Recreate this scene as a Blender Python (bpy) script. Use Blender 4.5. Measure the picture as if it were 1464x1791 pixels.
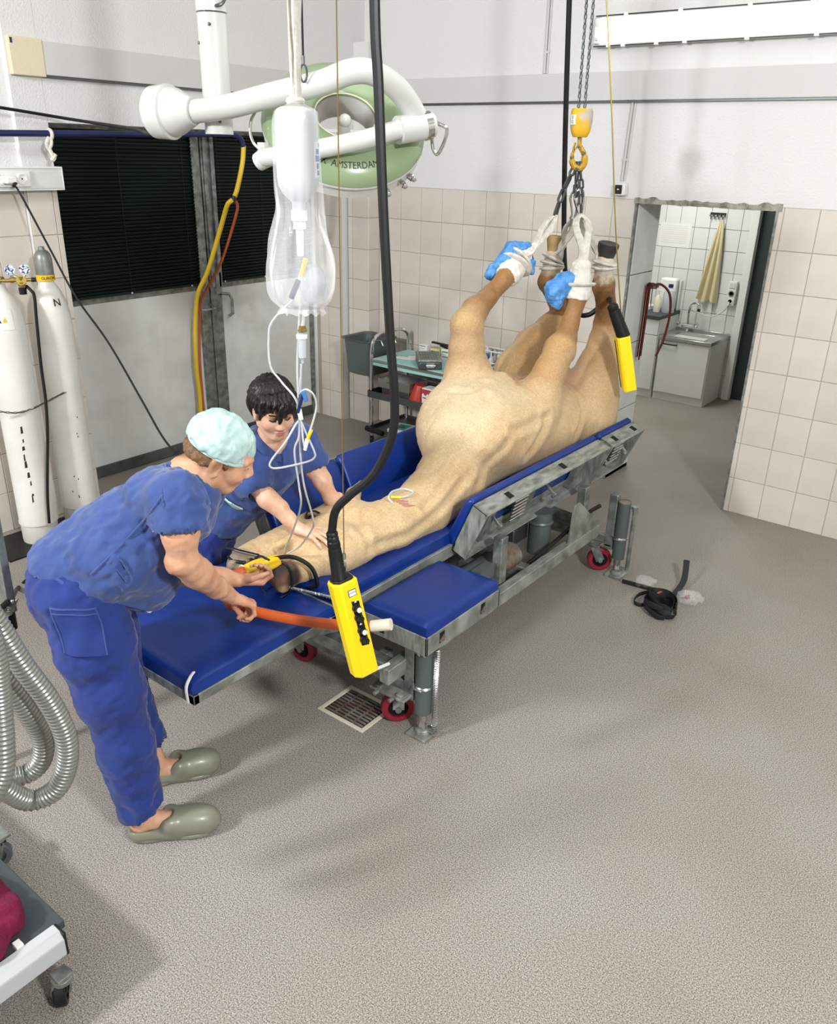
import bpy, bmesh, math, random
import numpy as np
from mathutils import Vector, Matrix
random.seed(7); np.random.seed(7)
for o in list(bpy.data.objects): bpy.data.objects.remove(o)
SC = bpy.context.scene; COL = SC.collection

# ------------------------------------------------------------------ camera
F_PX, YAW, PITCH, ROLL, CAM_H = 1439.827, -0.648843265, 0.411126326, -0.0258766474, 2.236
fw = Vector((math.sin(YAW)*math.cos(PITCH), math.cos(YAW)*math.cos(PITCH), -math.sin(PITCH)))
rt = Vector((math.cos(YAW), -math.sin(YAW), 0)); dn = fw.cross(rt)
rx = math.cos(ROLL)*rt + math.sin(ROLL)*dn
dy = -math.sin(ROLL)*rt + math.cos(ROLL)*dn
cam_d = bpy.data.cameras.new('camera'); cam = bpy.data.objects.new('camera', cam_d); COL.objects.link(cam)
cam.matrix_world = Matrix(((rx.x, -dy.x, -fw.x, 0), (rx.y, -dy.y, -fw.y, 0), (rx.z, -dy.z, -fw.z, CAM_H), (0, 0, 0, 1)))
cam_d.sensor_fit = 'HORIZONTAL'; cam_d.sensor_width = 36.0; cam_d.lens = F_PX*36.0/1464.0
cam_d.clip_start = 0.05; cam_d.clip_end = 60
SC.camera = cam

# ------------------------------------------------------------------ world, lamps, exposure
w = bpy.data.worlds.new('world'); SC.world = w; w.use_nodes = True
w.node_tree.nodes['Background'].inputs[0].default_value = (0.75, 0.8, 0.9, 1)
w.node_tree.nodes['Background'].inputs[1].default_value = 0.15
def area(name, loc, target, size, power, col=(1, 1, 1), size_y=None):
    d = bpy.data.lights.new(name, 'AREA'); d.energy = power; d.color = col; d.size = size
    if size_y: d.shape = 'RECTANGLE'; d.size_y = size_y
    o = bpy.data.objects.new(name, d); COL.objects.link(o); o.location = loc
    o.rotation_euler = (Vector(target)-Vector(loc)).to_track_quat('-Z', 'Y').to_euler()
    return o
area('flash_left', (-3.4, -2.3, 3.5), (-2.6, 3.2, 0.7), 0.45, 300, (0.945, 0.975, 1.0))
area('flash_right', (2.3, 0.2, 3.7), (-2.2, 3.4, 0.8), 0.45, 300, (0.945, 0.975, 1.0))
area('ceiling_fill', (-1.6, 2.6, 4.1), (-1.6, 2.6, 0), 1.2, 40, (0.98, 1.0, 0.98), 3.0)  # soft fill added overhead, stands for no visible fitting
area('kitchen_tube', (-3.0, 7.3, 2.45), (-3.0, 7.3, 0), 0.3, 40, (0.96, 1.0, 0.95), 1.2)
SC.view_settings.view_transform = 'Standard'; SC.view_settings.look = 'None'
SC.view_settings.gamma = 1.0; SC.view_settings.use_curve_mapping = False
SC.view_settings.exposure = -0.32

# ------------------------------------------------------------------ materials
def lin(h):
    if isinstance(h, str):
        h = h.lstrip('#'); c = [int(h[i:i+2], 16)/255 for i in (0, 2, 4)]
    else: c = list(h)
    return tuple((x/12.92 if x <= 0.04045 else ((x+0.055)/1.055)**2.4) for x in c) + (1.0,)
def mat(name, col, rough=0.5, metal=0.0, col2=None, nscale=5.0, nlo=0.4, nhi=0.65, bump=0.0, bscale=40.0, bdist=0.01,
        objvar=0.0, attr=None, spec=0.5, emit=0.0, trans=0.0, alpha=1.0, ior=1.45, sheen=0.0, coat=0.0, stretch=None, sss=0.0, detail=4.0, ridged=False):
    m = bpy.data.materials.new(name); m.use_nodes = True
    nt = m.node_tree; N = nt.nodes; L = nt.links; b = N['Principled BSDF']
    b.inputs['Base Color'].default_value = lin(col); b.inputs['Roughness'].default_value = rough
    b.inputs['Metallic'].default_value = metal; b.inputs['Specular IOR Level'].default_value = spec
    b.inputs['IOR'].default_value = ior
    if trans: b.inputs['Transmission Weight'].default_value = trans
    if alpha < 1: b.inputs['Alpha'].default_value = alpha
    if sheen: b.inputs['Sheen Weight'].default_value = sheen
    if coat: b.inputs['Coat Weight'].default_value = coat; b.inputs['Coat Roughness'].default_value = 0.15
    if sss:
        b.inputs['Subsurface Weight'].default_value = sss; b.inputs['Subsurface Radius'].default_value = (0.012, 0.005, 0.003)
        b.inputs['Subsurface Scale'].default_value = 0.6
    if emit:
        b.inputs['Emission Color'].default_value = lin(col); b.inputs['Emission Strength'].default_value = emit
    tc = N.new('ShaderNodeTexCoord')
    vec = tc.outputs['Object']
    if stretch:
        mp = N.new('ShaderNodeMapping'); mp.inputs['Scale'].default_value = stretch
        L.new(vec, mp.inputs['Vector']); vec = mp.outputs['Vector']
    base = None
    if attr:
        a = N.new('ShaderNodeAttribute'); a.attribute_name = attr; base = a.outputs['Color']
    if col2 is not None:
        n = N.new('ShaderNodeTexNoise'); n.inputs['Scale'].default_value = nscale; n.inputs['Detail'].default_value = detail
        L.new(vec, n.inputs['Vector'])
        r = N.new('ShaderNodeMapRange'); r.inputs[1].default_value = nlo; r.inputs[2].default_value = nhi
        L.new(n.outputs['Fac'], r.inputs[0])
        mx = N.new('ShaderNodeMix'); mx.data_type = 'RGBA'
        L.new(r.outputs[0], mx.inputs[0])
        if base is not None:
            mm = N.new('ShaderNodeMix'); mm.data_type = 'RGBA'; mm.blend_type = 'MULTIPLY'; mm.inputs[0].default_value = 1
            L.new(base, mm.inputs[6]); mm.inputs[7].default_value = lin(col2)
            L.new(base, mx.inputs[6]); L.new(mm.outputs[2], mx.inputs[7])
        else:
            mx.inputs[6].default_value = lin(col); mx.inputs[7].default_value = lin(col2)
        base = mx.outputs[2]
    if objvar:
        oi = N.new('ShaderNodeObjectInfo'); hs = N.new('ShaderNodeHueSaturation')
        mr = N.new('ShaderNodeMapRange'); mr.inputs[3].default_value = 1-objvar; mr.inputs[4].default_value = 1+objvar
        L.new(oi.outputs['Random'], mr.inputs[0]); L.new(mr.outputs[0], hs.inputs['Value'])
        if base is not None: L.new(base, hs.inputs['Color'])
        else: hs.inputs['Color'].default_value = lin(col)
        base = hs.outputs['Color']
    if base is not None:
        L.new(base, b.inputs['Base Color'])
        if emit: L.new(base, b.inputs['Emission Color'])
    if bump:
        n2 = N.new('ShaderNodeTexNoise'); n2.inputs['Scale'].default_value = bscale; n2.inputs['Detail'].default_value = 5
        if ridged: n2.noise_type = 'RIDGED_MULTIFRACTAL'; n2.inputs['Detail'].default_value = 3
        L.new(vec, n2.inputs['Vector'])
        bp = N.new('ShaderNodeBump'); bp.inputs['Strength'].default_value = bump; bp.inputs['Distance'].default_value = bdist
        L.new(n2.outputs['Fac'], bp.inputs['Height']); L.new(bp.outputs['Normal'], b.inputs['Normal'])
    return m
def floor_mat():
    m = mat('floor_resin', '#b0a79c', 0.62, spec=0.3)
    nt = m.node_tree; N = nt.nodes; L = nt.links; b = N['Principled BSDF']
    tc = N.new('ShaderNodeTexCoord')
    def noise(s, d=3):
        n = N.new('ShaderNodeTexNoise'); n.inputs['Scale'].default_value = s; n.inputs['Detail'].default_value = d
        L.new(tc.outputs['Object'], n.inputs['Vector']); return n
    def ramp(src, stops):
        r = N.new('ShaderNodeValToRGB'); L.new(src, r.inputs[0]); e = r.color_ramp.elements
        e[0].position, e[0].color = stops[0][0], lin(stops[0][1]); e[1].position, e[1].color = stops[-1][0], lin(stops[-1][1])
        for p, c in stops[1:-1]:
            q = e.new(p); q.color = lin(c)
        return r
    fine = ramp(noise(240, 2).outputs['Fac'], [(0.32, '#57534c'), (0.5, '#948e86'), (0.68, '#bdb8b0')])
    big = ramp(noise(1.3, 4).outputs['Fac'], [(0.3, '#ece9e4'), (0.7, '#ffffff')])
    spk = N.new('ShaderNodeTexVoronoi'); spk.inputs['Scale'].default_value = 14; L.new(tc.outputs['Object'], spk.inputs['Vector'])
    sr = N.new('ShaderNodeMapRange'); sr.inputs[1].default_value = 0.035; sr.inputs[2].default_value = 0.055; sr.inputs[3].default_value = 1; sr.inputs[4].default_value = 0
    L.new(spk.outputs['Distance'], sr.inputs[0])
    mu = N.new('ShaderNodeMix'); mu.data_type = 'RGBA'; mu.blend_type = 'MULTIPLY'; mu.inputs[0].default_value = 1
    L.new(fine.outputs[0], mu.inputs[6]); L.new(big.outputs[0], mu.inputs[7])
    m2 = N.new('ShaderNodeMix'); m2.data_type = 'RGBA'; m2.inputs[7].default_value = lin('#cdc6bb')
    gate = N.new('ShaderNodeMath'); gate.operation = 'MULTIPLY'
    g2 = ramp(noise(3.0, 2).outputs['Fac'], [(0.62, '#000000'), (0.66, '#909090')])
    L.new(sr.outputs[0], gate.inputs[0]); L.new(g2.outputs[0], gate.inputs[1])
    L.new(gate.outputs[0], m2.inputs[0]); L.new(mu.outputs[2], m2.inputs[6]); L.new(m2.outputs[2], b.inputs['Base Color'])
    bp = N.new('ShaderNodeBump'); bp.inputs['Strength'].default_value = 0.35; bp.inputs['Distance'].default_value = 0.004
    L.new(noise(260, 2).outputs['Fac'], bp.inputs['Height']); L.new(bp.outputs['Normal'], b.inputs['Normal'])
    return m
def worn(name, paint, metal_col, scale, lo, hi):
    m = mat(name, paint, 0.45, 0, col2=metal_col, nscale=scale, nlo=lo, nhi=hi, bump=0.2, bscale=60, bdist=0.003)
    return m
M = dict(
    plaster=mat('plaster', '#dad8d6', 0.85, bump=0.5, bscale=90, bdist=0.006, spec=0.2),
    band=mat('band_paint', '#cbc8c6', 0.8, bump=0.3, bscale=70, bdist=0.004, spec=0.2),
    beige=mat('beige_paint', '#d9cdb0', 0.8, bump=0.2, spec=0.2),
    rawcement=mat('raw_cement', '#a9a79b', 0.95, col2='#77766a', nscale=14, bump=1.0, bscale=35, bdist=0.02, spec=0.1),
    tile=mat('cream_tile', '#d2cac0', 0.22, col2='#c8beb1', nscale=3.5, nlo=0.35, nhi=0.75, objvar=0.03, spec=0.4),
    tile_w=mat('white_tile', '#d4d3d0', 0.2, objvar=0.02, spec=0.45),
    grout=mat('grout', '#a89d88', 0.9, spec=0.1),
    grout_g=mat('grey_grout', '#84837f', 0.9, spec=0.1),
    ceil=mat('ceiling_paint', '#d8d8d4', 0.9),
    floor=floor_mat(),
    galv=mat('galvanised_steel', '#9a9d98', 0.42, 0.55, col2='#70756f', nscale=22, nlo=0.35, nhi=0.65, bump=0.15, bscale=60, bdist=0.003),
    galvw=mat('weathered_galvanised', '#a3a69e', 0.5, 0.4, col2='#6c7068', nscale=9, nlo=0.35, nhi=0.7, stretch=(5, 1.2, 1.2), bump=0.2, bscale=50, bdist=0.003),
    steel=mat('stainless_steel', '#b9bab8', 0.25, 0.95),
    chrome=mat('chrome', '#d8d8d6', 0.08, 1.0),
    dksteel=mat('dark_steel', '#5e6262', 0.38, 0.7),
    grey=mat('grey_paint', '#59605f', 0.4, 0.2),
    ltgrey=mat('light_grey_panel', '#d9dad5', 0.6, col2='#cfd0cb', nscale=6, bump=0.25, bscale=160, bdist=0.002, spec=0.3),
    kick=mat('kick_plate', '#5c605d', 0.5, 0.3, col2='#4a4e4b', nscale=8),
    blind=mat('blind_slat', '#16211f', 0.42, spec=0.35),
    glass_dk=mat('night_glass', '#07090a', 0.08, spec=0.5),
    vinyl=mat('blue_vinyl', '#0c2f7c', 0.36, col2='#0a286c', nscale=9, nlo=0.3, nhi=0.8, bump=0.12, bscale=22, bdist=0.006, spec=0.45),
    navy=mat('navy_hose', '#182250', 0.45),
    rubber=mat('black_rubber', '#121313', 0.45, spec=0.4),
    black=mat('black_plastic', '#0e0f10', 0.4),
    yellow=mat('yellow_plastic', '#f2cf10', 0.38, bump=0.08, bscale=150, bdist=0.001),
    yhose=mat('yellow_hose', '#d9b62c', 0.5),
    ohose=mat('orange_hose', '#b5562a', 0.5),
    orange=mat('orange_tube', '#c95a22', 0.42, col2='#a9431c', nscale=6, coat=0.15),
    cream=mat('cream_plastic', '#d9d0bb', 0.55),
    lampw=mat('lamp_enamel', '#c6c6c1', 0.25, coat=0.3),
    lampg=mat('green_enamel', '#82936f', 0.28, coat=0.25),
    ink=mat('black_ink', '#1c201c', 0.6),
    cyl=mat('white_cylinder', '#d9d7d0', 0.42, col2='#cfccc2', nscale=4, bump=0.12, bscale=120, bdist=0.002),
    white=mat('white_plastic', '#e4e3df', 0.4),
    lam=mat('white_laminate', '#dcdcd8', 0.35),
    cloth_w=mat('white_cotton', '#dcd8cf', 0.9, col2='#c4beb2', nscale=30, bump=0.6, bscale=120, bdist=0.004, sheen=0.1),
    towel=mat('cream_towel', '#cdbf96', 0.95, bump=0.8, bscale=220, bdist=0.004, sheen=0.3),
    teal=mat('turquoise_drape', '#9cc6c1', 0.85, bump=0.3, bscale=80),
    scrub=mat('blue_scrubs', '#3b4f88', 0.9, col2='#30447b', nscale=14, nlo=0.3, nhi=0.7, bump=0.8, bscale=11, bdist=0.025, sheen=0.2, ridged=True),
    scrubp=mat('blue_trousers', '#20357c', 0.9, col2='#1a2c6c', nscale=10, nlo=0.3, nhi=0.7, bump=0.7, bscale=8, bdist=0.028, sheen=0.12, ridged=True),
    cap=mat('mint_cap', '#b7cec8', 0.85, col2='#a6c1bb', nscale=20, bump=0.8, bscale=14, bdist=0.016, ridged=True),
    skin=mat('skin', '#d0a184', 0.5, attr='Col', col2='#eed8cb', nscale=24, nlo=0.35, nhi=0.75, bump=0.12, bscale=120, bdist=0.002, sss=0.12),
    hair=mat('black_hair', '#0d0908', 0.42, col2='#22191a', nscale=60, stretch=(1, 1, 0.15)),
    horse=mat('horse_coat', '#c79a62', 0.62, attr='Col', col2='#e9e2d4', nscale=110, nlo=0.35, nhi=0.7, bump=0.45, bscale=120, bdist=0.004, sheen=0.1, stretch=(1, 1, 1)),
    clog=mat('grey_green_clog', '#7c7d6c', 0.35, bump=0.05, coat=0.1),
    bluefilm=mat('blue_overshoe', '#5b97d2', 0.5, col2='#3f7cbf', nscale=25, bump=0.7, bscale=60, bdist=0.01),
    gauze=mat('white_gauze', '#dedad0', 0.95, bump=0.5, bscale=150, bdist=0.003),
    hoof=mat('dark_hoof', '#2c2b29', 0.5, col2='#3f3d39', nscale=12),
    hoofp=mat('pale_hoof', '#b59669', 0.5, col2='#94774d', nscale=12),
    wheel=mat('maroon_tyre', '#8a1f33', 0.4),
    brass=mat('brass', '#a58b4a', 0.35, 0.85),
    gauge=mat('gauge_face', '#c9cfda', 0.3, col2='#2c3560', nscale=90, nlo=0.5, nhi=0.55),
    alu=mat('grey_cap_paint', '#8b8d87', 0.4, 0.4, col2='#6f716b', nscale=12),
    film=mat('clear_film', '#ffffff', 0.06, spec=0.8, alpha=0.26),
    film2=mat('thin_film', '#ffffff', 0.1, spec=0.6, alpha=0.13),
    bottle=mat('milky_bottle', '#cfd3d6', 0.3, trans=0.25, alpha=0.96),
    fluid=mat('saline_pouch', '#dfe6ee', 0.12, trans=0.7, ior=1.2, alpha=0.6),
    tubing=mat('clear_tubing', '#e3e6e6', 0.2, trans=0.35, alpha=0.85),
    lamp_on=mat('lit_diffuser', '#f4fff8', 0.4, emit=2.2),
    red=mat('red_plastic', '#a83424', 0.4),
    redstrap=mat('red_leather', '#5a1d18', 0.5),
    green=mat('green_cap', '#3f8a4a', 0.5),
    plum=mat('magenta_towel', '#76103a', 0.95, col2='#640c30', nscale=30, bump=0.7, bscale=160, bdist=0.006),
    darktop=mat('dark_rubber_top', '#3c4245', 0.6, bump=0.2, bscale=200, bdist=0.002),
    hoistblk=worn('worn_yellow_paint', '#d5a41f', '#a8a49a', 9, 0.52, 0.58),
    hookm=worn('worn_hook_paint', '#c79a2c', '#6a604a', 30, 0.5, 0.6),
    carton=mat('white_carton', '#dcdad3', 0.7),
    redprint=mat('red_print', '#a23240', 0.7),
    blueprint=mat('blue_print', '#3d6fae', 0.6),
    papergreen=mat('teal_print', '#4f9a8c', 0.7),
    strap=mat('black_webbing', '#1d1f22', 0.7, bump=0.5, bscale=200, bdist=0.002),
    dim=mat('doorway_dark', '#2c3534', 0.5),  # near-black colour for the unlit opening past the kitchen wall
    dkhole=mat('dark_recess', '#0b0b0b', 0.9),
    rust=mat('rusty_steel', '#6a5140', 0.7, 0.2, col2='#85807a', nscale=14),
    eye=mat('eye_white', '#d8d2ca', 0.2),
    iris=mat('dark_iris', '#1a120e', 0.1),
    flesh=mat('wound_pink', '#b08270', 0.5),
    cap_y=mat('yellow_label', '#e0b81a', 0.5),
    corr=mat('silver_corrugated', '#8d8e88', 0.32, 0.55),
)
# ------------------------------------------------------------------ geometry helpers
def V(*a): return np.array(a if len(a) > 1 else a[0], dtype=float)
def norm(v):
    v = np.array(v, float); n = np.linalg.norm(v); return v/n if n > 1e-12 else v
def frame(d, up=(0, 0, 1)):
    d = norm(d); up = np.array(up, float)
    if abs(np.dot(d, up)) > 0.98: up = np.array((1, 0, 0.0)) if abs(d[0]) < 0.9 else np.array((0, 1.0, 0))
    a = norm(np.cross(up, d)); return a, np.cross(d, a), d
def spline(P, n=8, closed=False):
    P = [np.array(p, float) for p in P]; out = []; m = len(P)
    segs = m if closed else m-1
    for i in range(segs):
        if closed: p0, p1, p2, p3 = P[(i-1) % m], P[i], P[(i+1) % m], P[(i+2) % m]
        else:
            p1, p2 = P[i], P[i+1]; p0 = P[i-1] if i else 2*p1-p2; p3 = P[i+2] if i+2 < m else 2*p2-p1
        for k in range(n):
            t = k/n
            out.append(0.5*((2*p1)+(p2-p0)*t+(2*p0-5*p1+4*p2-p3)*t*t+(3*p1-p0-3*p2+p3)*t**3))
    if not closed: out.append(P[-1])
    return out
class G:
    def __init__(s): s.v = []; s.f = []; s.R = None; s.T = None
    def xf(s, R=None, T=None): s.R = None if R is None else np.array(R, float); s.T = None if T is None else np.array(T, float); return s
    def add(s, v, f):
        v = np.asarray(v, float).reshape(-1, 3)
        if s.R is not None: v = v @ s.R.T
        if s.T is not None: v = v + s.T
        b = len(s.v); s.v.extend(v.tolist()); s.f.extend([tuple(b+i for i in q) for q in f]); return s
    def box(s, lo, hi):
        x0, y0, z0 = lo; x1, y1, z1 = hi
        return s.add([(x0, y0, z0), (x1, y0, z0), (x1, y1, z0), (x0, y1, z0), (x0, y0, z1), (x1, y0, z1), (x1, y1, z1), (x0, y1, z1)],
                     [(0, 3, 2, 1), (4, 5, 6, 7), (0, 1, 5, 4), (1, 2, 6, 5), (2, 3, 7, 6), (3, 0, 4, 7)])
    def bar(s, a, b, w, h, up=(0, 0, 1)):      # square bar from a to b, w sideways, h along up
        a, b = V(a), V(b); x, y, d = frame(b-a, up)
        c = [-w/2*x-h/2*y, w/2*x-h/2*y, w/2*x+h/2*y, -w/2*x+h/2*y]
        return s.add([a+q for q in c]+[b+q for q in c], [(3, 2, 1, 0), (4, 5, 6, 7), (0, 1, 5, 4), (1, 2, 6, 5), (2, 3, 7, 6), (3, 0, 4, 7)])
    def prism(s, poly, ext):                     # planar polygon (3-D points) extruded by ext
        n = len(poly); p = [V(q) for q in poly]; e = V(ext)
        return s.add(p+[q+e for q in p], [tuple(range(n))[::-1], tuple(range(n, 2*n))]+[(i, (i+1) % n, n+(i+1) % n, n+i) for i in range(n)])
    def cyl(s, a, b, r0, r1=None, n=16, cap=True):
        r1 = r0 if r1 is None else r1; a, b = V(a), V(b); x, y, d = frame(b-a)
        A = [a+r0*(math.cos(t)*x+math.sin(t)*y) for t in np.linspace(0, 2*math.pi, n, False)]
        B = [b+r1*(math.cos(t)*x+math.sin(t)*y) for t in np.linspace(0, 2*math.pi, n, False)]
        f = [(i, (i+1) % n, n+(i+1) % n, n+i) for i in range(n)]
        if cap: f += [tuple(range(n))[::-1], tuple(range(n, 2*n))]
        return s.add(A+B, f)
    def tube(s, path, r, n=8, closed=False, flat=None, up=(0, 0, 1)):
        P = [V(p) for p in path]; m = len(P); rs = r if hasattr(r, '__len__') else [r]*m
        T = []
        for i in range(m):
            a = P[(i-1) % m] if closed or i else P[i]; b = P[(i+1) % m] if closed or i < m-1 else P[i]
            T.append(norm(b-a))
        x, y, _ = frame(T[0], up); vs = []
        for i in range(m):
            x = norm(x-np.dot(x, T[i])*T[i]); y = np.cross(T[i], x)
            fx, fy = (1, 1) if flat is None else flat
            for k in range(n):
                t = 2*math.pi*k/n; vs.append(P[i]+rs[i]*(fx*math.cos(t)*x+fy*math.sin(t)*y))
        f = []
        for i in range(m if closed else m-1):
            j = (i+1) % m
            for k in range(n): f.append((i*n+k, i*n+(k+1) % n, j*n+(k+1) % n, j*n+k))
        if not closed: f += [tuple(range(n))[::-1], tuple(range((m-1)*n, m*n))]
        return s.add(vs, f)
    def lathe(s, prof, c, axis=(0, 0, 1), n=24, closed=False):   # prof: (radius, height)
        x, y, d = frame(axis); c = V(c); vs = []
        for r, h in prof:
            for k in range(n):
                t = 2*math.pi*k/n; vs.append(c+max(r, 1e-4)*(math.cos(t)*x+math.sin(t)*y)+h*d)
        m = len(prof); f = []
        for i in range(m if closed else m-1):
            j = (i+1) % m
            for k in range(n): f.append((i*n+k, i*n+(k+1) % n, j*n+(k+1) % n, j*n+k))
        if not closed: f += [tuple(range(n))[::-1], tuple(range((m-1)*n, m*n))]
        return s.add(vs, f)
    def ell(s, c, r, n=16, m=10, R=None):
        vs = []; c = V(c); R = np.eye(3) if R is None else np.array(R)
        for i in range(m+1):
            p = math.pi*i/m
            for k in range(n):
                t = 2*math.pi*k/n
                vs.append(c+R@(np.array((max(math.sin(p), 1e-3)*math.cos(t)*r[0], max(math.sin(p), 1e-3)*math.sin(t)*r[1], math.cos(p)*r[2]))))
        return s.add(vs, [(i*n+k, i*n+(k+1) % n, (i+1)*n+(k+1) % n, (i+1)*n+k)[::-1] for i in range(m) for k in range(n)])
    def sheet(s, fn, nu, nv, th=0.003):         # two-sided sheet fn(u,v) with thickness
        P = np.array([[fn(i/nu, j/nv) for j in range(nv+1)] for i in range(nu+1)], float)
        du = np.gradient(P, axis=0); dv = np.gradient(P, axis=1); nn = np.cross(du, dv); nn /= (np.linalg.norm(nn, axis=2, keepdims=True)+1e-12)
        A = (P+nn*th/2).reshape(-1, 3); B = (P-nn*th/2).reshape(-1, 3); k = len(A); W = nv+1; f = []
        for i in range(nu):
            for j in range(nv):
                a, b, c, d = i*W+j, (i+1)*W+j, (i+1)*W+j+1, i*W+j+1
                f.append((a, b, c, d)); f.append((k+d, k+c, k+b, k+a))
        for i in range(nu): f.append((i*W, k+i*W, k+(i+1)*W, (i+1)*W)); f.append(((i+1)*W+nv, k+(i+1)*W+nv, k+i*W+nv, i*W+nv))
        for j in range(nv): f.append((j+1, k+j+1, k+j, j)); f.append((nu*W+j, k+nu*W+j, k+nu*W+j+1, nu*W+j+1))
        return s.add(np.vstack([A, B]), f)
def mesh_of(name, v, f, m, smooth=True, ang=35, org=(0, 0, 0)):
    me = bpy.data.meshes.new(name); me.from_pydata((np.asarray(v, float)-np.array(org, float)).tolist(), [], f)
    bm = bmesh.new(); bm.from_mesh(me); bmesh.ops.recalc_face_normals(bm, faces=bm.faces); bm.to_mesh(me); bm.free()
    me.materials.append(m)
    if smooth:
        me.polygons.foreach_set('use_smooth', [True]*len(me.polygons))
        if ang < 180: me.set_sharp_from_angle(angle=math.radians(ang))
    me.update(); return me
def tag(o, label=None, cat=None, group=None, kind=None):
    if label: o['label'] = label
    if cat: o['category'] = cat
    if group: o['group'] = group
    if kind: o['kind'] = kind
    return o
def org_of(p):
    while p.parent is not None: p = p.parent
    return tuple(p.location)
def obj(name, g, m, parent=None, smooth=True, ang=35, bevel=0.0, seg=2, org=None, label=None, kind=None):
    """link geometry (world coordinates) as one object; a part sits in the frame of its thing"""
    if isinstance(m, str): m = M[m]
    o0 = org_of(parent) if parent is not None else (org if org is not None else (0, 0, 0))
    me = mesh_of(name, g.v, g.f, m, smooth, ang, o0)
    o = bpy.data.objects.new(name, me); COL.objects.link(o)
    if parent is not None: o.parent = parent
    else: o.location = o0
    if bevel:
        b = o.modifiers.new('bevel', 'BEVEL'); b.width = bevel; b.segments = seg; b.limit_method = 'ANGLE'; b.angle_limit = math.radians(40)
    if label: o['label'] = label
    if kind: o['kind'] = kind
    return o
def thing(name, loc, label, cat, group=None):
    o = bpy.data.objects.new(name, None); COL.objects.link(o); o.location = loc; o.empty_display_size = 0.05
    return tag(o, label, cat, group)
def inst(name, me, loc, parent=None, rot=None):
    o = bpy.data.objects.new(name, me); COL.objects.link(o)
    if parent is not None:
        o.parent = parent; q = org_of(parent); o.location = tuple(a-b for a, b in zip(loc, q))
    else: o.location = loc
    if rot is not None: o.rotation_euler = rot
    return o
def text_geo(s, size, place, th=0.0008, bold=0.0):
    """letters as a flat mesh; place(x, y) -> 3-D point"""
    c = bpy.data.curves.new('letters', 'FONT'); c.body = s; c.size = size; c.align_x = 'CENTER'; c.align_y = 'CENTER'; c.offset = bold
    o = bpy.data.objects.new('letters', c); COL.objects.link(o)
    dg = bpy.context.evaluated_depsgraph_get(); me = bpy.data.meshes.new_from_object(o.evaluated_get(dg))
    bm = bmesh.new(); bm.from_mesh(me); bmesh.ops.triangulate(bm, faces=bm.faces)
    for _ in range(1): bmesh.ops.subdivide_edges(bm, edges=[e for e in bm.edges if e.calc_length() > size*0.35], cuts=1)
    bmesh.ops.triangulate(bm, faces=bm.faces)
    bm.verts.ensure_lookup_table()
    g = G(); g.add([place(v.co.x, v.co.y) for v in bm.verts], [tuple(v.index for v in f.verts) for f in bm.faces])
    bm.free(); bpy.data.objects.remove(o); bpy.data.curves.remove(c); bpy.data.meshes.remove(me); return g
def chain(g, path, link=0.03, wire=0.004, width=0.016, n=8, m=10):
    """oval links along a poly-line, every second turned a quarter"""
    P = [V(p) for p in path]; L = [0]
    for a, b in zip(P, P[1:]): L.append(L[-1]+np.linalg.norm(b-a))
    tot = L[-1]; pitch = link-2*wire; cnt = max(1, int(round(tot/pitch)))
    def at(s):
        s = min(max(s, 0), tot)
        for i in range(len(P)-1):
            if s <= L[i+1] or i == len(P)-2: return P[i]+(P[i+1]-P[i])*((s-L[i])/max(L[i+1]-L[i], 1e-9))
    for i in range(cnt):
        a, b = at(i*tot/cnt), at((i+1)*tot/cnt); c = (a+b)/2; x, y, d = frame(b-a, (0.3, 0.2, 1))
        sd = x if i % 2 else y; h = link/2-wire; wv = width/2-wire; rr = wv; pts = []
        for t in np.linspace(0, 2*math.pi, m, False):
            q = np.array((math.cos(t)*wv, math.sin(t)*rr))
            pts.append(c+sd*q[0]+d*(q[1]+(h-rr)*(1 if math.sin(t) > 0 else -1)))
        g.tube(pts, wire, n=5, closed=True)
    return g

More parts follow.
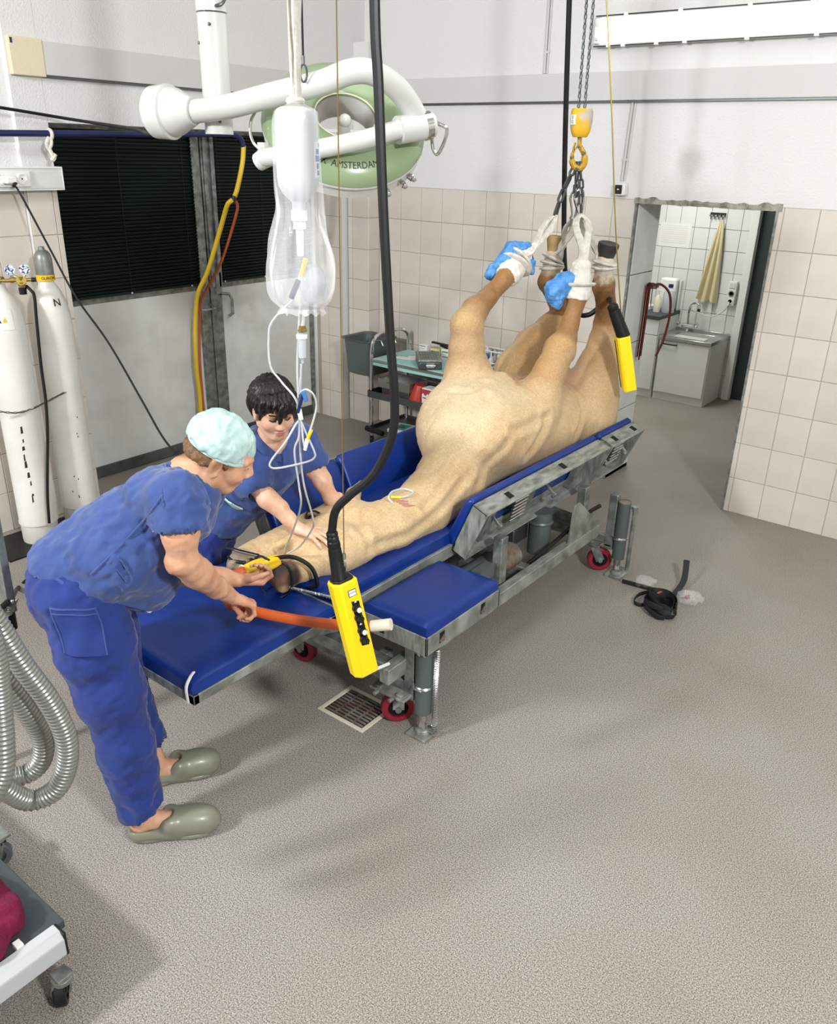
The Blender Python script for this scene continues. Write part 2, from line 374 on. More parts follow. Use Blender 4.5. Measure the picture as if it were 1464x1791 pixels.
# ------------------------------------------------------------------ implicit bodies: smooth unions meshed by surface nets
class Sdf:
    def __init__(s): s.p = []
    def cone(s, a, b, ra, rb=None, k=0.03, sub=False): s.p.append(('c', V(a), V(b), float(ra), float(ra if rb is None else rb), k, sub)); return s
    def chain(s, pts, rad, k=0.03):
        for i in range(len(pts)-1): s.cone(pts[i], pts[i+1], rad[i], rad[i+1], k)
        return s
    def ell(s, c, r, d=None, up=(0, 0, 1), k=0.03, sub=False):   # radii along (side, up', d)
        R = np.eye(3) if d is None else np.array(frame(d, up))
        s.p.append(('e', V(c), np.array(r, float), R, 0, k, sub)); return s
    def cut(s, p, n, k=0.0): s.p.append(('h', V(p), norm(n), 0, 0, k, True)); return s    # keep the side against n
    def one(s, q, X):
        if q[0] == 'c':
            a, b, ra, rb = q[1:5]; ba = b-a; l2 = ba@ba; pa = X-a
            t = np.clip((pa@ba)/max(l2, 1e-9), 0, 1)
            return np.sqrt(((pa-t[:, None]*ba)**2).sum(1))-(ra+(rb-ra)*t)
        if q[0] == 'e':
            y = (X-q[1])@q[3].T; r = q[2]; k0 = np.sqrt(((y/r)**2).sum(1)); k1 = np.sqrt(((y/r**2)**2).sum(1))
            return k0*(k0-1)/np.maximum(k1, 1e-9)
        return -((X-q[1])@q[2])
    def __call__(s, X):
        X = np.asarray(X, np.float32).astype(np.float64); d = None
        for q in s.p:
            e = s.one(q, X); k = q[5]
            if d is None: d = e; continue
            if q[6]:
                e = -e
                if k > 0: h = np.maximum(k-np.abs(d-e), 0)/k; d = np.maximum(d, e)+h*h*k/4
                else: d = np.maximum(d, e)
            else:
                if k > 0: h = np.maximum(k-np.abs(d-e), 0)/k; d = np.minimum(d, e)-h*h*k/4
                else: d = np.minimum(d, e)
        return d
    def bounds(s):
        lo = np.full(3, 1e9); hi = -lo
        for q in s.p:
            if q[6]: continue
            if q[0] == 'c':
                r = max(q[3], q[4]); lo = np.minimum(lo, np.minimum(q[1], q[2])-r); hi = np.maximum(hi, np.maximum(q[1], q[2])+r)
            else: r = q[2].max(); lo = np.minimum(lo, q[1]-r); hi = np.maximum(hi, q[1]+r)
        return lo-0.03, hi+0.03
def nets(fn, lo, hi, h, disp=None, relax=2):
    """surface nets of fn on a grid of cell h, evaluated only near the surface, then projected onto it"""
    c = 4; H = h*c
    n = np.ceil((hi-lo)/H).astype(int)+1
    gi = np.stack(np.meshgrid(*[np.arange(k) for k in n], indexing='ij'), -1).reshape(-1, 3)
    cen = lo+(gi+0.5)*H; d = fn(cen)
    near = np.abs(d) < H*1.35
    N = n*c+1
    val = np.repeat(np.repeat(np.repeat(d.reshape(n).astype(np.float32), c, 0), c, 1), c, 2)
    val = np.pad(val, ((0, 1), (0, 1), (0, 1)), mode='edge')
    mask = np.zeros(N, bool)
    off = np.stack(np.meshgrid(*[np.arange(c+1)]*3, indexing='ij'), -1).reshape(-1, 3)
    idx = (gi[near][:, None, :]*c+off[None]).reshape(-1, 3)
    mask[idx[:, 0], idx[:, 1], idx[:, 2]] = True
    I = np.argwhere(mask); X = lo+I*h; out = np.empty(len(X))
    for a in range(0, len(X), 400000): out[a:a+400000] = fn(X[a:a+400000])
    val[I[:, 0], I[:, 1], I[:, 2]] = out
    sg = val < 0
    cnt = sum(sg[i:N[0]-1+i, j:N[1]-1+j, k:N[2]-1+k].astype(np.int8) for i in (0, 1) for j in (0, 1) for k in (0, 1))
    cells = np.argwhere((cnt > 0) & (cnt < 8))
    cid = np.full(N-1, -1, np.int64); cid[cells[:, 0], cells[:, 1], cells[:, 2]] = np.arange(len(cells))
    cor = [(i, j, k) for i in (0, 1) for j in (0, 1) for k in (0, 1)]
    cv = np.stack([val[cells[:, 0]+a, cells[:, 1]+b, cells[:, 2]+e] for a, b, e in cor], 1)
    P = np.zeros((len(cells), 3)); W = np.zeros(len(cells))
    for p in range(8):
        for q in range(p+1, 8):
            if sum(abs(x-y) for x, y in zip(cor[p], cor[q])) != 1: continue
            a, b = cv[:, p], cv[:, q]; s = (a < 0) != (b < 0); t = np.where(s, a/np.where(s, a-b, 1), 0)
            pt = np.array(cor[p])+t[:, None]*(np.array(cor[q])-np.array(cor[p])); P += pt*s[:, None]; W += s
    Vt = lo+(cells+P/W[:, None])*h
    F = []
    for ax in range(3):
        o = [1, 1, 1]; o[ax] = 0; b, e = [i for i in range(3) if i != ax]
        sl0 = [slice(o[i], N[i]-1) for i in range(3)]; sl1 = list(sl0); sl1[ax] = slice(1, N[ax]); sl0[ax] = slice(0, N[ax]-1)
        s0, s1 = sg[tuple(sl0)], sg[tuple(sl1)]; E = np.argwhere(s0 != s1)
        flip = s0[E[:, 0], E[:, 1], E[:, 2]]; E = E+np.array(o)
        q = []
        for db, de in ((-1, -1), (0, -1), (0, 0), (-1, 0)):
            t = E.copy(); t[:, b] += db; t[:, e] += de; q.append(cid[t[:, 0], t[:, 1], t[:, 2]])
        q = np.stack(q, 1); ok = (q >= 0).all(1); q = q[ok]; fl = flip[ok]
        if ax == 1: fl = ~fl
        q[~fl] = q[~fl][:, ::-1]; F.append(q)
    F = np.vstack(F)
    def grad(Y, e=0.0015):
        return np.stack([(fn(Y+np.eye(3)[i]*e)-fn(Y-np.eye(3)[i]*e))/(2*e) for i in range(3)], 1)
    for _ in range(relax):
        g = grad(Vt); dd = fn(Vt); Vt = Vt-np.clip(dd, -h, h)[:, None]*g/np.maximum((g**2).sum(1), 0.2)[:, None]
    g = grad(Vt); nrm = g/np.maximum(np.linalg.norm(g, axis=1, keepdims=True), 1e-6)
    if disp is not None: Vt = Vt+nrm*disp(Vt, nrm)[:, None]
    return Vt, F, nrm
def sdf_obj(name, s, m, h, parent=None, color=None, disp=None, org=None, fn=None, smooth_it=0):
    f = fn or s; lo, hi = s.bounds()
    Vt, F, nr = nets(f, lo, hi, h, disp)
    o0 = org_of(parent) if parent is not None else (org if org is not None else (0, 0, 0))
    me = bpy.data.meshes.new(name); me.vertices.add(len(Vt)); me.vertices.foreach_set('co', (Vt-np.array(o0)).astype(np.float32).ravel())
    me.loops.add(F.size); me.loops.foreach_set('vertex_index', F.ravel().astype(np.int32))
    me.polygons.add(len(F)); me.polygons.foreach_set('loop_start', np.arange(0, F.size, 4, dtype=np.int32))
    me.update(calc_edges=True); me.validate()
    me.polygons.foreach_set('use_smooth', [True]*len(me.polygons))
    me.materials.append(M[m] if isinstance(m, str) else m)
    if color is not None:
        ca = me.color_attributes.new('Col', 'FLOAT_COLOR', 'POINT'); c = color(Vt, nr)
        ca.data.foreach_set('color', np.hstack([c, np.ones((len(c), 1))]).astype(np.float32).ravel())
    o = bpy.data.objects.new(name, me); COL.objects.link(o)
    if parent is not None: o.parent = parent
    else: o.location = o0
    return o
def fbm(X, s, seed=0, oct=3):
    """cheap smooth pseudo-noise from rotated sines, about -1..1"""
    rs = np.random.RandomState(seed); out = 0; a = 1; tot = 0
    for o in range(oct):
        for _ in range(3):
            d = rs.normal(size=3); d /= np.linalg.norm(d); ph = rs.rand()*6.28
            w = X@d*s*(0.8+0.5*rs.rand()); d2 = rs.normal(size=3); d2 /= np.linalg.norm(d2)
            out = out+a*np.sin(w*6.28+ph+1.5*np.sin(X@d2*s*4+ph*2)); tot += a
        a *= 0.5; s *= 2.1
    return out/tot*1.6
def ss(a, b, x): t = np.clip((x-a)/(b-a), 0, 1); return t*t*(3-2*t)
# ================================================================== ROOM
YB, XL, ZT, ZC = 5.508, -4.82, 1.988, 4.3
DX0, DX1 = -2.418, -1.52          # doorway in the back wall
def struct(name, g, m, parent=None, **k):
    o = obj(name, g, m, parent, **k); o['kind'] = 'structure'; return o
struct('floor', G().box((-5.6, -3.2, -0.2), (3.2, 9.4, 0)), 'floor', smooth=False)
struct('ceiling', G().box((-5.7, -3.3, ZC), (3.3, 9.5, ZC+0.2)), 'ceil', smooth=False)
g = G(); T = 0.008
g.box((-5.6, YB, ZT), (3.2, YB+0.4, ZC)).box((-5.6, YB+T, 0), (DX0, YB+0.4, ZT)).box((DX1, YB+T, 0), (3.2, YB+0.4, ZT))
wall_back = struct('wall_back', g, M['plaster'], smooth=False)
# the body of the tiled lower part shows as grout between the tiles
g = G().box((-4.66, YB+0.003, 0), (DX0+0.001, YB+T+0.001, ZT)).box((DX1-0.001, YB+0.003, 0), (3.1, YB+T+0.001, ZT))
obj('grout_bed', g, 'grout', wall_back, smooth=False, kind='structure')
def tile_mesh(name, w, h, t, m, bev=0.0018):
    g = G().box((-w/2, -t, -h/2), (w/2, 0, h/2)); bm = bmesh.new()
    me = mesh_of(name, g.v, g.f, M[m], False)
    bm.from_mesh(me); bmesh.ops.bevel(bm, geom=[e for e in bm.edges if all(v.co.y < -t/2 for v in e.verts)], offset=bev, segments=1, affect='EDGES')
    bm.to_mesh(me); bm.free(); return me
GAP, TH = 0.004, 0.2485
TM = {}
def tiles(parent, x0, x1, joints, rows, place, m, gap=GAP, rot=None, t=T):
    xs = [x0]+[j for j in sorted(joints) if x0+0.012 < j < x1-0.012]+[x1]
    for a, b in zip(xs, xs[1:]):
        for z0, z1 in rows:
            key = (round(b-a-gap, 3), round(z1-z0-gap, 3), m, t)
            if key not in TM: TM[key] = tile_mesh('tile', key[0], key[1], t, m)
            inst('tile', TM[key], place((a+b)/2, (z0+z1)/2), parent, (random.uniform(-.002, .002), random.uniform(-.0015, .0015), rot or 0))
rows = [(k*TH, (k+1)*TH) for k in range(8)]
tiles(wall_back, -4.66, DX0, [-4.23+.2045*k for k in range(-3, 12)], rows, lambda x, z: (x, YB+T, z), 'tile')
tiles(wall_back, DX1, 1.0, [-1.4766+.2041*k for k in range(0, 14)], rows, lambda x, z: (x, YB+T, z), 'tile')
# pilaster at the left end of the back wall and the tiled jamb of the big door
pil = struct('wall_pilaster', G().box((-4.885, 5.378, 0), (-4.668, 5.52, 3.0)), 'plaster', smooth=False)
obj('grout_bed', G().box((-4.887, 5.374, 0), (-4.666, 5.378, ZT)).box((-4.668, 5.375, 0), (-4.664, 5.508, ZT)), 'grout', pil, smooth=False, kind='structure')
tiles(pil, -4.888, -4.664, [-4.838], rows, lambda x, z: (x, 5.378, z), 'tile')
tiles(pil, 5.372, 5.508, [], rows, lambda y, z: (-4.668, y, z), 'tile', rot=math.pi/2)
# left wall: pier, lintel over the big door, jamb
g = G().box((-5.6, -3.2, 0), (XL-0.04, 2.6, ZC)).box((-5.6, 2.6, 0), (XL-.06, 2.787, ZC)).box((-5.6, 2.787, 2.345), (XL, YB, ZC)).box((-5.6, 5.302, 0), (-4.9, YB+.2, 2.4))
wall_left = struct('wall_left', g, 'plaster', smooth=False)
struct('wall_pier', G().box((XL-.08, 2.599, 0), (XL-T, 2.788, 1.99)).box((XL-.08, 2.599, 1.99), (XL, 2.788, ZC)), 'plaster', smooth=False)
obj('grout_bed', G().box((XL-T-.001, 2.6, 0), (XL-.004, 2.785, 1.99)).box((XL-.05, 1.0, 0), (XL-.036, 2.598, 1.99)).box((-5.2, 5.298, 0), (-4.9, 5.303, 2.0)), 'grout', wall_left, smooth=False, kind='structure')
rl = [(max(0.0, 1.742-TH*k-TH), 1.742-TH*k) for k in range(0, 7)]+[(1.742, 1.99)]
rl = [r for r in rl if r[1]-r[0] > .02]
tiles(wall_left, 2.6, 2.787, [2.752], rl, lambda y, z: (XL-T, y, z), 'tile', rot=math.pi/2)
tiles(wall_left, 1.4, 2.598, [2.598-.2*k for k in range(8)], rl, lambda y, z: (XL-.042, y, z), 'tile', rot=math.pi/2)
tiles(wall_left, -5.16, -4.9, [-5.06], rows, lambda x, z: (x, 5.304, z), 'tile')
# painted beam along both walls, with its beige end piece on the pier
g = G().box((XL, 2.80, 2.583), (XL+.035, YB, 2.748)).box((XL, YB-.035, 2.578), (3.2, YB, 2.745))
struct('trim_1', g, 'band', smooth=False, bevel=.004)
g = G().box((XL, 2.80, 2.571), (XL+.022, YB, 2.583)).box((XL+.02, YB-.022, 2.566), (3.2, YB, 2.578))  # dark strip standing in for the shadow line beneath the beam
struct('beam_shadow', g, 'dksteel', smooth=False)
bp = struct('trim_3', G().box((XL, 2.607, 2.572), (XL+.037, 2.799, 2.757)), 'beige', smooth=False, bevel=.004)
obj('dark_mark', G().box((XL+.0365, 2.616, 2.722), (XL+.039, 2.628, 2.748)), 'navy', bp)
struct('wall_right', G().box((3.2, -3.2, 0), (3.4, 9.4, ZC)), 'plaster', smooth=False)
struct('wall_front', G().box((-5.6, -3.4, 0), (3.4, -3.2, ZC)), 'plaster', smooth=False)
# doorway: rough cement edge, metal angle, lined reveal
g = G(); xs = np.linspace(DX0-.02, DX1+.03, 34); pts = []
rn = np.random.RandomState(3)
top = [ZT+.004+.020*rn.rand()**2 for _ in xs]; bot = [ZT-.022-.006*rn.rand() for _ in xs]
for i in range(33):
    g.add([(xs[i], YB-.004-.004*rn.rand(), bot[i]), (xs[i+1], YB-.006, bot[i+1]), (xs[i+1], YB-.005, top[i+1]), (xs[i], YB-.007, top[i]),
           (xs[i], YB+.4, bot[i]), (xs[i+1], YB+.4, bot[i+1]), (xs[i+1], YB+.4, top[i+1]), (xs[i], YB+.4, top[i])],
          [(0, 1, 2, 3), (7, 6, 5, 4), (0, 4, 5, 1), (3, 2, 6, 7), (0, 3, 7, 4), (1, 5, 6, 2)])
struct('trim_4', g, 'rawcement', smooth=False)
g = G().box((DX1-.002, YB-.006, 0), (DX1+.012, YB+.4, ZT)).box((DX0-.012, YB-.006, 0), (DX0+.002, YB+.02, ZT))
struct('trim_5', g, 'galv', smooth=False)
rev = struct('trim_6', G().box((DX0-.01, YB+.02, 0), (DX0, YB+.4, ZT)), 'ltgrey', smooth=False)
for k in range(4):
    gg = G().box((DX0-.001, YB+.022, .03+k*.49), (DX0+.006, YB+.395, .03+(k+1)*.49-.005)); obj('panel', gg, 'ltgrey', rev, bevel=.002)
obj('cable', G().tube(spline([(DX0+.02, YB+.25, .42), (DX0+.03, YB+.22, .33), (DX0+.05, YB+.16, .2), (DX0+.04, YB+.1, .12)], 6), .007), 'rubber', rev)

# ------------------------------------------------------------------ the big door in the left wall
XD = -5.24
def leaf(n, y0, y1, label):
    d = struct('door_%d' % n, G().box((XD-.05, y0, .0), (XD, y0+.055, 2.42)).box((XD-.05, y1-.055, 0), (XD, y1, 2.42)).box((XD-.05, y0, 2.36), (XD, y1, 2.42)).box((XD-.05, y0, 1.235), (XD-.004, y1, 1.28)), 'galv', bevel=.003)
    tag(d, label)
    obj('kick_plate', G().box((XD-.045, y0+.05, .005), (XD+.006, y1-.05, .085)), 'kick', d, bevel=.002)
    obj('panel', G().box((XD-.045, y0+.05, .085), (XD-.006, y1-.05, 1.262)), 'ltgrey', d, bevel=.002)
    obj('pane', G().box((XD-.04, y0+.05, 1.27), (XD-.03, y1-.05, 2.37)), 'glass_dk', d)
    obj('headrail', G().box((XD-.01, y0+.03, 2.325), (XD+.03, y1-.03, 2.365)), 'galv', d, bevel=.003)
    sm = None; a = math.radians(62); s0, s1 = y0+.035, y1-.035
    for k in range(44):
        z = 1.302+k*.0235
        if sm is None:
            g = G(); P = []
            for i in range(5):
                t = (i-2)/2; P.append((t*.0125*math.cos(a)+.002*(1-t*t), t*.0125*math.sin(a)))
            v = [(p[0], y, p[1]) for y in (s0, s1) for p in P]; v += [(p[0]-.0012, y, p[1]) for y in (s0, s1) for p in P]
            f = [(i, i+1, i+6, i+5) for i in range(4)]+[(10+i+1, 10+i, 10+i+5, 10+i+6) for i in range(4)]+[(0, 5, 15, 10), (4, 14, 19, 9)]
            g.add(v, f); sm = mesh_of('slat', g.v, g.f, M['blind'])
        inst('slat', sm, (XD+.014, 0, z), d)
    obj('bottom_rail', G().box((XD+.004, s0, 1.277), (XD+.024, s1, 1.293)), 'blind', d, bevel=.002)
    for yy in np.linspace(s0+.12, s1-.12, 3):
        obj('ladder_cord', G().box((XD+.0255, yy-.002, 1.28), (XD+.0265, yy+.002, 2.33)), 'black', d)
        obj('cord_button', G().ell((XD+.026, yy, 1.283), (.007, .007, .007), 8, 6), 'white', d)
    return d
d1 = leaf(1, 2.795, 4.145, 'grey lower panel door leaf with closed dark blind next to the gas cylinders')
d2 = leaf(2, 4.152, 5.298, 'grey lower panel door leaf with closed dark blind behind the crouching woman')
g = G()                                       # saw-edged mounting strip beside the first blind
zz = np.linspace(1.22, 2.33, 48)
for i in range(47): g.prism([(XD+.03, 4.062, zz[i]), (XD+.03, 4.135, zz[i]), (XD+.03, 4.135, zz[i+1]), (XD+.03, 4.072, zz[i+1])], (.006, 0, 0))
obj('guide_strip', g, 'galv', d1, smooth=False)
obj('stile', G().box((XD-.01, 4.06, 0), (XD+.03, 4.143, 1.23)), 'galv', d1, bevel=.003)
obj('stile', G().box((XD-.01, 4.155, 0), (XD+.03, 4.262, 2.36)).box((XD+.03, 4.17, 1.25), (XD+.042, 4.2, 2.33)).box((XD+.03, 4.23, 1.25), (XD+.05, 4.262, 2.33)), 'galv', d2, bevel=.003)
obj('latch', G().box((XD+.03, 4.2, 1.2), (XD+.05, 4.25, 1.36)).tube([(XD+.04, 4.25, 1.2), (XD+.06, 4.31, 1.19), (XD+.07, 4.325, 1.15), (XD+.07, 4.325, 1.04), (XD+.05, 4.3, 1.02)], .012, 8), 'galv', d2)

# ------------------------------------------------------------------ room behind the doorway
KY, KX0, KX1 = 8.43, -3.62, -2.5
wk = struct('wall_kitchen', G().box((-5.2, KY+T, 0), (KX1, KY+.2, 2.6)), 'grout_g', smooth=False)
tiles(wk, KX0, KX1-.03, [-2.62-.152*k for k in range(10)], [(max(0, .03+.2*k-.2), .03+.2*k) for k in range(0, 12)], lambda x, z: (x, KY+T, z), 'tile_w', t=.007)
struct('wall_kitchen_side', G().box((-5.2, YB+.4, 0), (KX0, KY+.2, 2.6)), 'plaster', smooth=False)
struct('wall_kitchen_right', G().box((-1.2, YB+.4, 0), (-1.0, 9.4, 2.6)), 'plaster', smooth=False)
struct('ceiling_kitchen', G().box((-5.2, YB+.4, 2.6), (-1.0, 9.4, 2.7)), 'ceil', smooth=False)
struct('trim_7', G().box((KX1-.03, KY-.03, 0), (KX1+.04, KY+.22, 2.6)), 'lam', smooth=False, bevel=.003)
d3 = struct('door_3', G().box((KX1+.04, KY+.05, .01), (-1.2, KY+.1, 2.6)), 'dim', smooth=False)  # dark sheet in place of an opening into an unlit room
obj('panel', G().box((KX1+.16, KY+.035, .1), (-1.35, KY+.05, 2.4)), 'dim', d3, bevel=.004)  # belongs to the same dark stand-in for the opening
# ================================================================== OPERATING TABLE
tb = thing('operating_table', (-2.25, 3.0, 0), 'galvanised steel horse operating table with dark blue vinyl pads under the horse', 'operating table')
def pad(g, lo, hi, crown=.012, r=.02, n=10):
    """upholstered slab: rounded rim, slightly domed top"""
    x0, y0, z0 = lo; x1, y1, z1 = hi
    us = np.concatenate([[0, .012, .035], np.linspace(.09, .91, n), [.965, .988, 1]])
    P = []
    for u in us:
        for v in us:
            e = min(u*(x1-x0), (1-u)*(x1-x0), v*(y1-y0), (1-v)*(y1-y0)); q = min(e/r, 1)
            z = z1-r+r*math.sqrt(max(0, 1-(1-q)**2))+crown*(math.sin(math.pi*u)*math.sin(math.pi*v))**.5-crown*.5
            P.append((x0+(x1-x0)*u, y0+(y1-y0)*v, z))
    k = len(us); f = [(i*k+j, (i+1)*k+j, (i+1)*k+j+1, i*k+j+1) for i in range(k-1) for j in range(k-1)]
    b = [(x, y, z0) for x, y, z in P]; f += [tuple(a+k*k for a in q[::-1]) for q in f]
    rim = [i*k for i in range(k)]+[(k-1)*k+j for j in range(1, k)]+[i*k+k-1 for i in range(k-2, -1, -1)]+[j for j in range(k-2, 0, -1)]
    f += [(rim[i], rim[(i+1) % len(rim)], rim[(i+1) % len(rim)]+k*k, rim[i]+k*k) for i in range(len(rim))]
    return g.add(P+b, f)
XN, XF = -1.975, -2.62            # near and far side of the bed
# --- base
for x in (-1.76, -2.78):
    obj('base_rail', G().bar((x, 2.12, .315), (x, 3.98, .315), .05, .07), 'galvw', tb, bevel=.004)
for y in (2.2, 2.62, 3.3, 3.92):
    obj('cross_beam', G().bar((-1.76, y, .30), (-2.78, y, .30), .06, .06), 'galv', tb, bevel=.004)
for x in (-1.752, -2.788):
    g = G().prism([(x-.006, 3.62, .28), (x-.006, 4.0, .28), (x-.006, 4.0, .36), (x-.006, 3.9, .42), (x-.006, 3.72, .56), (x-.006, 3.66, .56)], (.012, 0, 0))
    obj('gusset', g, 'galvw', tb, bevel=.002)
obj('motor', G().cyl((-1.9, 2.78, .37), (-1.9, 3.12, .37), .075, n=24).cyl((-1.9, 2.72, .37), (-1.9, 2.79, .37), .06, n=24).box((-1.85, 2.86, .41), (-1.8, 2.98, .47)), 'grey', tb)
obj('motor_cover', G().cyl((-1.9, 3.125, .37), (-1.9, 3.3, .37), .065, n=24), 'rust', tb)
obj('lift_column', G().cyl((-1.9, 3.58, .28), (-1.9, 3.58, .52), .06, n=24).lathe([(.064, 0), (.07, .01), (.064, .02)], (-1.9, 3.58, .45)), 'grey', tb)
for y in (2.6, 3.9): obj('lift_column', G().cyl((-2.3, y, .28), (-2.3, y, .5), .06, n=20), 'grey', tb)
obj('hydraulic_hose', G().tube(spline([(-1.86, 2.62, .34), (-1.83, 2.9, .3), (-1.84, 3.2, .29), (-1.8, 3.5, .36), (-1.78, 3.85, .43), (-1.75, 3.98, .46)], 8), .011).tube(spline([(-1.82, 2.95, .28), (-1.8, 3.02, .36), (-1.84, 3.12, .45)], 6), .012), 'rubber', tb)
obj('hydraulic_pump', G().box((-2.25, 2.95, .33), (-2.05, 3.35, .45)).box((-2.15, 3.45, .33), (-1.98, 3.6, .42)), 'dksteel', tb, bevel=.008)
# --- casters
def caster(parent, x, y, r, wdt, ax, trail, m='wheel', hub='dkhole', ps=.05):
    """fork with a wheel; ax is the axle direction, trail the offset from the swivel"""
    ax = norm(ax); c = V(x, y, r); up = V(0, 0, 1)
    sw = c-V(trail)
    fk = G(); 
    for s in (-1, 1):
        o = ax*s*(wdt/2+.004+.05*r)
        a, b = c+o, V(sw[0], sw[1], 2*r+.022)+o
        fk.bar(a, b, r*.7, .006, ax).cyl(c+o*.95, c+o*1.25, r*.2, n=10)
    fk.cyl((sw[0], sw[1], 2*r+.016), (sw[0], sw[1], 2*r+.032), wdt*.85, n=18)
    fk.box((sw[0]-ps, sw[1]-ps, 2*r+.032), (sw[0]+ps, sw[1]+ps, 2*r+.042))
    q = obj('caster_fork', fk, 'galv', parent, bevel=.001)
    wl = G().lathe([(r*.62, -wdt*.5), (r*.9, -wdt*.5), (r, -wdt*.36), (r, wdt*.36), (r*.9, wdt*.5), (r*.62, wdt*.5)], c, ax, 32, closed=True)
    ww = obj('wheel', wl, m, q)
    obj('hub', G().lathe([(.012, -wdt*.5), (r*.3, -wdt*.45), (r*.62, -wdt*.25), (r*.62, wdt*.25), (r*.3, wdt*.45), (.012, wdt*.5)], c, ax, 24), hub, q)
    return q
for x, y, ax in ((-1.80, 2.262, (.7, -.7, 0)), (-1.775, 4.115, (.6, -.8, 0)), (-2.43, 2.33, (.1, -1, 0)), (-2.76, 4.1, (1, 0, 0))):
    caster(tb, x, y, .071, .042, ax, (.02, -.03, 0) if y < 3 else (.03, .03, 0))
for x0, x1, y in ((-1.88, -1.70, 2.232), (-1.86, -1.70, 4.145)):
    obj('caster_plate', G().box((x0, y-.06, .178), (x1, y+.06, .19)).box((x0+.02, y-.05, .19), (x0+.05, y-.03, .2)).box((x1-.05, y-.05, .19), (x1-.02, y-.03, .2)).cyl((x0+.05, y-.065, .187), (x0+.05, y-.09, .187), .009, n=8).cyl((x1-.05, y-.065, .187), (x1-.05, y-.09, .187), .009, n=8), 'galvw' if y < 3 else 'rust', tb, bevel=.002)
# --- outrigger frames and hydraulic legs
for y, sgn in ((2.255, -1), (4.11, 1)):
    x = -1.66
    g = G().bar((x-.06, y, .16), (x-.06, y, .5), .05, .05).bar((-2.5, y, .215), (x-.04, y, .215), .045, .05).bar((x-.2, y, .215), (x-.2, y, .33), .045, .045)
    obj('outrigger_bracket', g, 'galv', tb, bevel=.004)
    g = G().cyl((x, y, .115), (x, y, .462), .036, n=24)
    lg = obj('hydraulic_leg', g, 'grey', tb)
    obj('collar', G().lathe([(.037, -.007), (.043, 0), (.037, .007)], (x, y, .245)).tube([(x-.05, y, .275), (x-.05, y-.01, .25), (x-.02, y-.04, .242), (x+.02, y-.04, .242)], .006), 'steel', lg)
    obj('piston', G().cyl((x, y, .03), (x, y, .12), .019, n=16).cyl((x, y, .05), (x, y, .075), .027, .019, n=6), 'steel', lg)
    obj('foot_plate', G().box((x-.05, y-.05, 0), (x+.05, y+.05, .014)).lathe([(.034, .014), (.03, .03), (.022, .034)], (x, y, 0)), 'galvw', lg, bevel=.002)
    if sgn < 0:
        sp = [(x+.052+.011*math.cos(t), y+.012+.011*math.sin(t), .05+.38*t/(2*math.pi*46)) for t in np.linspace(0, 2*math.pi*46, 46*8)]
        obj('return_spring', G().tube(sp, .0028, 5).cyl((x+.052, y+.012, .03), (x+.052, y+.012, .43), .006, n=6).cyl((x+.052, y+.012, .012), (x+.052, y+.012, .03), .012, n=8), 'steel', lg)
        obj('bracket', G().bar((x+.01, y, .03), (x+.06, y+.012, .03), .02, .012), 'galv', lg)
    else:
        obj('guide_rod', G().cyl((x+.06, y+.01, .05), (x+.06, y+.01, .425), .012, n=10).cyl((x+.06, y+.01, .42), (x+.06, y+.01, .45), .017, n=8).bar((x, y, .44), (x+.06, y+.01, .44), .012, .018).bar((x, y, .06), (x+.06, y+.01, .06), .012, .018), 'galv', lg)
        obj('end_cap', G().lathe([(.036, 0), (.036, .006), (.02, .014), (.0, .014)], (x, y, .462)), 'rust', lg)
obj('valve', G().cyl((-1.74, 2.245, .42), (-1.63, 2.22, .42), .012, n=10).cyl((-1.68, 2.23, .42), (-1.655, 2.222, .42), .018, n=6), 'steel', tb)
obj('valve_knob', G().ell((-1.76, 2.05, .40), (.02, .02, .012), 10, 6).cyl((-1.76, 2.05, .38), (-1.76, 2.15, .36), .007, n=8), 'white', tb)
# --- main bed, head bed
fr = obj('main_bed_frame', G().box((XN-.035, 2.1, .495), (XN+.003, 4.6, .558)).box((XF, 2.1, .495), (XF+.04, 4.6, .558)).box((XF, 2.09, .495), (XN, 2.13, .558)).box((XF, 4.56, .495), (XN, 4.6, .558)).box((XF, 3.0, .50), (XN, 3.05, .54)).box((XF, 3.7, .50), (XN, 3.75, .54)), 'galvw', tb, bevel=.003)
obj('main_pad', pad(G(), (XF+.005, 2.1, .545), (XN-.012, 4.6, .618), .008, .025), 'vinyl', tb)
g = G().box((XN-.035, 1.375, .498), (XN, 2.085, .535)).box((XF, 1.375, .498), (XF+.03, 2.085, .535)).box((XF, 1.375, .498), (XN, 1.4, .535)).box((XF, 2.05, .498), (XN, 2.085, .535))
hf = obj('head_frame', g, 'galvw', tb, bevel=.003)
obj('head_pad', pad(G(), (XF+.003, 1.378, .515), (XN-.006, 2.075, .588), .012, .03), 'vinyl', tb)
obj('pad_strap', G().tube(spline([(XN-.03, 1.372, .5), (XN-.03, 1.37, .56), (XN-.035, 1.392, .588), (XN-.05, 1.42, .59)], 6), .004, 6, flat=(1, 1.8)), 'white', hf)
obj('support_leg', G().bar((XN-.03, 1.86, .5), (XN-.04, 1.9, .46), .03, .02).cyl((XN-.03, 1.62, .487), (XN-.03, 1.86, .475), .012, n=10), 'galv', tb)
for x in (XF+.1, XN-.15): obj('head_hinge', G().bar((x, 2.06, .505), (x, 2.12, .505), .05, .02), 'galv', tb)
obj('hinge_rail', G().box((XF+.06, 2.078, .46), (XN-.06, 2.1, .545)), 'dksteel', tb, bevel=.004)
obj('head_support', G().bar((XF+.12, 1.5, .48), (XF+.12, 2.3, .31), .04, .03).bar((XN-.15, 1.75, .48), (XN-.15, 2.3, .33), .04, .03), 'galv', tb, bevel=.003)
